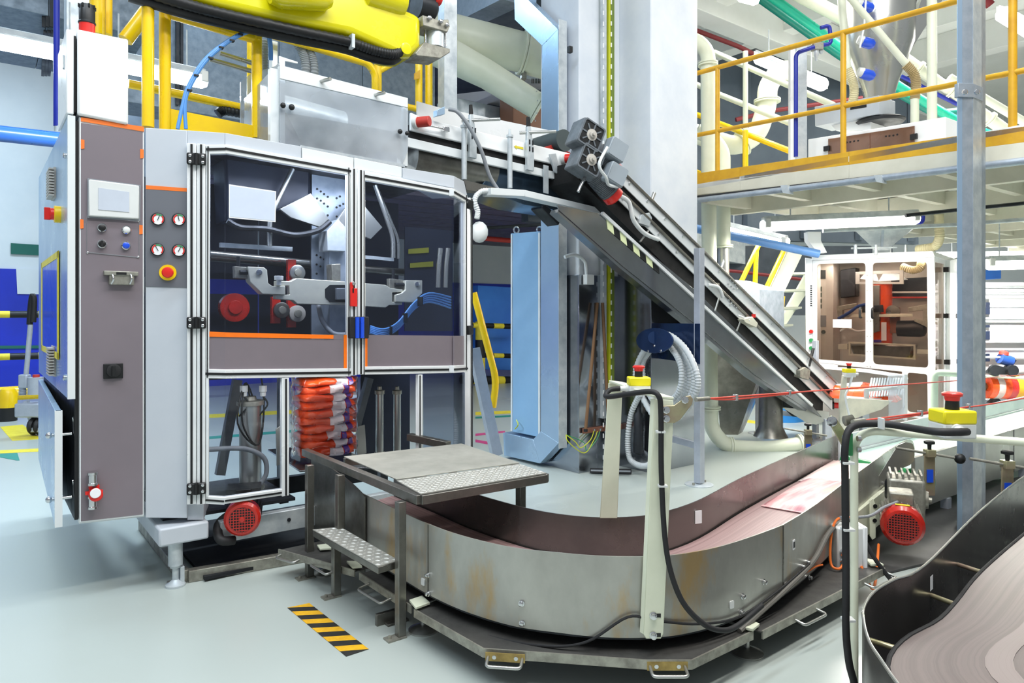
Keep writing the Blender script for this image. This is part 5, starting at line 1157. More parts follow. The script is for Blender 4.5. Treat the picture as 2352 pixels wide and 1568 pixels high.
p = cr([CG.pt(500, 262, .9), CG.pt(515, 254, .9), CG.pt(560, 262, .9)], 12); mb = MB().tube(p, [.04 if i % 2 else .034 for i in range(len(p))], 12); single('corrugated_hose', mb, 'dark_metal', 'short dark corrugated hose behind the yellow toe board', 'hose')
t = Thing('lift_column', 'white lifting column with grey corrugated conduit behind the hopper corner', 'column', CG.pt(625, 200, .5)); t.part('column', MB().pp(CG, [(625, 93), (638, 96), (638, 160), (625, 160)], .9, .08), 'alu', bev=.003)
p = [CG.pt(608, 92+i*3, .45) for i in range(24)]; t.part('conduit', MB().tube(p, [.026 if i % 2 else .02 for i in range(24)], 10), 'grey_plastic')
# ================================================================== yellow robot arm
RPl = Plane((-1.935, 4.6), (A.x, A.y))
t = Thing('robot_arm', 'big glossy yellow robot arm reaching in over the safety rails', 'robot arm', RPl.pt(700, 60))
o = t.part('forearm', MB().pp(RPl, [(300, -70), (420, -8), (500, 16), (640, 48), (806, 80), (860, 104), (912, 128), (946, 130), (970, 108), (971, 36), (920, 12), (830, -20), (700, -70), (300, -190)], 0, .34), 'robot_yellow', sharp=30); bevel(o, .06, 4)
t.part('motor_bulge', MB().lathe(RPl.pt(880, -6, .05), A, [(-.2, .07), (-.15, .13), (.12, .13), (.16, .12), (.2, .05)], 28), 'robot_yellow')
t.part('joint_cap', MB().lathe(RPl.pt(985, 10, .17)-Z*.04, A, [(-.12, .11), (-.02, .11), (.03, .1), (.06, .06)], 28), 'dark_metal')
t.part('red_cap', MB().lathe(RPl.pt(998, -4, .1), A, [(0, .05), (.05, .05)], 18), 'red_plastic')
t.part('shoulder_pod', MB().lathe(RPl.pt(690, -8, -.06), (A+Z*.2), [(-.22, .06), (-.16, .09), (.16, .09), (.22, .06)], 24), 'robot_yellow')
p = cr([RPl.pt(300, -30, .02), RPl.pt(420, 8, .0), RPl.pt(520, 34, .0), RPl.pt(690, 72, .0), RPl.pt(800, 96, .0), RPl.pt(860, 116, -.0), RPl.pt(905, 124, .0), RPl.pt(924, 114, .06)], 16)
t.part('cable_hose', MB().tube(p, [.038 if i % 2 else .033 for i in range(len(p))], 12), 'black')
t.part('cable_hose', MB().tube([q-Z*.03+B*.06 for q in p], .04, 12), 'black')
t.part('hose_port', MB().lathe(RPl.pt(932, 112, -.002), -B, [(0, .045), (.01, .045), (.012, .03)], 22), 'robot_yellow')
t.part('hose_clamp', MB().box(RPl.pt(808, 96, -.02), A*.012, B*.03, Z*.05), 'galv_bright')
t.part('gripper_flange', MB().pp(RPl, [(971, 34), (1008, 46), (1030, 44), (1034, 60), (1028, 74), (972, 58)], -.02, .2), 'cast_alu', bev=.006)
t.part('gripper_cylinder', MB().cyl(RPl.pt(1000, 62, .06), RPl.pt(1000, 110, .06), .07, 22), 'galv_bright')
for u in (977, 1022): t.part('guide_rod', MB().cyl(RPl.pt(u, 60, .06), RPl.pt(u, 108, .06), .012, 12), 'chrome')
t.part('gripper_plate', MB().pp(RPl, [(954, 122), (975, 96), (1034, 112), (1034, 120), (1012, 134), (958, 128)], -.04, .2), 'cast_alu', bev=.006)
for u, v in ((986, 42), (1012, 50), (1026, 58)): t.part('bolt', MB().lathe(RPl.pt(u, v, -.03), -B, [(0, .018), (.016, .018), (.02, .008)], 8), 'chrome')
# ================================================================== far left: pipes, guard rails, bollard, pallet truck
mb = MB().tube([P(130, -30, 4.5), P(130, 290, 4.5)], .018, 12); t = single('water_pipe', mb, 'royal', 'thin vertical blue pipe left of the white junction box', 'pipe'); sub(t, 'pipe_joint', MB().cyl(P(131, 288, 4.5), P(131, 302, 4.5), .016, 10), 'galv_bright')
plq = Plane((P(60, 0, 6.6).x, 6.6), (A.x, A.y)); mb = MB().tube([plq.pt(-80, 298), plq.pt(140, 322)], .075, 20); single('supply_pipe', mb, 'blue_pipe', 'thick horizontal blue pipe at the left edge', 'pipe')
def guard(p, q, z, r, n, t, first=0):
    for i in range(n):
        a, b = p.lerp(q, i/n), p.lerp(q, (i+1)/n); t.part('stripe', MB().cyl(a+Z*z, b+Z*z, r, 14), 'tape_yellow' if (i+first) % 2 else 'black')
p0 = FL(-120, 968); p1 = p0+A*3.8
t = Thing('guard_rail', 'yellow and black striped guard rail before the blue wall at far left', 'guard rail', (p0+p1)/2, 'striped guard rails')
guard(p0+B*.6, p1+B*.6, P(0, 722, p0.y+.6).z, .055, 10, t); guard(p0+B*.6, p1+B*.6, P(0, 822, p0.y+.6).z, .055, 10, t, 0)
for f in (.1, .9): c = p0.lerp(p1, f)+B*.6; t.part('post', MB().cyl(c, c+Z*1.62, .05, 12), 'tape_yellow')
t = Thing('floor_barrier', 'low thick yellow pipe barrier on black feet at far left', 'barrier', p0.lerp(p1, .3))
t.part('pipe', MB().cyl(p0+Z*.36, p1-A*1.5+Z*.36, .11, 18), 'yellow')
for f in (.16, .3): c = FL(18, 966) if f < .2 else FL(18, 966)+A*1.2; t.part('foot', MB().cyl(c, c+Z*.2, .12, 16), 'black'); t.part('stub', MB().lathe(c+Z*.2, Z, [(0, .12), (.2, .12), (.27, .09), (.3, .03)], 18), 'yellow')
gp = Plane((P(1100, 0, 15.5).x, 15.5), (A.x, A.y))
t = Thing('guard_rail', 'yellow and black striped guard rail before the blue wall right of the machine', 'guard rail', gp.pt(1130, 900), 'striped guard rails')
for v, r in ((747, .06), (815, .055), (872, .1)):
    a, b = gp.pt(1060, v-1), gp.pt(1200, v+3)
    for i in range(6): t.part('stripe', MB().cyl(a.lerp(b, i/6), a.lerp(b, (i+1)/6), r, 12), 'tape_yellow' if i % 2 else 'black')
a, b = gp.pt(1103, 738), gp.pt(1103, 905)
for i in range(4): t.part('stripe', MB().cyl(a.lerp(b, i/4), a.lerp(b, (i+1)/4), .11, 12), 'tape_yellow' if i % 2 == 0 else 'black')
mb = MB().pp(gp, [(1098, 655), (1180, 660), (1180, 850), (1098, 848)], .6, .3); single('blue_cabinet', mb, 'bright_blue', 'bright blue cabinet behind the striped guard rail', 'cabinet', bev=.01)
mb = MB().tube([P(1085, 545, 14), P(1180, 553, 14)], .05, 12); single('red_pipe', mb, 'red_dull', 'thin red pipe under the low ceiling', 'pipe')
mb = MB().tube([P(1120, 523, 12), P(1250, 515, 12)], .03, 8); single('dark_pipe', mb, 'dark_metal', 'dark rod under the low ceiling', 'pipe')
# yellow stair hand rail and grey strut behind the machine corner
t = Thing('stair_rail', 'bent yellow hand rail behind the machine corner', 'railing', P(1134, 930, 9.0))
t.part('rail', MB().tube(fillet([P(1088, 672, 9.0), P(1140, 872, 9.0), P(1132, 935, 9.0)], .15), .045, 12), 'yellow')
mb = MB().bar(P(1088, 800, 7.6), P(1141, 1046, 7.6), .06, .13, A); single('diagonal_strut', mb, 'galv_leg', 'wide grey diagonal strut behind the machine corner', 'strut', bev=.004)
# pallet truck
pb = FL(76, 1000); t = Thing('pallet_truck', 'grey hand pallet truck with black handle beside the control cabinet', 'pallet truck', pb)
Yp = pb.y
def pt(u, v, dy=0): return P(u, v, Yp+dy)
t.part('tiller', MB().cyl(pt(58, 885), pt(70, 745), .03, 12), 'galv_leg'); t.part('grip', MB().tube(cr([pt(68, 745), pt(70, 710), pt(74, 680), pt(78, 690), pt(76, 740)], 6), .035, 12), 'black')
t.part('tiller_joint', MB().box(pt(57, 875), X*.06, YY*.05, Z*.09), 'galv_leg', bev=.02)
t.part('pump', MB().cyl(pt(82, 905), pt(82, 866), .09, 16), 'galv_leg'); t.part('pump_cap', MB().cyl(pt(83, 866), pt(83, 860), .04, 12), 'red_dull')
p = [pt(52, 886+i*1.6) for i in range(14)]; t.part('spring', MB().tube(p, [.05 if i % 2 else .036 for i in range(14)], 12), 'galv_leg')
t.part('chassis', MB().box(pt(82, 940), X*.2, YY*.12, Z*.09), 'galv_leg', bev=.02)
t.part('axle_arm', MB().bar(pt(60, 920), pt(80, 990), .06, .05), 'galv_leg')
for du in (78, 92):
    c = pt(du, 978); t.part('wheel', MB().lathe(c-X*.03, X, [(0, .1), (.03, .12), (.06, .1)], 20), 'rubber')
t.part('fork', MB().box(pt(82, 985)+X*.45, X*.5, YY*.09, Z*.03), 'galv_leg', bev=.01)
# ================================================================== mezzanine
E0 = V((2.01, 7.86, 0)); ED = V((.5925, -.8056, 0)); EN = V((.8056, .5925, 0)); ZP = Plane((E0.x, E0.y), (ED.x, ED.y))
def zy(u, a, b): return a+(b-a)*(u-1587)/613.0
def zl(u0, u1, a, b, c, d, off, th): return MB().pp(ZP, [(u0, zy(u0, a, b)), (u1, zy(u1, a, b)), (u1, zy(u1, c, d)), (u0, zy(u0, c, d))], off, th)
t = Thing('mezzanine', 'steel mezzanine deck with yellow toe board and cream edge beam', 'mezzanine', ZP.pt(1587, 448))
for u0, u1 in ((1582, 1700), (1700, 1950), (1950, 2215), (2215, 2480), (2480, 2800)):
    t.part('toe_board', zl(u0, u1-.6, 400, 312, 425, 346, 0, .012), 'yellow_old', bev=.001)
    t.part('edge_beam', zl(u0, u1-.3, 425, 346, 449, 384, 0, .05), 'cream_deck', bev=.002)
t.part('conduit', MB().cyl(ZP.pt(1582, 462, -.03), ZP.pt(2800, zy(2800, 462, 388), -.03), .03, 12), 'galvanised')
t.part('conduit', MB().cyl(ZP.pt(1582, 455, -.02), ZP.pt(2800, zy(2800, 455, 386), -.02), .018, 12), 'dark_metal')
for u in (1800, 2015): t.part('conduit_clip', MB().pp(ZP, [(u-8, zy(u, 448, 383)), (u+8, zy(u, 447, 382)), (u+12, zy(u, 470, 398)), (u-2, zy(u, 468, 396))], -.08, .08), 'galv_bright')
q = [E0-ED*.1, E0+ED*5, E0+ED*5+EN*11, E0-ED*.1+EN*11]
t.part('deck', MB().prism([p+Z*2.98 for p in q], Z*.05), 'ceil_white')
for k in range(7): p = E0+EN*(.9+k*1.45); t.part('joist', MB().bar(p-ED*.1+Z*2.88, p+ED*4.9+Z*2.82, .09, .2), 'cream_deck')
for k in range(7): p = E0+ED*(.15+k*.75); t.part('joist', MB().bar(p+EN*.05+Z*2.9, p+EN*10.9+Z*2.9, .08, .16), 'cream_deck')
# railing
t = Thing('mezzanine_rail', 'worn yellow railing along the mezzanine edge', 'railing', ZP.pt(1650, 400))
def zt(nm, a, b, r, off=.03, mat='yellow_old', th=None): return (th or t).part(nm, MB().cyl(ZP.pt(*a, off), ZP.pt(*b, off), r, 12), mat)
zt('top_rail', (1580, zy(1580, 172, 2)), (2800, zy(2800, 172, 2)), .026); zt('mid_rail', (1580, zy(1580, 313, 192)), (2800, zy(2800, 313, 192)), .024)
for u in (1648, 1937, 2326, 2790): zt('post', (u, zy(u, 172, 2)), (u, zy(u, 402, 314)), .026 if u < 2200 else .03)
t = Thing('inner_rail', 'cream and yellow inner railing behind the mezzanine edge', 'railing', ZP.pt(1712, 380, 1.2))
zt('white_post', (1712, 118), (1712, 300), .032, 1.2, 'cream', t); zt('yellow_post', (1712, 300), (1712, 400), .035, 1.2, 'yellow', t)
for a, b, m in (((1640, 120), (1915, 242), 'cream'), ((1645, 214), (1825, 287), 'cream'), ((1580, 184), (1640, 214), 'cream'), ((1582, 256), (1835, 355), 'yellow'), ((1582, 388), (1612, 400), 'yellow')): zt('rail', a, b, .035, 1.3, m, t)
zt('yellow_post', (1589, 240), (1589, 400), .035, 1.3, 'yellow', t)
# ---- galvanised column in front
p = V((3.33, 5.1, 0)); e = V((1.0, 0, 0)); cp = Plane((P(2198, 700, 5.1).x, 5.1), (.93, .36))
t = Thing('support_column', 'galvanised steel column standing before the mezzanine', 'column', V((p.x, p.y, 0)))
a = cp.pt(2198, 718); b = cp.pt(2254, 718); a.z = b.z = 0
mb = MB().prism([a, a.lerp(b, .58)-V((.02, .05, 0)), b, b+V((.12, .13, 0)), a+V((.11, .16, 0))], Z*5.2); t.part('shaft', mb, 'galvanised', bev=.003)
mb = MB().prism([a-cp.n*.004, a.lerp(b, .13)-cp.n*.016, a.lerp(b, .13)-cp.n*.012, a-cp.n*.0], Z*5.2); t.part('edge_channel', mb, 'steel_blue')
f1 = a.lerp(b, .58)-V((.02, .05, 0))
t.part('painted_lit_face', MB().prism([f1-V((.0, .003, 0)), b-V((.0, .003, 0)), b, f1], Z*5.2), 'galv_bright')  # lit side put into the colour: paler sheet over this column face
zz = CH-(205-CY)/F*5.1
t.part('splice_plate', MB().prism([a-V((.004, .02, 0))+Z*(zz-.06), f1-V((.004, .012, 0))+Z*(zz-.06), b-V((-.006, .012, 0))+Z*(zz-.06), b+cp.n*.02+V((.006, 0, 0))+Z*(zz-.06), a+cp.n*.02+Z*(zz-.06)], Z*.1), 'galvanised', bev=.002)
for u in (2215, 2243): t.part('bolt', MB().lathe(P(u, 212, 5.02), -YY, [(0, .02), (.014, .02), (.02, .008)], 8), 'chrome')
t.part('base_plate', MB().prism([a-V((.1, .1, 0)), b+V((.1, -.15, 0)), b+V((.1, .25, 0)), a+V((-.1, .25, 0))], Z*.015), 'galvanised')
# ---- equipment on the deck
t = Thing('steel_hopper', 'tall stainless steel cone hopper on the mezzanine', 'hopper', P(2022, 230, 7.7))
zc = lambda v: CH-(v-CY)/F*7.7
cc = P(2020, 225, 7.7)
t.part('cone', MB().lathe(V((cc.x, cc.y, 0)), Z, [(zc(228), .14), (zc(190), .19), (zc(105), .34), (zc(60), .35), (zc(-60), .36)], 36), 'steel')
t.part('side_chute', MB().prism([P(2075, 108, 7.6), P(2120, -10, 7.6), P(2190, -40, 7.6), P(2090, 118, 7.6)], V((.1, .4, 0))), 'steel')
t.part('chute_edge', MB().bar(P(2073, 105, 7.5), P(2105, -20, 7.5), .04, .04), 'steel_dark')
t.part('overflow_pipe', MB().tube([P(1990, -20, 7.2), P(1985, 60, 7.2), P(1975, 110, 7.2)], .01, 8), 'pale_grey')
for u, v in ((1990, 12), (1993, 95), (1993, 168)):
    c = P(u, v, 7.3); o = t.part('vibrator', MB().lathe(c-X*.06, X+Z*-.3, [(0, .05), (.04, .055), (.1, .055), (.13, .035)], 16), 'blue_plastic'); t.part('vibrator_cap', MB().lathe(c-X*.1+Z*.02, X+Z*-.3, [(0, .04), (.05, .05)], 14), 'light_plastic', under=o)
t = Thing('weigher_box', 'grey weigher box under the cone hopper on the mezzanine', 'machine', P(1970, 285, 7.4))
bp = Plane((P(2019, 0, 7.2).x, 7.2), (ED.x, ED.y))
t.part('body', MB().pp(bp, [(1871, 245), (2019, 219), (2019, 261), (1872, 290)], 0, .35), 'motor_light2', bev=.004)
t.part('dark_inlet', MB().pp(bp, [(1953, 237), (1990, 230), (1990, 246), (1953, 252)], -.004, .006), 'black')
t.part('ring', MB().lathe(bp.pt(2022, 284, .25), Z, [(0, .22), (.02, .24), (.03, .24), (.05, .2)], 30), 'dark_metal')
t.part('under_box', MB().pp(bp, [(1905, 283), (2000, 265), (2000, 300), (1920, 300)], .1, .3), 'white_paint', bev=.004)
t = Thing('cover_housing', 'white housing with smoked brown panel on the mezzanine edge', 'machine', P(2000, 350, 6.9))
bp2 = Plane((P(2019, 0, 6.75).x, 6.75), (ED.x, ED.y))
t.part('housing', MB().pp(bp2, [(1856, 320), (2096, 281), (2172, 268), (2172, 330), (1856, 372)], 0, .6), 'white_paint', bev=.005)
o = t.part('smoked_panel', MB().pp(bp2, [(1902, 319), (2100, 289), (2100, 326), (1902, 356)], -.015, .012), 'copper_smoke', bev=.002)
for u, v in ((1899, 341), (2099, 314)): t.part('catch', MB().box(bp2.pt(u, v, -.03), ED*.03, EN*.012, Z*.025), 'black', under=o)
t.part('panel_seam', MB().pb(bp2, (1998, 305), (1998, 345), -.018, .006, .004), 'tan_box', under=o)
mb = MB()
for u, v in ((1945, 327), (1953, 326), (1962, 324), (1971, 323), (2035, 313), (2043, 312), (2052, 311), (2061, 309)): mb.lathe(bp2.pt(u, v, -.016), -EN, [(0, .009), (.003, .009)], 8)
t.part('panel_holes', mb, 'black')
# ---- cream pipework at the pillar
YP = 8.15
def vp(nm, pts, r, Y, mat='cream_pipe', lab='', cat='pipe', fl=(), k=.25, grp=None):
    q = [P(u, v, Y if len(x) == 0 else x[0]) for u, v, *x in pts]; th = Thing(nm, lab, cat, min(q, key=lambda p: p.z), grp)
    th.part('pipe', MB().tube(fillet(q, k, 8), r, 20), mat)
    for (i, f) in fl:
        c = q[i].lerp(q[i+1], f); d = (q[i+1]-q[i]).normalized(); th.part('flange', MB().lathe(c-d*.02, d, [(0, r*1.35), (.016, r*1.35), (.017, r*1.2), (.024, r*1.2), (.025, r*1.35), (.04, r*1.35)], 24), mat)
    return th
vp('transport_pipe', [(1560, 90), (1600, 92), (1626, 120), (1628, 465), (1630, 700), (1633, 985), (1668, 1025), (1760, 1031), (1848, 1018)], .085, YP, lab='long cream pipe dropping beside the pillar and bending along the floor', fl=((2, .08), (4, .83), (6, .12), (7, .9)), k=.3)
vp('transport_pipe', [(1600, 300), (1640, 320), (1661, 350), (1661, 570)], .085, 8.4, lab='cream pipe bend ending in a steel sleeve beside the long pipe', fl=((2, .98),))
mb = MB().cyl(P(1661, 570, 8.4), P(1661, 660, 8.4), .07, 18); single('steel_sleeve', mb, 'steel', 'steel sleeve below the second cream pipe', 'pipe')
vp('transport_pipe', [(1830, 165), (1790, 160), (1762, 200), (1762, 240), (1740, 310), (1690, 338), (1575, 300)], .125, 9.2, lab='thick S-bent cream pipe behind the yellow mezzanine rail', fl=((2, .8), (4, .7)), k=.5)
# hopper cone by the inclined conveyor
t = Thing('dust_collector', 'grey dust collector cone behind the inclined conveyor', 'hopper', P(1690, 1010, 9.0))
t.part('box', MB().prism([P(1660, 640, 9.0), P(1745, 665, 9.0), P(1745, 800, 9.0), P(1640, 800, 9.0)], V((.55, .6, 0))), 'galvanised', bev=.01)
t.part('cone', MB().add([P(1640, 800, 9.0), P(1765, 800, 8.9), P(1795, 790, 9.6), P(1670, 790, 9.7), P(1655, 1005, 9.2), P(1690, 1012, 9.2), P(1700, 1005, 9.4), P(1665, 1000, 9.4)], [(0, 1, 5, 4), (1, 2, 6, 5), (2, 3, 7, 6), (3, 0, 4, 7), (0, 1, 2, 3), (4, 5, 6, 7)]), 'steel_dark')
t.part('hatch_ring', MB().lathe(P(1710, 842, 8.8), V((-.2, -1, 0)), [(0, .09), (.02, .09), (.022, .06)], 20), 'black')
mb = MB().lathe(P(1770, 1002, 8.4), Z, [(0, .2), (.05, .17), (.12, .14), (.9, .13)], 18); single('steel_stand', mb, 'steel_dark', 'dark steel pedestal behind the conveyor foot', 'stand')
mb = MB().lathe(P(1795, 945, 10.5)-Z*.3, Z, [(0, .3), (.02, .33), (.5, .33), (.52, .3)], 24); single('blue_drum', mb, 'sky_blue_drum', 'bright blue drum behind the conveyor foot', 'drum', bev=.01)
# ---- other runs above the deck
def run(nm, pts, r, Y, mat, lab, cat='pipe', k=.12): 
    mb = MB().tube(fillet([P(u, v, Y if len(x) == 0 else x[0]) for u, v, *x in pts], k, 6), r, 14); return single(nm, mb, mat, lab, cat)
run('teal_pipe', [(1740, -30), (1955, 125), (2075, 205), (2210, 285), (2300, 320)], .06, 9.6, 'teal_pipe', 'upper teal pipe running diagonally under the ceiling')
run('teal_pipe', [(1700, -35), (1925, 125), (2060, 212), (2150, 262), (2205, 255)], .055, 9.9, 'teal_dark', 'lower darker teal pipe running diagonally under the ceiling')
run('cream_line', [(1940, -20), (2085, 152)], .035, 7.2, 'cream_pipe', 'slanted cream hose line crossing the steel cone hopper')
def flex(pts, r, Y, mat, lab):
    p = cr([P(u, v, Y) for u, v in pts], 14); mb = MB().tube(p, [r if i % 2 else r*.85 for i in range(len(p))], 14); return single('flexible_hose', mb, mat, lab, 'hose')
flex([(2080, 148), (2098, 168), (2104, 195), (2101, 228)], .05, 7.2, 'flex_tan', 'tan flexible hose beside the steel cone hopper')
run('cream_line', [(2101, 226), (2101, 285)], .04, 7.2, 'cream_pipe', 'short cream pipe below the tan flexible hose')
run('cream_line', [(1930, -20), (1947, 160)], .038, 7.4, 'cream_pipe', 'upright cream pipe left of the steel cone hopper')
flex([(1946, 158), (1958, 185), (1962, 210), (1958, 238)], .048, 7.4, 'flex_cream', 'cream flexible hose left of the steel cone hopper')
run('cream_line', [(2140, -20), (2141, 325)], .045, 7.0, 'cream_pipe', 'tall upright cream pipe right of the steel cone hopper')
t = vp('transport_pipe', [(2070, 130), (2352, 330)], .075, 9.0, lab='sloping cream transport pipe at the right with flanges', fl=((0, .14), (0, .4), (0, .72)))
run('cream_line', [(2180, 178), (2352, 280)], .05, 8.6, 'cream_pipe', 'second sloping cream pipe behind the support column')
run('cream_line', [(1800, -30), (1945, 45)], .09, 9.4, 'cream_pipe', 'thick cream duct under the ceiling left of the cone hopper')
run('red_line', [(1600, 70), (1700, 108), (1760, 140)], .035, 11, 'red_dark', 'dark red pipe high behind the mezzanine')
run('red_line', [(1690, 275), (1770, 255), (1980, 225)], .035, 11, 'red_dark', 'dark red pipe behind the S-bent cream pipe')
run('red_line', [(2255, -10), (2275, 12)], .05, 8, 'red_dark', 'short dark red pipe at the top right')
run('blue_line', [(1828, 360), (1828, 122), (1870, 108)], .02, 6.9, 'royal', 'thin blue air line rising behind the yellow rail', k=.05)
run('blue_line', [(1885, 64), (1905, 58), (1909, 100), (1890, 104)], .02, 7.2, 'royal', 'bent blue air line above the air regulator', k=.05)
run('blue_line', [(2070, 175), (2100, 190), (2200, 240)], .025, 9.0, 'royal', 'blue line behind the tan flexible hose')
t = Thing('air_regulator', 'small grey air regulator with glass bowl hung on the blue air line', 'regulator', P(1876, 140, 7.0))
t.part('body', MB().box(P(1877, 108, 7.0), X*.05, YY*.04, Z*.035), 'cast_alu', bev=.006); t.part('bowl', MB().lathe(P(1875, 112, 7.0), -Z, [(0, .025), (.06, .025), (.09, .015), (.12, .01)], 14), 'galv_bright'); t.part('bowl', MB().lathe(P(1886, 110, 7.0), -Z, [(0, .02), (.04, .02), (.06, .012)], 14), 'galv_bright'); t.part('knob', MB().lathe(P(1880, 98, 7.0), Z, [(0, .02), (.03, .02)], 12), 'blue_plastic')
p = P(1838, 360, 7.3); mb = MB().box(V((p.x, p.y, 3.75)), X*.055, YY*.04, Z*.62); t = single('upright_channel', mb, 'galv_bright', 'galvanised upright channel beside the blue air line', 'post', bev=.003); sub(t, 'white_web', MB().box(V((p.x-.075, p.y+.02, 3.75)), X*.03, YY*.03, Z*.6), 'white_paint')
# lamps
lamp(P(1740, 132, 9.6), P(1893, 196, 8.9), .085, 'tube_white', 'glowing lamp above the mezzanine behind the S-bent pipe', 70, WARM)
lamp(P(1752, 518, 7.9), P(2105, 502, 7.9), .07, 'tube_white', 'long glowing lamp tube under the mezzanine deck', 110, WARM, hang=.2)
lamp(P(1660, 522, 10.2), P(1808, 557, 9.6), .07, 'tube_white', 'glowing lamp beside the blue pipe under the mezzanine', 90, NEUT, hang=.4)
lamp(P(2150, 592, 13.0), P(2352, 590, 13.0), .11, 'tube_white', 'glowing lamp row far behind the support column', 300, WARM, hang=.5)
lamp(P(2300, 30, 9.5), P(2400, 90, 9.0), .1, 'tube_white', 'glowing lamp at the top right corner', 60, WARM)
lamp(P(2268, 606, 8.9), P(2420, 602, 8.9), .08, 'tube_white', 'glowing lamp above the white film rollers', 160, WARM, hang=.6)
lamp(P(1700, -14, 8.6), P(1740, -4, 8.6), .09, 'tube_white', 'short glowing lamp at the top edge above the mezzanine', 30, WARM)
# pipes and steel below the deck
run('blue_line', [(1580, 521), (1880, 583)], .055, 9.0, 'blue_pipe_pale', 'long blue pipe under the mezzanine behind the cream pipes')
run('blue_line', [(1990, 510), (2120, 512), (2121, 490)], .02, 8.2, 'royal', 'thin blue line beside the long lamp tube', k=.05)
run('grey_line', [(1890, 530), (2200, 516), (2400, 500)], .022, 7.6, 'galv_bright', 'thin grey conduit under the deck')
run('grey_line', [(2080, 495), (2200, 482), (2420, 460)], .02, 7.2, 'dark_metal', 'dark conduit under the deck right of the lamp tube')
t = Thing('flexible_vent', 'cream flexible vent pipe dropping from the deck to the white cabinet', 'hose', P(2110, 572, 8.6))
p = cr([P(2156, 480, 8.4), P(2157, 520, 8.4), P(2158, 545, 8.4), P(2148, 565, 8.5), P(2125, 570, 8.6), P(2108, 573, 8.7)], 12); t.part('pipe', MB().tube(p, [.055 if i % 2 else .048 for i in range(len(p))], 14), 'flex_cream'); t.part('collar', MB().lathe(P(2156, 482, 8.4), -Z, [(0, .075), (.04, .075)], 18), 'dark_metal')
t = Thing('inlet_funnel', 'galvanised inlet funnel above the white cabinet', 'funnel', P(2025, 575, 9.1))
a = [P(1962, 528, 8.9), P(2094, 526, 8.7), P(2100, 524, 9.4), P(1985, 526, 9.6)]; b = [P(2004, 568, 8.95), P(2045, 568, 8.9), P(2047, 566, 9.15), P(2008, 566, 9.2)]
t.part('funnel', MB().add(a+b, [(0, 1, 5, 4), (1, 2, 6, 5), (2, 3, 7, 6), (3, 0, 4, 7)]), 'galv_bright'); t.part('neck', MB().add(b+[p-Z*.12 for p in b], [(0, 1, 5, 4), (1, 2, 6, 5), (2, 3, 7, 6), (3, 0, 4, 7)]), 'galv_bright'); t.part('seam', MB().bar(a[0].lerp(a[1], .5)-YY*.01, b[0].lerp(b[1], .5)-YY*.01, .03, .01), 'galvanised')
t.part('clamp_rail', MB().cyl(P(1955, 570, 8.8), P(2060, 568, 8.7), .012, 8), 'galv_bright')
for u in (1965, 2012, 2080): t.part('clamp_post', MB().cyl(P(u, 562, 8.75), P(u, 584, 8.75), .02, 10), 'galv_bright')
mb = MB().pp(Plane((P(1870, 0, 9.0).x, 9.0), (1, 0)), [(1855, 532), (1886, 532), (1886, 552), (1900, 580), (1878, 582), (1856, 552)], 0, .12); single('bent_bracket', mb, 'pale_grey', 'bent pale grey bracket above the white cabinet corner', 'bracket', bev=.004)
# stairs
t = Thing('steel_stairs', 'cream steel stairs with open treads left of the white cabinet', 'stairs', P(1760, 800, 10.5))
t.part('stringer', MB().pp(Plane((P(1780, 0, 10.0).x, 10.0), (1, 0)), [(1815, 565), (1850, 570), (1768, 740), (1735, 780), (1735, 735)], 0, .08), 'cream_pipe', bev=.004)
t.part('stringer', MB().pp(Plane((P(1780, 0, 10.9).x, 10.9), (1, 0)), [(1868, 600), (1875, 640), (1790, 770), (1772, 770)], 0, .08), 'cream_pipe', bev=.004)
for (u0, u1, v) in ((1802, 1866, 664), (1786, 1842, 705), (1772, 1822, 745), (1822, 1872, 625)): t.part('tread', MB().prism([P(u0, v, 10.0), P(u1, v-1, 10.8), P(u1-14, v+2, 11.0), P(u0-6, v+3, 10.2)], -Z*.03), 'cream_pipe')
for a, b in (((1745, 558), (1702, 648)), ((1737, 575), (1734, 662)), ((1804, 568), (1757, 668)), ((1798, 680), (1793, 730))): t.part('hand_rail', MB().cyl(P(*a, 10.0), P(*b, 10.0), .035, 10), 'yellow')
mb = MB().pp(Plane((P(1640, 0, 13).x, 13), (A.x, A.y)), [(1590, 530), (1900, 600), (1900, 640), (1590, 585)], 0, .3); single('rear_duct', mb, 'galv_bright', 'pale ribbed duct behind the blue pipe under the mezzanine', 'duct')
run('red_line', [(1600, 615), (1700, 624), (1870, 645)], .03, 12.5, 'red_dark', 'dark red pipe behind the cream stairs')
mb = MB().prism([V((3.4, 13.6, 3.05)), V((8.6, 14.8, 3.05)), V((8.6, 15, 3.05)), V((3.4, 13.8, 3.05))], Z*3.7); t = single('upper_partition', mb, 'slate_wall', 'slate grey partition wall high behind the mezzanine pipes', 'partition')
for k in range(5): sub(t, 'rib', MB().bar(V((3.4+k*1.25, 13.55+k*.29, 3.1)), V((3.4+k*1.25, 13.55+k*.29, 6.7)), .12, .1), 'slate_wall')
mb = MB().abox(3.2, 7.4, 13.6, 13.8, 1.55, 2.9); single('dark_partition', mb, 'ceil_dark', 'dark partition wall far behind the stairs', 'partition')
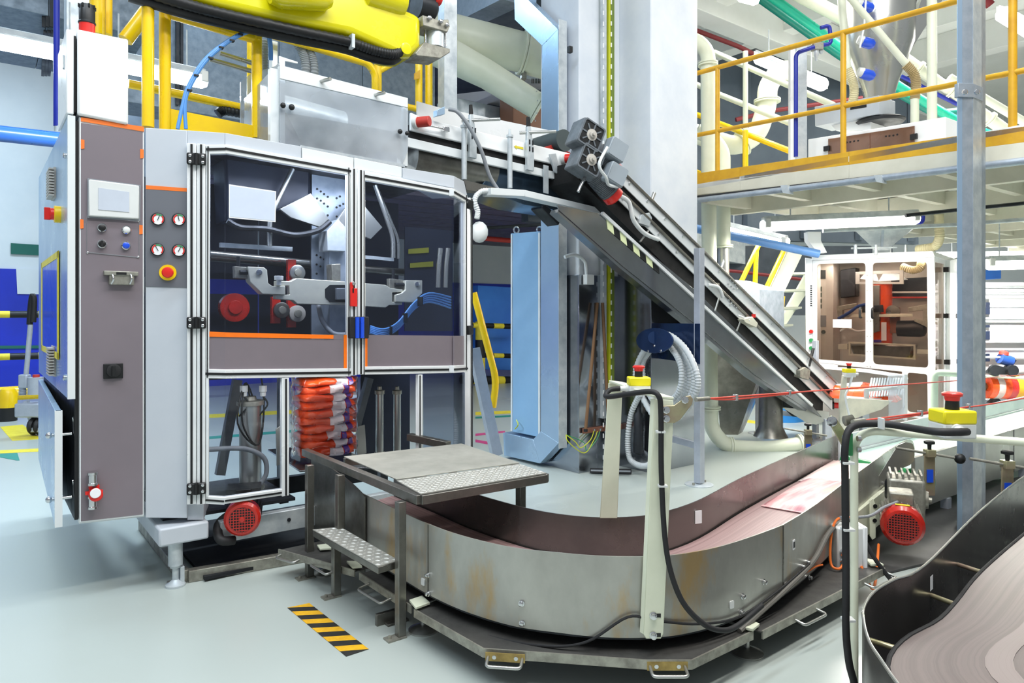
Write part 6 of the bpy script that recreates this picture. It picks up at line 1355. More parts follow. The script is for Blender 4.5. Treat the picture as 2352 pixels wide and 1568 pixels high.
# ================================================================== curved conveyor in the foreground
def path(pix, z, k=5): return [V((p.x, p.y, 0)) for p in cr([FL(u, v, z) for u, v in pix], k)]
def resample(p, n):
    d = [0]
    for a, b in zip(p, p[1:]): d.append(d[-1]+(b-a).length)
    out = []; j = 0
    for i in range(n):
        x = d[-1]*i/(n-1)
        while j < len(p)-2 and d[j+1] < x: j += 1
        f = (x-d[j])/max(d[j+1]-d[j], 1e-9); out.append(p[j].lerp(p[j+1], min(max(f, 0), 1)))
    return out
def belt(th_, name, L, R, z, mat, th=.012, zs=None):
    m = len(L); org = th_.base; me = bpy.data.meshes.new(name); vs = []; fs = []; W = 10
    for i in range(m):
        zz = zs[i] if zs else z
        for j in range(W+1): p = L[i].lerp(R[i], j/W); vs.append(V((p.x, p.y, zz))-org)
    for i in range(m):
        zz = (zs[i] if zs else z)-th
        for j in range(W+1): p = L[i].lerp(R[i], j/W); vs.append(V((p.x, p.y, zz))-org)
    n = m*(W+1); g = lambda i, j, o=0: o+i*(W+1)+j
    for i in range(m-1):
        for j in range(W): fs.append((g(i, j), g(i, j+1), g(i+1, j+1), g(i+1, j))); fs.append((g(i, j, n), g(i+1, j, n), g(i+1, j+1, n), g(i, j+1, n)))
        fs.append((g(i, 0), g(i+1, 0), g(i+1, 0, n), g(i, 0, n))); fs.append((g(i, W), g(i, W, n), g(i+1, W, n), g(i+1, W)))
    me.from_pydata(vs, [], fs); uv = me.uv_layers.new(name='UVMap'); acc = [0]
    for i in range(m-1): acc.append(acc[-1]+((L[i+1]+R[i+1])/2-(L[i]+R[i])/2).length)
    for lp in me.loops:
        k = lp.vertex_index % n; i, j = divmod(k, W+1); uv.data[lp.index].uv = (acc[i], j/W)
    for p in me.polygons: p.use_smooth = True
    me.set_sharp_from_angle(angle=math.radians(40)); me.materials.append(MAT[mat]); me.validate()
    o = bpy.data.objects.new(name, me); COL.objects.link(o); o.parent = th_.o; return o
OUT = [(770, 1100), (846, 1139), (908, 1168), (983, 1202), (1063, 1230), (1174, 1256), (1279, 1268), (1380, 1276), (1480, 1277), (1560, 1272), (1650, 1255), (1730, 1230), (1797, 1205)]
OUT2 = [(1797, 1205), (1870, 1160), (1960, 1092), (2062, 1020), (2100, 1003)]
INN = [(905, 1068), (1000, 1100), (1080, 1130), (1200, 1164), (1300, 1182), (1400, 1188), (1500, 1180), (1600, 1150), (1700, 1098), (1800, 1052), (1900, 1008), (1955, 985)]
ZT, ZB = .565, .22
po, po2, pi_ = path(OUT, ZT), path(OUT2, ZT), path(INN, ZT)
t = Thing('curved_conveyor', 'curved conveyor with tall stainless steel side walls and rose belt', 'conveyor', V((po[30].x, po[30].y, ZB)))
t.part('outer_wall', MB().wall(po, ZB, ZT, .006), 'steel_stained')
m = len(po2); z0 = [ZB if i < m*.42 else .32 for i in range(m)]; z1 = [ZT]*(m-3)+[ZT-.01, ZT-.03, ZT-.08]
t.part('outer_wall', MB().wall(po2, z0, z1, .006), 'steel_stained')
t.part('inner_wall', MB().wall(pi_, .2, ZT, .006), 'steel_inner')
full = po+po2[1:]; n = 46
Lb, Rb = resample(full, n), resample(pi_, n)
belt(t, 'belt', [a.lerp(b, .03) for a, b in zip(Lb, Rb)], [a.lerp(b, .97) for a, b in zip(Lb, Rb)], .36, 'belt_rose')
t.part('under_pan', MB().ribbon([V((a.x, a.y, .22)) for a in Lb], [V((b.x, b.y, .22)) for b in Rb], .01), 'dark_metal')
# left arm: rounded guard sheet and seams
gs = path([(722, 1075), (775, 1097), (846, 1139)], ZT, 5); m = len(gs); 
t.part('guard_sheet', MB().wall([p-A*.02 for p in gs], .12, [ZT+.06*(1-(i/(m-1))**3) for i in range(m)], .005), 'steel_dark')
for i in (5, ): p = po2[0]; t.part('seam', MB().box(V((p.x, p.y, (ZB+ZT)/2)), A*.004, B*.006, Z*(ZT-ZB)/2), 'steel_dark')
SEAMS = (985,)
def out_pt(u, v, lift=.004):            # point on the outer wall under a pixel
    best = None; r = V(((u-CX)/F, 1, 0))
    pts = po+po2[1:]
    for a, b in zip(pts, pts[1:]):
        d = b-a; den = r.x*d.y-r.y*d.x
        if abs(den) < 1e-9: continue
        tt = (a.x*d.y-a.y*d.x)/den; ss = (a.x*r.y-a.y*r.x)/den
        if -.001 <= ss <= 1.001 and tt > 0 and (best is None or tt < best[0]): best = (tt, d.normalized())
    tt, d = best; nrm = V((d.y, -d.x, 0)); nrm = nrm if nrm.y < 0 else -nrm
    return V((r.x*tt, tt, CH-(v-CY)/F*tt))+nrm*lift, nrm, d
for u, v in ((985, 1320), (986, 1362), (1199, 1384), (1200, 1430), (1703, 1368), (1752, 1335), (1840, 1300), (1852, 1290), (1856, 1325), (1700, 1405)):
    c, nr, d = out_pt(u, v); t.part('bolt', MB().lathe(c, nr, [(0, .014), (.004, .014), (.005, .01), (.016, .01), (.018, .006)], 12), 'chrome')
for u in SEAMS: c, nr, d = out_pt(u, 1290); t.part('seam', MB().box(V((c.x, c.y, (ZB+ZT)/2)), d*.003, nr*.002, Z*(ZT-ZB)/2*.98), 'steel_dark')
for u, v in ((974, 1335), (1678, 1387), (1805, 1345)):
    c, nr, d = out_pt(u, v); t.part('cable_clip', MB().prism(rrect(c, d, Z, .028, .034, .005), nr*.005), 'light_plastic')
c, nr, d = out_pt(1821, 1250); t.part('label', MB().prism(rrect(c, d, Z, .03, .05, .003), nr*.002), 'white_sheet'); t.part('label_print', MB().box(c+nr*.003, d*.01, nr*.0005, Z*.015), 'dark_metal')
p = FL(1604, 1187, .45); iw = min(pi_, key=lambda q: abs(q.x/q.y-(1604-CX)/F)); r = (1604-CX)/F; Yi = iw.y-.012
t.part('label', MB().box(P(1604, 1187, Yi), V((.02, .008, 0)), V((.001, -.002, 0)), Z*.035), 'white_sheet')
# cream frame under the right arm
a, b = po2[int(len(po2)*.5)], po2[-2]; t.part('side_frame', MB().wall([a.lerp(b, f)+V((.02, .02, 0)) for f in (0, .3, .6, 1)], .12, .33, .03), 'cream', bev=.003)
t.part('end_frame', MB().prism([P(1962, 1130, 5.0), P(2010, 1090, 5.2), P(2050, 1100, 5.35), P(2050, 1200, 5.35), P(2000, 1240, 5.15), P(1962, 1255, 5.0)], V((.0, .05, 0))), 'cream', bev=.003)
for u, v in ((1990, 1120), (2030, 1110), (1992, 1205), (2008, 1135)): t.part('frame_bolt', MB().lathe(P(u, v, 5.0), -YY, [(0, .014), (.02, .014)], 8), 'chrome')
t.part('nose_roller', MB().cyl(V((pi_[-1].x, pi_[-1].y, .345))-V((.02, .02, 0)), V((po2[-3].x, po2[-3].y, .345)), .03, 14), 'steel')
# ---- bag lying on the right arm
def flatbag(c, d, s, L_, W_, H, mat, nm, f0=0, f1=1, g0=-1, g1=1, lift=0):
    m = MB(); NX, NY = 16, 10; vs = []; fs = []
    for i in range(NX+1):
        x = (f0+(f1-f0)*i/NX-.5); ex = max(0, 1-abs(2*x)**4)
        for j in range(NY+1):
            y = (g0+(g1-g0)*j/NY)*.5; ey = max(0, 1-abs(2*y)**4)
            h = H*(ex*ey)**.5*(1+.12*math.sin(9*x+4*y)+.08*math.sin(17*y-5*x))+.004+lift
            vs.append(c+d*x*L_+s*y*W_+Z*h)
    K = len(vs)
    vs += [V((p.x, p.y, c.z+.001+lift*.5)) for p in vs]
    g = lambda i, j: i*(NY+1)+j
    for i in range(NX):
        for j in range(NY): fs += [(g(i, j), g(i+1, j), g(i+1, j+1), g(i, j+1)), (K+g(i, j), K+g(i, j+1), K+g(i+1, j+1), K+g(i+1, j))]
        fs += [(g(i, 0), K+g(i, 0), K+g(i+1, 0), g(i+1, 0)), (g(i, NY), g(i+1, NY), K+g(i+1, NY), K+g(i, NY))]
    for j in range(NY): fs += [(g(0, j), g(0, j+1), K+g(0, j+1), K+g(0, j)), (g(NX, j), K+g(NX, j), K+g(NX, j+1), g(NX, j+1))]
    m.add(vs, fs); return m
for idx, lab, m1, m2, m3, Lg, sh in ((32, 'rose red product bag on the rose belt, nearer the bend', 'print_rose', 0, 0, 1.0, .0), (38, 'pale pink product bag on the rose belt, nearer the green conveyor', 'print_pale', 0, 0, .9, .03)):
    c = (Lb[idx]+Rb[idx])/2; d = (Lb[idx+2]-Lb[idx-2]).normalized(); sdv = V((-d.y, d.x, 0)); c3 = V((c.x, c.y, .362))+sdv*sh
    tb = Thing('product_bag', lab, 'bag', c3, 'product bags on the rose belt')
    tb.part('film', flatbag(c3, d, sdv, Lg, .42, .035, '', ''), m1, sharp=70)
    for e in (-.5, .5): tb.part('seal_seam', MB().bar(c3+d*Lg*e*.99-sdv*.2+Z*.006, c3+d*Lg*e*.99+sdv*.2+Z*.006, .02, .004), m1)
# ---- base trays with lips, handles and round feet
def tray(pix, back, lab, lip=.035, z=.16):
    f = [FL(u, v, z) for u, v in pix]; q = f+[f[-1]+V(back[1]), f[0]+V(back[0])]
    th_ = Thing('base_tray', lab, 'tray', V((f[0].x, f[0].y, z-lip)), 'steel trays under the conveyor')
    th_.part('pan', MB().prism([p-Z*.008 for p in q], Z*.006), 'tray_dark')
    th_.part('lip', MB().wall([V((p.x, p.y, 0)) for p in f], z-lip, z+.004, .008), 'cast_alu')
    return th_, f
T1, f1 = tray([(952, 1400), (1110, 1490), (1486, 1517), (1589, 1517), (1729, 1450)], ((.35, .45, 0), (-.45, .5, 0)), 'octagonal front drip tray with two rusty handle plates')
T2, f2 = tray([(1751, 1450), (2032, 1305)], ((-.5, .5, 0), (-.6, .6, 0)), 'straight drip tray under the right conveyor arm')
T3, f3 = tray([(826, 1316), (945, 1392)], ((.5, .4, 0), (.45, .4, 0)), 'short drip tray under the left conveyor arm near the front step leg')
T4, f4 = tray([(640, 1262), (815, 1310)], ((.5, .4, 0), (.5, .4, 0)), 'drip tray behind the steps below the packaging machine')
def handle(th_, a, b, z=.14, out=.07, plate=False):
    p, q = FL(*a, z), FL(*b, z); d = (q-p).normalized(); nr = V((d.y, -d.x, 0)); nr = nr if nr.y < 0 else -nr
    o = th_.part('handle', MB().tube(fillet([p+nr*.0, p+nr*out-Z*.012, q+nr*out-Z*.012, q], .02), .007, 10), 'steel')
    if plate:
        th_.part('handle_plate', MB().box((p+q)/2+nr*.008, d*((q-p).length/2+.012), nr*.002, Z*.018), 'rusty')
        for f in (.18, .82): th_.part('plate_bolt', MB().lathe(p.lerp(q, f)+nr*.008, nr, [(0, .009), (.006, .009)], 10), 'chrome')
handle(T1, (1122, 1505), (1200, 1510), plate=True); handle(T1, (1492, 1527), (1572, 1527), plate=True)
handle(T2, (1818, 1418), (1868, 1394)); handle(T2, (1978, 1336), (2030, 1312)); handle(T3, (848, 1340), (902, 1372)); handle(T4, (655, 1268), (696, 1280)); handle(T4, (738, 1286), (775, 1308))
for u, v, lab in ((972, 1447, 'round adjustable foot under the octagonal tray near the step leg'), (1716, 1500, 'round adjustable foot at the joint of the two trays'), (745, 1316, 'round adjustable foot behind the rear step leg')):
    c = FL(u, v); th_ = Thing('levelling_foot', lab, 'foot', c, 'levelling feet'); th_.part('disc', MB().lathe(c, Z, [(0, .075), (.008, .075), (.02, .05), (.03, .02)], 26), 'steel'); th_.part('spindle', MB().cyl(c+Z*.02, c+Z*.15, .012, 10), 'steel')
for pix, lab in (([(940, 1382), (970, 1372), (988, 1388), (955, 1400)], 'cream plastic clip at the left joint of the octagonal tray'), ([(1690, 1440), (1716, 1425), (1745, 1437), (1730, 1450)], 'cream plastic clip between the octagonal and straight trays'), ([(1985, 1285), (2012, 1290), (2030, 1300), (2000, 1300)], 'cream plastic clip at the far end of the straight tray'), ([(728, 1255), (750, 1252), (762, 1262), (735, 1264)], 'cream plastic clip on the tray behind the rear step post'), ([(796, 1292), (820, 1292), (832, 1304), (810, 1306)], 'cream plastic clip on the tray behind the middle step leg')):
    q = [FL(u, v, .17) for u, v in pix]; mb = MB().prism(q, Z*.012); single('tray_clip', mb, 'cream', lab, 'clip', 'cream tray clips', bev=.002)
# dark mats below the right-hand conveyors
mb = MB().prism([FL(1880, 1250, .004), FL(2060, 1130, .004), FL(2500, 1080, .004), FL(2500, 1240, .004), FL(2110, 1300, .004), FL(1990, 1330, .004)], Z*.012); single('floor_mat', mb, 'dark_floor', 'dark grimy floor plate between the conveyors at the right', 'floor plate')
# ---- cables along the curved conveyor
def on_out(pts, r, mat, lab, nm='cable', lift=.02): mb = MB().tube(cr([out_pt(u, v, lift)[0] for u, v in pts], 6), r, 8); return single(nm, mb, mat, lab, 'cable')
on_out([(935, 1378), (1000, 1410), (1110, 1452), (1240, 1477), (1345, 1470), (1440, 1412), (1500, 1420), (1600, 1428), (1690, 1412), (1780, 1352), (1850, 1292)], .006, 'rubber', 'thin black cable sagging along the foot of the curved wall')
on_out([(1690, 1445), (1740, 1400), (1800, 1346), (1860, 1285), (1895, 1222), (1925, 1196), (1960, 1190)], .013, 'cable_grey', 'thick grey cable climbing the right conveyor arm')
on_out([(1830, 1320), (1862, 1300), (1880, 1295)], .005, 'orange', 'short orange cable beside the junction box')
# ================================================================== bracket gantry with emergency stop
GY = 2.93
t = Thing('sensor_gantry', 'cream flat-bar gantry straddling the curved conveyor', 'gantry', P(1500, 1467, GY))
fl_ = [P(1478, 1456, GY), P(1484, 1467, GY), P(1518, 1467, GY), P(1524, 1456, GY), P(1548, 935, GY), P(1546, 918, GY), P(1503, 916, GY)]
t.part('front_bar', MB().prism(fl_, YY*.012), 'cream', bev=.003)
rb = [P(1378, 1190, 3.5), P(1418, 1190, 3.5), P(1430, 883, 3.5), P(1398, 879, 3.5)]
t.part('rear_bar', MB().prism(rb, YY*.012), 'cream', bev=.003)
t.part('bar_side', MB().prism([P(1503, 916, GY), P(1503, 916, GY)+V((-.012, .02, 0)), P(1478, 1456, GY)+V((-.012, .02, 0)), P(1478, 1456, GY)], V((.004, .012, 0))), 'cream')
t.part('top_plate', MB().prism([P(1503, 914, GY), P(1548, 918, GY), P(1430, 882, 3.5), P(1398, 878, 3.5)], Z*.012), 'cream', bev=.003)
for u, v in ((1500, 1413), (1500, 1458)):
    t.part('bolt', MB().lathe(P(u, v, GY-.002), -YY, [(0, .016), (.004, .016), (.005, .012), (.02, .012), (.022, .006)], 12), 'chrome'); t.part('slot', MB().box(P(u+9, v, GY-.001), X*.016, YY*.001, Z*.008), 'black')
t.part('rope_bracket', MB().prism([P(u, v, GY-.01) for u, v in ((1522, 932), (1548, 931), (1566, 918), (1574, 910), (1586, 908), (1592, 916), (1590, 928), (1562, 964), (1550, 971), (1522, 970))], YY*.006), 'olive_plate', bev=.002)
for u, v in ((1530, 941), (1530, 961), (1573, 918)): t.part('bolt', MB().lathe(P(u, v, GY-.01), -YY, [(0, .016), (.005, .016), (.006, .011), (.018, .011)], 8), 'chrome')
def estop(c, ax, s, lab, gl):
    e = Thing('emergency_stop_box', lab, 'switch box', c-Z*.04*s, 'emergency stop boxes'); sd = V((-ax.y, ax.x, 0))
    e.part('lower_case', MB().box(c-Z*.018*s, ax*.048*s, sd*.04*s, Z*.022*s), 'light_plastic', bev=.005*s); e.part('yellow_lid', MB().box(c+Z*.022*s, ax*.049*s, sd*.041*s, Z*.02*s), 'estop_yellow', bev=.006*s)
    e.part('collar', MB().lathe(c+Z*.042*s, Z, [(0, .019*s), (.028*s, .018*s)], 20), 'black'); e.part('mushroom', MB().lathe(c+Z*.068*s, Z, [(0, .019*s), (.012*s, .021*s), (.014*s, .027*s), (.021*s, .028*s), (.025*s, .022*s), (.026*s, .01*s)], 28), 'red_plastic')
    g = c-Z*.012*s+ax*(.05*s*gl[0])+sd*(-.042*s*gl[1]); dv = (ax*gl[0]-sd*gl[1]).normalized(); e.part('cable_gland', MB().lathe(g-dv*.005, dv, [(0, .017*s), (.015*s, .017*s), (.016*s, .013*s), (.04*s, .012*s)], 12), 'light_plastic'); return g+dv*.035*s
g1 = estop(P(1467, 886, 3.2), X, 1.0, 'yellow emergency stop box with red button on the cream gantry', (-1, 0))
pts = [g1, g1+V((-.05, -.02, -.005)), g1+V((-.07, -.06, -.03)), P(1440, 905, 3.0), P(1490, 899, 2.93), P(1512, 908, 2.9), P(1518, 945, 2.9), P(1519, 1080, 2.9), P(1526, 1220, 2.9), P(1540, 1310, 2.88), P(1570, 1385, 2.86), P(1620, 1435, 2.86), P(1665, 1447, 2.9), P(1700, 1432, 3.0), P(1750, 1390, 3.12)]
mb = MB().tube(cr(pts, 7), .0115, 10); single('black_cable', mb, 'rubber', 'thick black cable hanging down the cream gantry to the conveyor', 'cable')
for v in (991, 1115): mb = MB().box(P(1517 if v < 1000 else 1522, v, 2.905), X*.018, YY*.016, Z*.004); single('cable_tie', mb, 'light_plastic', 'upper white cable tie on the front gantry bar' if v < 1000 else 'lower white cable tie on the front gantry bar', 'cable tie')
# pull ropes
def rope(a, b, ya, yb, clamps, lab, base_u):
    th_ = Thing('pull_rope', lab, 'rope', P(*a, ya), 'red pull ropes'); p, q = P(*a, ya), P(*b, yb)
    th_.part('rope', MB().tube([p, p.lerp(q, .5)-Z*.01, q], .004, 8), 'rope_red'); th_.part('rope_tail', MB().tube(cr([p, p.lerp(q, .03)-Z*.012, p.lerp(q, clamps[-1]+.01)-Z*.006], 4), .004, 8), 'rope_red')
    for f in clamps: c = p.lerp(q, f)-Z*.004; th_.part('rope_clamp', MB().box(c, (q-p).normalized()*.01, Z*.014, V((.006, -.008, 0))), 'chrome', bev=.002)
    th_.part('turnbuckle', MB().cyl(p+(p-q).normalized()*.1, p, .009, 10), 'cast_alu')
rope((1628, 915), (2420, 854), 2.95, 8.0, (.03, .1), 'red pull rope running from the cream gantry to the column', 0)
rope((1985, 965), (2420, 903), 2.75, 4.6, (.2, .42), 'red pull rope starting at the right-hand cream stand', 0)
# ================================================================== right-hand cream stand
t = Thing('button_stand', 'cream tubular stand at the right carrying an emergency stop box', 'stand', P(1960, 1600, 2.62))
t.part('tube', MB().tube(fillet([P(1962, 1640, 2.62), P(1962, 986, 2.68), P(2620, 1035, 2.32), P(2620, 1035, 2.32)-Z*1.1], .09, 8), .0145, 14), 'cream')
t.part('rope_arm', MB().prism([P(u, v, 2.7) for u, v in ((1900, 962), (1908, 955), (1918, 956), (1952, 1005), (1950, 1040), (1938, 1030))], YY*.008), 'olive_plate', bev=.002)
t.part('arm_bolt', MB().lathe(P(1910, 967, 2.69), -YY, [(0, .02), (.006, .02), (.007, .012), (.02, .012)], 14), 'chrome')
t.part('spring', MB().tube([P(1938+i*1.4, 967-i*.25, 2.72) for i in range(16)], [.02 if i % 2 else .014 for i in range(16)], 12), 'cast_alu')
t.part('clamp_plate', MB().box(P(1951, 1020, 2.66), X*.008, YY*.012, Z*.042), 'green', bev=.002)
for u, v in ((1944, 1005), (1944, 1030), (1969, 1007), (1969, 1032)): t.part('bolt', MB().lathe(P(u, v, 2.65), X if u > 1950 else -X, [(0, .011), (.012, .011)], 8), 'chrome')
g2 = estop(P(2187, 972, 2.53), X, 1.22, 'larger yellow emergency stop box with red button on the right-hand cream stand', (-.25, 1))
pts = [g2+V((.02, -.0, 0)), P(2200, 992, 2.42), P(2150, 991, 2.44), P(2090, 982, 2.55), P(2040, 974, 2.62), P(1985, 973, 2.64), P(1952, 985, 2.62), P(1941, 1025, 2.6), P(1941, 1100, 2.6), P(1943, 1300, 2.58), P(1943, 1440, 2.56), P(1950, 1520, 2.56), P(1962, 1570, 2.56), P(1965, 1620, 2.56)]
mb = MB().tube(cr(pts, 7), .0135, 10); single('black_cable', mb, 'rubber', 'thick black cable along the right-hand cream stand', 'cable')
for u, v, y, a in ((2024, 972, 2.6, 1), (1946, 1062, 2.6, 0), (1947, 1215, 2.59, 0), (1948, 1422, 2.57, 0)):
    mb = MB().box(P(u, v, y), X*(.004 if a else .02), YY*.018, Z*(.02 if a else .004)); single('cable_tie', mb, 'light_plastic', {972: 'white cable tie on the top of the right-hand cream stand', 1062: 'topmost white cable tie on the upright cream tube', 1215: 'middle white cable tie on the upright cream tube', 1422: 'lowest white cable tie on the upright cream tube'}[v], 'cable tie')
# ================================================================== near conveyor at the lower right
NW = [(2450, 1040), (2352, 1094), (2247, 1177), (2124, 1298), (2052, 1332), (2009, 1358), (1986, 1390), (1983, 1420), (1996, 1471), (2026, 1518), (2052, 1556), (2092, 1605), (2160, 1660)]
pn = path(NW, ZT, 6)
t = Thing('near_conveyor', 'near conveyor bend with brown belt inside a stainless wall at lower right', 'conveyor', V((pn[30].x, pn[30].y, .2)))
t.part('outer_wall', MB().wall(pn, .2, ZT, .006), 'steel_inner'); t.part('rolled_edge', MB().tube([p+Z*ZT for p in pn], .005, 8), 'steel')
BL = [(2450, 1150), (2352, 1226), (2252, 1313), (2196, 1381), (2154, 1424), (2090, 1458), (2052, 1492), (2039, 1526), (2045, 1556), (2080, 1596), (2150, 1650)]
bl = resample(path(BL, .45, 6), 44); br_ = resample([V((x, y, 0)) for x, y in ((3.75, 3.85), (3.14, 3.29), (2.5, 2.67), (2.25, 2.47), (2.1, 2.36), (2.0, 2.27), (1.95, 2.2), (1.95, 2.12), (1.97, 2.06), (2.0, 2.0), (2.1, 1.9))], 44)
belt(t, 'belt', bl, br_, .45, 'belt_brown', .02)
belt(t, 'belt_stripe', [a.lerp(b, .40) for a, b in zip(bl, br_)], [a.lerp(b, .52) for a, b in zip(bl, br_)], .4515, 'belt_stripe', .002)
t.part('belt_edge', MB().tube([p+Z*.447 for p in bl], .009, 8), 'rubber')
for a, b in (((2195, 1294), (2256, 1314)), ((2132, 1364), (2190, 1386)), ((1998, 1470), (2056, 1488))): t.part('tie_rod', MB().cyl(FL(*a, .42), FL(*b, .42), .01, 10), 'olive_plate')
t.part('label', MB().box(FL(2139, 1338, .47)-V((0, .0, 0)), V((.014, .014, 0)), V((.001, -.001, 0)), Z*.03), 'white_sheet')
t.part('under_pan', MB().ribbon([V((p.x, p.y, .2)) for p in resample(pn, 44)], [V((p.x, p.y, .2)) for p in br_], .01), 'dark_metal')
t.part('inner_wall', MB().wall(resample(br_, 44), .2, .5, .006), 'steel_inner')
for f in (12, 40, 60): p = pn[min(f, len(pn)-1)]; t.part('stand', MB().box(V((p.x+.12, p.y+.02, .1)), X*.025, YY*.025, Z*.1), 'galv_leg')
# ================================================================== green-belted conveyor behind
GN = V((3.05, 5.32, 0)); GF = V((2.75, 5.88, 0)); GL = 5.0
t = Thing('green_conveyor', 'straight conveyor with pale green belt behind the right-hand cream stand', 'conveyor', V((GN.x, GN.y, .1)))
t.part('near_wall', MB().wall([GN, GN+A*GL], .1, .5, .03), 'steel', bev=.002); t.part('far_wall', MB().wall([GF, GF+A*GL], .1, .57, .02), 'steel_rail', bev=.002)
belt(t, 'belt', [GN+B*.03+A*GL*i/9 for i in range(10)], [GF-B*.03+A*GL*i/9 for i in range(10)], .41, 'belt_mint')
t.part('drum', MB().cyl(GN+B*.03+Z*.37, GF-B*.03+Z*.37, .04, 16), 'green')
t.part('drive_drum', MB().cyl(GN+A*.25-B*.03+Z*.27, GN+A*.25+B*.3+Z*.27, .075, 20), 'green')
t.part('far_lip', MB().bar(GF-B*.02+Z*.42, GF-B*.02+A*GL+Z*.42, .01, .02), 'white_paint')
for s_ in (.9, 2.1, 3.4): t.part('wall_seam', MB().box(GN+A*s_-B*.016+Z*.3, A*.003, B*.002, Z*.2), 'dark_metal')
for s_ in (.6, 2.4, 4.2):
    for o in (GN, GF): t.part('stand', MB().box(o+A*s_+Z*.05, A*.03, B*.03, Z*.05), 'galv_leg')
# guide plate, adjusters with black knobs
def adjuster(u, v, Y, lab, ball=True, s=1.0):
    c = P(u, v, Y); th_ = Thing('guide_adjuster', lab, 'adjuster', c-Z*.25*s, 'guide adjusters')
    th_.part('upright', MB().prism([c+V((-.035*s, 0, -.3*s)), c+V((.04*s, 0, -.3*s)), c+V((.04*s, 0, -.02*s)), c+V((-.035*s, 0, -.02*s))], YY*.01), 'olive_plate', bev=.002)
    th_.part('clamp_block', MB().box(c, X*.03*s, YY*.03*s, Z*.025*s), 'olive_plate', bev=.003); th_.part('rod', MB().cyl(c+V((-.22*s, .03, .03*s)), c+V((.17*s, -.03, -.03*s)), .009*s, 10), 'cast_alu')
    th_.part('star_knob', MB().lathe(c+Z*.02*s, Z, [(0, .012*s), (.04*s, .014*s), (.045*s, .035*s), (.062*s, .036*s), (.068*s, .025*s)], 7), 'black')
    if ball: th_.part('ball_knob', MB().ball(c+V((.19*s, -.035, -.033*s)), .036*s, 14), 'black')
    th_.part('blue_tag', MB().box(c+V((.0, -.006, -.16*s)), X*.022*s, YY*.002, Z*.045*s), 'blue_plastic')
adjuster(2135, 1040, 4.9, 'guide adjuster with black ball knob above the geared motor'); adjuster(2314, 1066, 4.4, 'guide adjuster at the right edge beside the near conveyor', False); adjuster(1856, 992, 6.2, 'guide adjuster behind the end of the inner wall', False, .9)
mb = MB().prism([P(u, v, 5.0) for u, v in ((1985, 1148), (2062, 1022), (2080, 1015), (2096, 1018), (2101, 1030), (2100, 1058), (2090, 1068), (2072, 1075))], YY*.006); single('guide_plate', mb, 'steel', 'rounded stainless guide plate at the transfer to the green conveyor', 'guide plate', bev=.001)
# geared motor at the transfer
c = P(2074, 1210, 4.35); ax = V((-.42, -.9, -.05)).normalized(); s1v = V((-ax.y, ax.x, 0)).normalized(); s2v = ax.cross(s1v)*-1
s2v = s2v if s2v.z > 0 else -s2v
t = Thing('gear_motor', 'geared motor with red octagonal fan cover beside the transfer', 'motor', c-Z*.13)
R2 = .125
t.part('fan_cover', MB().lathe(c, -ax, [(-.004, R2*.7), (0, R2*.84), (.025, R2), (.075, R2), (.08, R2*.96)], 8 if False else 28), 'red_motor', bev=.002)
t.part('grille_recess', MB().lathe(c+ax*.004, ax, [(0, R2*.7), (.001, R2*.7)], 28), 'black'); mb = MB()
for k in range(-5, 6):
    h = math.sqrt(max(0, (R2*.7)**2-(k*.016)**2)); mb.bar(c+ax*.006+s1v*k*.016-s2v*h, c+ax*.006+s1v*k*.016+s2v*h, .004, .005, ax); mb.bar(c+ax*.006+s2v*k*.016-s1v*h, c+ax*.006+s2v*k*.016+s1v*h, .004, .005, ax)
t.part('fan_grille', mb, 'red_motor'); t.part('motor_body', MB().lathe(c-ax*.08, -ax, [(0, R2*.82), (.26, R2*.82)], 24), 'cast_alu'); mb = MB()
for k in range(24): a = math.radians(15*k); dv = s1v*math.cos(a)+s2v*math.sin(a); mb.box(c-ax*.2+dv*R2*.86, ax*.11, dv*.016, ax.cross(dv)*.003)
t.part('cooling_fins', mb, 'cast_alu'); t.part('terminal_box', MB().box(c-ax*.18+s2v*.14-s1v*.0, ax*.07, s1v*.07, s2v*.04), 'cast_alu', bev=.01)
gb = c-ax*.42+X*.05
t.part('gearbox', MB().box(gb+Z*.06, ax*.1, s1v*.11, Z*.15), 'cast_alu', bev=.02); mb = MB()
for k in range(6): mb.box(gb+Z*.21+s1v*(-.09+.036*k), ax*.09, s1v*.006, Z*.03)
t.part('gearbox_fins', mb, 'cast_alu'); t.part('output_flange', MB().lathe(gb+Z*.05+X*.1, X-YY*.6, [(0, .085), (.03, .085), (.034, .06), (.05, .055), (.052, .02), (.07, .018)], 24), 'cast_alu')
t.part('bearing_block', MB().prism(rrect(P(2062, 1126, 4.75), X, Z, .13, .15, .03), YY*.05), 'dark_metal', bev=.005); t.part('bearing_cap', MB().lathe(P(2066, 1120, 4.74), -YY, [(0, .04), (.02, .035)], 18), 'black')
t.part('yellow_label', MB().box(c-ax*.045+s2v*(R2+.001)-s1v*.0, ax*.012, s1v*.04, s2v*.0015), 'tape_yellow')
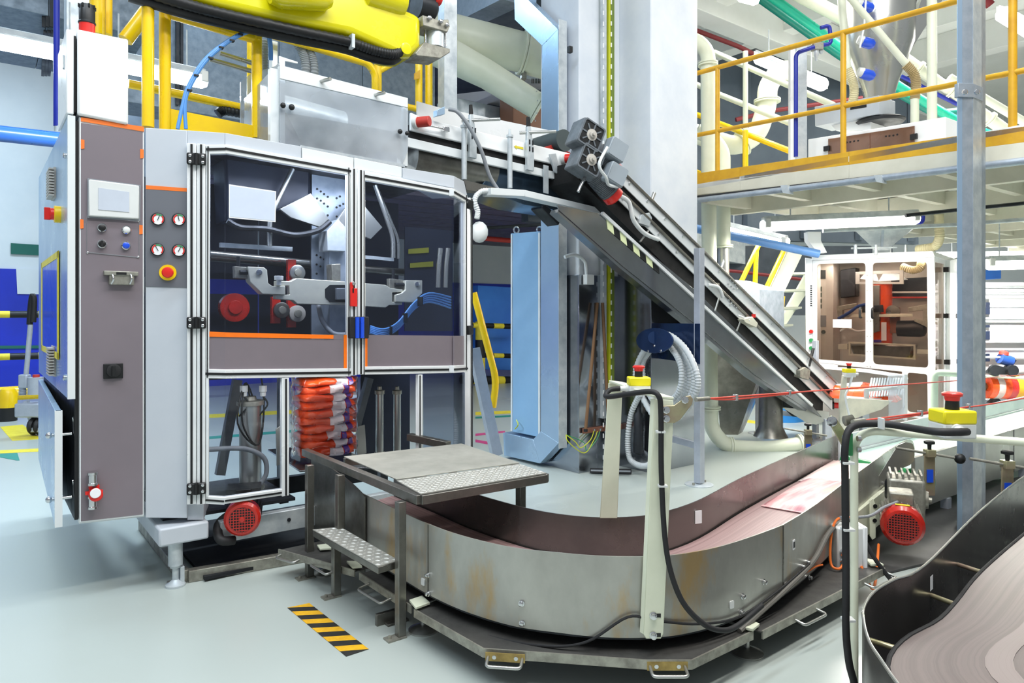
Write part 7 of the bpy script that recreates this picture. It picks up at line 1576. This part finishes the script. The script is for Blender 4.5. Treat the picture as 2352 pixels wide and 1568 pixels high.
# junction box on the conveyor arm
bp3 = P(1942, 1255, 4.02); d = V((.66, .75, 0)); nn = V((.75, -.66, 0))
t = Thing('junction_box', 'pale grey junction box on the right conveyor arm with orange cables', 'electrical box', bp3-Z*.13)
t.part('case', MB().box(bp3, X*.075, YY*.06, Z*.125), 'light_plastic', bev=.008); t.part('lid', MB().box(bp3+X*.03-YY*.066, X*.09, YY*.008, Z*.13) if False else MB().box(bp3+X*.085, X*.012, YY*.063, Z*.13), 'white_paint', bev=.005)
for dz in (-.01, -.06): t.part('gland', MB().lathe(bp3+V((-.04, -.06, dz)), V((-.3, -1, 0)), [(0, .022), (.02, .022), (.022, .016), (.045, .015)], 10), 'chrome')
t.part('cable', MB().tube(cr([bp3+V((-.055, -.1, -.06)), bp3+V((-.1, -.13, -.08)), bp3+V((-.13, -.1, -.06)), bp3+V((-.11, -.06, .08)), bp3+V((-.06, -.02, .16)), bp3+V((.02, .0, .17))], 6), .007, 8), 'orange')
t.part('cable', MB().tube(cr([bp3+V((.06, -.06, -.09)), bp3+V((.1, -.1, -.2)), bp3+V((.2, .05, -.2)), bp3+V((.4, .4, -.12))], 6), .008, 8), 'orange')
t.part('cable', MB().tube(cr([bp3+V((.09, -.02, .06)), bp3+V((.14, -.08, -.06)), bp3+V((.25, -.12, -.2)), bp3+V((.34, -.2, -.24))], 6), .012, 8), 'rubber')
mb = MB().tube(cr([P(1930, 1188, 4.0), P(1995, 1185, 4.2), P(2030, 1165, 4.4), P(2062, 1152, 4.45)], 6), .009, 8); single('grey_hose', mb, 'grey_plastic', 'thin grey cable running from the junction box to the geared motor', 'cable')
t = Thing('cream_lever', 'cream slotted lever plate beside the junction box', 'bracket', P(2005, 1240, 4.6)); t.part('plate', MB().prism([P(u, v, 4.6) for u, v in ((1998, 1150), (2005, 1143), (2012, 1160), (2012, 1235), (2004, 1240), (1998, 1230))], YY*.01), 'cream', bev=.003)
for v in (1162, 1195): t.part('hole', MB().lathe(P(2010 if v < 1170 else 2009, v, 4.598), -YY, [(0, .014), (.003, .014)], 12), 'black')
# ================================================================== step platform
ZPf = .72
c = [FL(790, 1050, ZPf), FL(1060, 1020, ZPf), FL(1255, 1085, ZPf), FL(966, 1133, ZPf)]
t = Thing('step_platform', 'worn stainless steel platform with one step bridging the conveyor', 'platform', FL(920, 1465))
k0, k1 = FL(910, 1102, ZPf), FL(1193, 1064, ZPf)
t.part('deck_plate', MB().prism([c[0], c[1], k1, k0], Z*.006), 'worn_plate', bev=.001)
t.part('tread_plate', MB().prism([k0-Z*.006+(c[3]-k0)*.01, k1-Z*.006+(c[2]-k1)*.01, c[2]-Z*.006, c[3]-Z*.006], Z*.005), 'tread')
def studs(q0, q1, q2, q3, nu, nv, z, th_, under=None):
    mb = MB()
    for i in range(nu):
        for j in range(nv):
            fu, fv = (i+.5)/nu, (j+.5)/nv; p = q0.lerp(q1, fu).lerp(q3.lerp(q2, fu), fv); d = (q1-q0).normalized(); e = V((-d.y, d.x, 0)); a = math.radians(45 if (i+j) % 2 else -45); dd_ = d*math.cos(a)+e*math.sin(a); ee = V((-dd_.y, dd_.x, 0))
            o = len(mb.v); q = V((p.x, p.y, z)); mb.add([q+dd_*.015, q+ee*.006, q-dd_*.015, q-ee*.006, q+Z*.004], [(0, 1, 4), (1, 2, 4), (2, 3, 4), (3, 0, 4)])
    th_.part('tread_studs', mb, 'tread_stud', kind='stuff')
studs(k0.lerp(c[3], .06), k1.lerp(c[2], .06), c[2], c[3], 30, 9, ZPf-.001, t)
L0_ = FL(700, 1034, ZPf-.02)
bm = .045
t.part('beam', MB().bar(L0_-Z*.01, V((c[3].x, c[3].y, ZPf-.03)), bm, bm), 'steel_dark', bev=.003); t.part('beam', MB().bar(V((c[3].x, c[3].y, ZPf-.03)), V((c[2].x, c[2].y, ZPf-.03)), bm*.8, bm), 'steel_dark', bev=.003)
t.part('beam', MB().bar(V((c[1].x, c[1].y, ZPf-.03)), V((c[2].x, c[2].y, ZPf-.03)), bm*.8, bm), 'steel_dark', bev=.003); t.part('beam', MB().bar(V((c[0].x, c[0].y, ZPf-.03)), V((c[1].x, c[1].y, ZPf-.03)), bm*.8, bm), 'steel_dark', bev=.003)
t.part('rear_beam', MB().bar(P(940, 1003, 5.0), P(1030, 1022, 4.75), .05, .05), 'steel_dark', bev=.003)
def post(p, z0, z1, w_=.043): return t.part('leg', MB().box(V((p.x, p.y, (z0+z1)/2)), A*w_/2, B*w_/2, Z*(z1-z0)/2), 'steel_dark', bev=.003)
pF, pR, pM = FL(920, 1462), FL(711, 1325), FL(772, 1368)
post(pF, 0, ZPf-.05); post(pR, 0, ZPf-.04); post(pM, 0, .33)
pU = FL(781, 1213, .36); post(pU, .36, ZPf-.05); pr = P(1196, 1100, 3.95); post(V((pr.x, pr.y, 0)), 0, ZPf-.05); pq = FL(1040, 1024, ZPf); post(V((pq.x, pq.y, 0)), 0, ZPf-.05)
for p in (pF, pR, pM): t.part('foot_plate', MB().box(p-A*.03+Z*.004, A*.05, B*.03, Z*.004), 'cast_alu'); t.part('anchor_bolt', MB().lathe(p-A*.06+Z*.008, Z, [(0, .009), (.014, .009)], 8), 'cast_alu')
s4 = [FL(718, 1217, .36), FL(782, 1211, .36), FL(916, 1288, .36), FL(868, 1302, .36)]
t.part('step_tread', MB().prism(s4, Z*.004), 'tread'); studs(s4[0], s4[3], s4[2], s4[1], 16, 5, .364, t)
t.part('step_frame', MB().prism([p-Z*.035 for p in s4], Z*.034), 'steel_dark', bev=.003)
mb = MB().box(FL(888, 1430)+Z*.03, A*.06, B*.012, Z*.03); mb.box(FL(905, 1425)+Z*.006, A*.06, B*.05, Z*.006); single('floor_bracket', mb, 'steel_dark', 'steel angle bracket bolted to the floor by the front step leg', 'bracket', bev=.002)
# ================================================================== second packaging machine in a white glazed cabinet
WP = Plane((P(1872, 0, 9.3).x, 9.3), (.758, -.653)); wc = WP.pt(2146, 700); wc.z = 0; WS = Plane((wc.x, wc.y), (.653, .758))
def pround(q, r, k=4):                  # rounded outline of a quad, in image positions
    out = []; n = len(q)
    for i in range(n):
        a, b, c = [V((x[0], x[1], 0)) for x in (q[i-1], q[i], q[(i+1) % n])]
        p, s = b+(a-b).normalized()*r, b+(c-b).normalized()*r
        for j in range(k+1):
            f = j/k; w_ = (1-f)**2*p+2*f*(1-f)*b+f*f*s; out.append((w_.x, w_.y))
    return out
t = Thing('packaging_machine', 'second packaging machine inside a white glazed cabinet under the mezzanine', 'packaging machine', WP.pt(2000, 960))
def wframe(nm, q, inner, r, off, th, pane='smoke_pane', pl=WP):
    k = 4; ou = [x for p in q for x in [p]*(k+1)]; inn = pround(inner, r, k)
    d = t.part(nm, MB().frame([pl.pt(u, v, off) for u, v in ou], [pl.pt(u, v, off) for u, v in inn], pl.n*th), 'white_paint')
    if pane: t.part('pane', MB().pp(pl, pround(inner, r*.9, 3), off+th*.5, .006), pane, under=d)
    return d
d = wframe('door', [(1867, 597), (1995.5, 594), (1995.5, 843), (1867, 831)], [(1876, 606), (1988, 603), (1988, 833), (1876, 825)], 9, 0, .04)
d2 = wframe('door', [(1996.5, 594), (2146, 590), (2146, 857), (1996.5, 843)], [(2003.5, 603), (2129, 600), (2132, 845), (2005, 836)], 10, 0, .04)
wframe('side_panel', [(2146, 590), (2174, 598), (2174, 990), (2146, 990)], [(2148, 601), (2169, 606), (2170, 985), (2149, 985)], 3, 0, .03, pl=WS)
wframe('lower_door', [(2076, 850), (2146, 857), (2146, 965), (2076, 955)], [(2084, 855), (2130, 859), (2131, 952), (2084, 945)], 7, 0, .04)
wframe('lower_door', [(1867, 832), (2076, 851), (2076, 862), (1867, 845)], [(1924, 838), (2072, 853), (2072, 859), (1924, 845)], 2, .0, .03)
t.part('roof', MB().pp(WP, [(1864, 586), (2142, 576), (2148, 590), (1864, 598)], -.02, 1.5), 'white_paint', bev=.01)
t.part('corner_post', MB().pp(WP, [(2133, 592), (2146, 590), (2146, 962), (2136, 960)], -.006, .03), 'white_paint', bev=.004)
t.part('rear_post', MB().pp(WS, [(2172, 598), (2202, 590), (2202, 1000), (2172, 1000)], .0, -.05), 'white_paint', bev=.004)
t.part('left_edge', MB().pp(WP, [(1849, 592), (1866, 594), (1866, 830), (1851, 810)], .0, .4), 'white_paint', bev=.005)
t.part('back_wall', MB().pp(WP, [(1850, 605), (2170, 598), (2170, 990), (1850, 960)], .75, .02), 'beige')
t.part('control_wall', MB().pp(WP, [(1872, 605), (1914, 603), (1914, 830), (1872, 826)], .35, .3), 'beige', bev=.004)
for (u0, v0, u1, v1, m) in ((1877, 620, 1896, 640, 'dark_metal'), (1877, 658, 1887, 669, 'green_dark'), (1877, 672, 1887, 682, 'green_dark'), (1877, 686, 1887, 695, 'green_dark'), (1877, 699, 1887, 708, 'green_dark'), (1877, 724, 1897, 750, 'slate')):
    t.part('instrument', MB().pp(WP, [(u0, v0), (u1, v0), (u1, v1), (u0, v1)], .34, .02), m, bev=.002)
t.part('display', MB().pp(WP, [(1877, 626), (1883, 626), (1883, 631), (1877, 631)], .335, .006), 'led_cyan')
for u, v, m in ((1892, 762, 'black'), (1880, 780, 'yellow'), (1864, 761, 'red_plastic'), (1864, 781, 'green'), (1864, 799, 'green')): t.part('button', MB().lathe(WP.pt(u, v, .34 if u > 1870 else -.0), -WP.n, [(0, .025), (.03, .025)], 12), m)
mb = MB()
for k in range(10): mb.pp(WP, [(1861, 655+k*5), (1865, 655+k*5), (1865, 658+k*5), (1861, 658+k*5)], -.004, .006)
t.part('side_vents', mb, 'dark_metal')
t.part('paper_sheet', MB().pp(WP, [(1913, 733), (1956, 733), (1956, 753), (1913, 752)], -.012, .004), 'white_sheet')
for u, v in ((1978, 715), (2006, 716)):
    t.part('handle', MB().tube(fillet([WP.pt(u, v-8, 0), WP.pt(u-3, v-8, -.07), WP.pt(u-3, v+14, -.07), WP.pt(u, v+14, 0)], .03), .014, 8), 'black')
for u, v in ((2174, 619), (2174, 725), (2176, 831), (2192, 725), (2194, 829)): t.part('hinge', MB().box(WS.pt(u, v, -.03), WS.d*.04, WS.n*.03, Z*.03), 'black')
for k in range(7):
    for u in (1992, 2000): t.part('screw', MB().lathe(WP.pt(u, 632+k*35, -.0), -WP.n, [(0, .008), (.004, .008)], 6), 'cast_alu')
t.part('added_fill_strip', MB().pp(WP, [(1890, 601), (2120, 596), (2120, 600), (1890, 604)], .2, .05), 'tube_white', 'added glowing fill strip under the roof')  # made-up glowing strip, added to lift the dark cabinet interior
lq = WP.pt(2010, 603, .25); l = area('added_fill_light', lq, 1.2, .1, 12, NEUT, math.atan2(-.653, .758)); l.parent = t.o; l.location = lq-t.base  # unseen fill light added inside the cabinet
# mechanism inside
IN = Thing('film_tube', 'bright orange film tube inside the white cabinet', 'film', WP.pt(2022, 790, .4))
c0, c1 = WP.pt(2022, 790, .4), WP.pt(2022, 648, .4); IN.part('film', MB().cyl(c0, c1, .14, 24), 'orange_film'); IN.part('white_print', MB().prism([WP.pt(u, v, .25) for u, v in ((2024, 740), (2036, 740), (2036, 782), (2024, 782))], WP.n*.01), 'white_film'); IN.part('violet_print', MB().prism([WP.pt(u, v, .25) for u, v in ((2004, 780), (2024, 780), (2024, 786), (2004, 786))], WP.n*.01), 'violet_film'); IN.part('drive_belt', MB().pp(WP, [(2003, 655), (2020, 655), (2020, 760), (2003, 765)], .2, .06), 'steel_dark', bev=.004)
t2 = Thing('sealing_jaw', 'grey sealing jaw frame across the orange film tube in the white cabinet', 'machine arm', WP.pt(2000, 720, .25))
t2.part('cross_bar', MB().pp(WP, [(1935, 722), (2095, 720), (2095, 727), (1935, 729)], .2, .05), 'jaw', bev=.004)
t2.part('left_arm', MB().pp(WP, [(1921, 704), (1967, 696), (1967, 705), (1935, 712), (1935, 732), (1925, 732)], .2, .08), 'cast_alu', bev=.004); t2.part('right_arm', MB().pp(WP, [(2086, 706), (2130, 698), (2130, 752), (2100, 738), (2100, 732), (2120, 736), (2120, 712), (2086, 716)], .2, .08), 'cast_alu', bev=.004)
t2.part('carriage', MB().pp(WP, [(1980, 703), (2026, 700), (2028, 716), (1980, 718)], .15, .06), 'dark_metal', bev=.004); t2.part('blue_hose', MB().tube(cr([WP.pt(1925, 732, .15), WP.pt(1950, 718, .15), WP.pt(1970, 704, .15), WP.pt(1988, 699, .15)]), .02, 8), 'navy_hose')
t2 = Thing('electric_motor', 'black cylindrical motor inside the white cabinet', 'motor', WP.pt(2085, 765, .3)); t2.part('body', MB().lathe(WP.pt(2062, 754, .3), WP.d, [(0, .1), (.25, .105), (.3, .09), (.32, .05)], 20), 'black'); t2.part('pulley', MB().lathe(WP.pt(2052, 715, .3), -WP.n, [(0, .08), (.04, .08), (.044, .03)], 20), 'steel_dark'); t2.part('bracket', MB().pp(WP, [(2044, 706), (2066, 706), (2066, 765), (2044, 765)], .32, .05), 'copper', bev=.005)
t2 = Thing('cross_jaw', 'lower sealing jaw block inside the white cabinet', 'machine part', WP.pt(2020, 820, .3)); t2.part('block', MB().pp(WP, [(1950, 790), (2100, 792), (2085, 825), (1960, 815)], .3, .25), 'steel_dark', bev=.02); t2.part('frame_rail', MB().pp(WP, [(1925, 790), (1946, 789), (1946, 802), (1925, 802)], .2, .06), 'jaw', bev=.003); t2.part('frame_rail', MB().pp(WP, [(2106, 802), (2132, 803), (2132, 813), (2106, 812)], .2, .06), 'jaw', bev=.003); t2.part('bracket', MB().frame([WP.pt(u, v, .22) for u, v in ((1949, 784), (2102, 791), (2102, 826), (1949, 816))], [WP.pt(u, v, .22) for u, v in ((1953, 788), (2098, 794), (2098, 822), (1953, 812))], WP.n*.03), 'jaw')
t2 = Thing('forming_shoulder', 'curved pale forming shoulder and dark film frame inside the white cabinet', 'machine part', WP.pt(2015, 645, .4)); t2.part('left_wing', MB().add([WP.pt(1975, 640, .3), WP.pt(2018, 646, .3), WP.pt(2012, 628, .45), WP.pt(1990, 624, .45)], [(0, 1, 2, 3)]).prism([WP.pt(1975, 640, .3), WP.pt(2018, 646, .3), WP.pt(2012, 628, .45), WP.pt(1990, 624, .45)], WP.n*.02), 'galv_bright'); t2.part('right_wing', MB().prism([WP.pt(2018, 646, .3), WP.pt(2085, 642, .3), WP.pt(2060, 626, .45), WP.pt(2030, 624, .45)], WP.n*.02), 'galv_bright')
t2.part('dark_hood', MB().pp(WP, [(1930, 620), (1965, 614), (1965, 680), (1930, 684)], .5, .2), 'dark_metal', bev=.01); t2.part('film_rail', MB().cyl(WP.pt(2046, 671, .4), WP.pt(2132, 671, .4), .012, 8), 'pale_grey'); t2.part('film_rail', MB().cyl(WP.pt(2046, 683, .4), WP.pt(2132, 683, .4), .012, 8), 'red_dull'); t2.part('dark_panel', MB().pp(WP, [(2046, 640), (2135, 636), (2140, 680), (2050, 682)], .6, .05), 'dark_metal'); t2.part('frame_bars', MB().frame([WP.pt(u, v, .25) for u, v in ((1965, 624), (2075, 620), (2075, 652), (1965, 652))], [WP.pt(u, v, .25) for u, v in ((1973, 630), (2066, 627), (2066, 647), (1973, 647))], WP.n*.03), 'pale_grey')
p = cr([WP.pt(2072, 612, .3), WP.pt(2095, 620, .25), WP.pt(2112, 616, .25), WP.pt(2116, 604, .3)], 12); t2.part('flexible_pipe', MB().tube(p, [.05 if i % 2 else .042 for i in range(len(p))], 12), 'flex_cream')
mb = MB().tube(cr([WP.pt(1930, 760, .3), WP.pt(1945, 752, .25), WP.pt(1968, 760, .25), WP.pt(1988, 758, .3)], 6), .012, 8); single('grey_hose', mb, 'pale_grey', 'pale hose drooping inside the white cabinet below the paper sheet', 'hose')
# ---- discharge below the cabinet: comb guide, orange bag, chute
YC = 8.1
t = Thing('comb_guide', 'grey comb of slanted rods at the outlet of the white cabinet', 'guide', P(2030, 915, YC))
t.part('rail', MB().prism([P(1987, 893, YC), P(2078, 886, YC-.2), P(2078, 892, YC-.2), P(1996, 899, YC), P(1996, 916, YC), P(1987, 916, YC)], YY*.03), 'galv_bright')
for k in range(14): u = 1996+k*6.2; t.part('rod', MB().cyl(P(u+7, 868, YC+.15), P(u-2, 912-k*.4, YC+.05), .012, 8), 'galv_bright')
c = P(1960, 902, YC+.5); tb = Thing('product_bag', 'bright orange bag on the outlet of the white cabinet', 'bag', c-Z*.06); cz = c-Z*.06
tb.part('film', flatbag(cz, V((.8, -.6, 0)), V((.6, .8, 0)), 1.0, .4, .16, '', ''), 'orange_film', sharp=70); tb.part('white_print', flatbag(cz, V((.8, -.6, 0)), V((.6, .8, 0)), 1.0, .4, .16, '', '', .3, .6, -.6, .6, .003), 'white_film', sharp=70)
t = Thing('outlet_chute', 'pale steel outlet chute sloping below the comb guide', 'chute', P(1980, 960, YC))
t.part('side_sheet', MB().prism([P(u, v, YC-.1) for u, v in ((1935, 918), (1950, 914), (2050, 920), (2025, 940), (1960, 962), (1930, 965))], V((.02, .03, 0))), 'jaw'); t.part('floor_sheet', MB().prism([P(1945, 918, YC), P(2055, 915, YC+.2), P(2045, 905, YC+.8), P(1935, 905, YC+.7)], Z*.01), 'galv_bright'); t.part('left_sheet', MB().prism([P(u, v, YC+.3) for u, v in ((1795, 935), (1905, 945), (1900, 965), (1875, 975), (1855, 972))], V((.02, .03, 0))), 'steel')
t.part('stand', MB().box(P(1985, 985, YC+.2), X*.04, YY*.04, Z*.25), 'galv_leg'); t.part('stand', MB().box(P(1900, 1000, YC+.3), X*.04, YY*.04, Z*.2), 'galv_leg')
t = Thing('clear_guard', 'clear plastic guard hood over the outlet of the white cabinet', 'guard', P(2060, 960, 8.0))
t.part('front_sheet', MB().prism([P(2040, 862, 8.0), P(2078, 862, 7.9), P(2078, 962, 7.9), P(2042, 968, 8.0)], YY*.008), 'acrylic_hazy'); t.part('top_sheet', MB().prism([P(1905, 843, 8.9), P(2042, 863, 8.0), P(2078, 862, 8.0), P(1990, 848, 8.8)], Z*.008), 'acrylic_hazy'); t.part('post', MB().prism([P(2077, 860, 7.95), P(2084, 860, 7.95), P(2084, 965, 7.95), P(2078, 966, 7.95)], YY*.04), 'pale_grey')
e = P(1950, 856, 7.6); estop(e, X, 1.15, 'small yellow emergency stop box before the white cabinet', (1, 0)); mb = MB().prism([P(1937, 862, 7.6), P(1946, 862, 7.6), P(1944, 925, 7.6), P(1930, 925, 7.6)], YY*.04); t = single('stop_post', mb, 'jaw', 'pale post carrying the small emergency stop box', 'post', bev=.003); sub(t, 'post_foot', MB().prism([P(1930, 925, 7.6), P(1944, 925, 7.6), P(1944, 1003, 7.6), P(1930, 1003, 7.6)], YY*.04), 'jaw'); mb = MB().tube(cr([P(1958, 862, 7.55), P(1950, 890, 7.55), P(1942, 910, 7.55), P(1950, 950, 7.55), P(1958, 965, 7.55)], 6), .012, 8); single('pale_cable', mb, 'pale_grey', 'pale cable hanging from the small emergency stop box', 'cable')
t = Thing('green_post', 'pale green upright rail beside the white cabinet corner', 'post', P(2146, 960, 7.4)); t.part('upright', MB().tube(fillet([P(2146, 985, 7.4), P(2146, 855, 7.4), P(2200, 858, 7.3)], .06), .035, 10), 'mint')
# ================================================================== film unwinder with rollers at the right edge
RPn = Plane((P(2300, 0, 9.8).x, 9.8), (1, .02))
t = Thing('film_unwinder', 'white film unwinder frame with stacked rollers at the right edge', 'machine', RPn.pt(2300, 950))
t.part('side_post', MB().pp(RPn, [(2256, 640), (2262, 640), (2262, 945), (2256, 945)], -.05, .3), 'white_paint', bev=.004)
t.part('back_panel', MB().pp(RPn, [(2262, 648), (2420, 648), (2420, 860), (2262, 860)], .45, .02), 'pale_grey')
for v, h, x0 in ((652, 8, 2259), (667, 7, 2259), (681, 7, 2259), (695, 16, 2275), (716, 24, 2275), (765, 38, 2275), (814, 18, 2262), (845, 14, 2275)):
    t.part('film_web', MB().pp(RPn, [(x0, v-h/2), (2420, v-h/2), (2420, v+h/2), (x0, v+h/2)], .1, .03), 'white_film2')
for v in (659, 674, 703, 731, 738, 785, 802, 822): t.part('roller', MB().cyl(RPn.pt(2258, v, .08), RPn.pt(2420, v, .08), .018, 12), 'galv_bright')
for v0, v1 in ((694, 722), (746, 752), (760, 780), (812, 830)): t.part('dark_gap', MB().pp(RPn, [(2264, v0), (2274, v0), (2274, v1), (2264, v1)], .05, .04), 'royal_dark', bev=.004)
t = Thing('film_roll', 'thick printed orange film roll lying in the unwinder', 'film roll', RPn.pt(2300, 915, .1))
c0, c1 = RPn.pt(2262, 887, .1), RPn.pt(2440, 892, .1)
bands = ['orange_film', 'bag_pale', 'orange_film', 'red_film', 'bag_yellow', 'white_film', 'violet_soft', 'orange_film', 'bag_pale', 'red_film', 'orange_film', 'bag_yellow']
for i, m in enumerate(bands): t.part('print_band', MB().cyl(c0.lerp(c1, i/12), c0.lerp(c1, (i+1)/12), .17, 28), m)
t.part('core', MB().cyl(c0-X*.06, c0, .06, 16), 'brown_wood')
t = Thing('electric_motor', 'small blue motor with red cap on the film roll carriage', 'motor', RPn.pt(2305, 855))
t.part('body', MB().cyl(RPn.pt(2296, 822, -.1), RPn.pt(2312, 830, -.1)+X*.06, .075, 18), 'blue_motor'); t.part('cap', MB().lathe(RPn.pt(2305, 815, -.1), Z+X*.2, [(0, .06), (.04, .06), (.06, .03)], 16), 'red_dull'); t.part('carriage', MB().pp(RPn, [(2275, 852), (2290, 838), (2315, 845), (2332, 824), (2336, 828), (2318, 852), (2318, 860), (2275, 858)], -.15, .1), 'dark_metal', bev=.006)
for u in (2281, 2322): t.part('wheel', MB().lathe(RPn.pt(u, 850, -.18), -YY, [(0, .075), (.05, .075)], 20), 'dark_metal')
t.part('cross_rod', MB().cyl(RPn.pt(2258, 820, -.1), RPn.pt(2420, 822, -.1), .015, 8), 'galv_bright'); t.part('guard_rail', MB().cyl(RPn.pt(2255, 863, -.2), RPn.pt(2420, 872, -.2), .02, 8), 'cream')
mb = MB().pp(RPn, [(2262, 620), (2300, 618), (2300, 640), (2262, 642)], .7, .2); single('blue_crate', mb, 'bright_blue', 'blue crate above the film rollers far behind', 'crate', bev=.01)
mb = MB().pp(RPn, [(2262, 918), (2420, 905), (2420, 935), (2262, 945)], .3, .05); single('lower_guard', mb, 'pale_blue', 'pale blue guard panel below the film roll', 'panel')
for u, lab in ((2290, 'left dark bracket under the film roll'), (2330, 'right dark bracket under the film roll')): mb = MB().pp(RPn, [(u-14, 926), (u+2, 912), (u+14, 926), (u+8, 932)], .05, .1); single('roll_bracket', mb, 'dark_metal', lab, 'bracket')
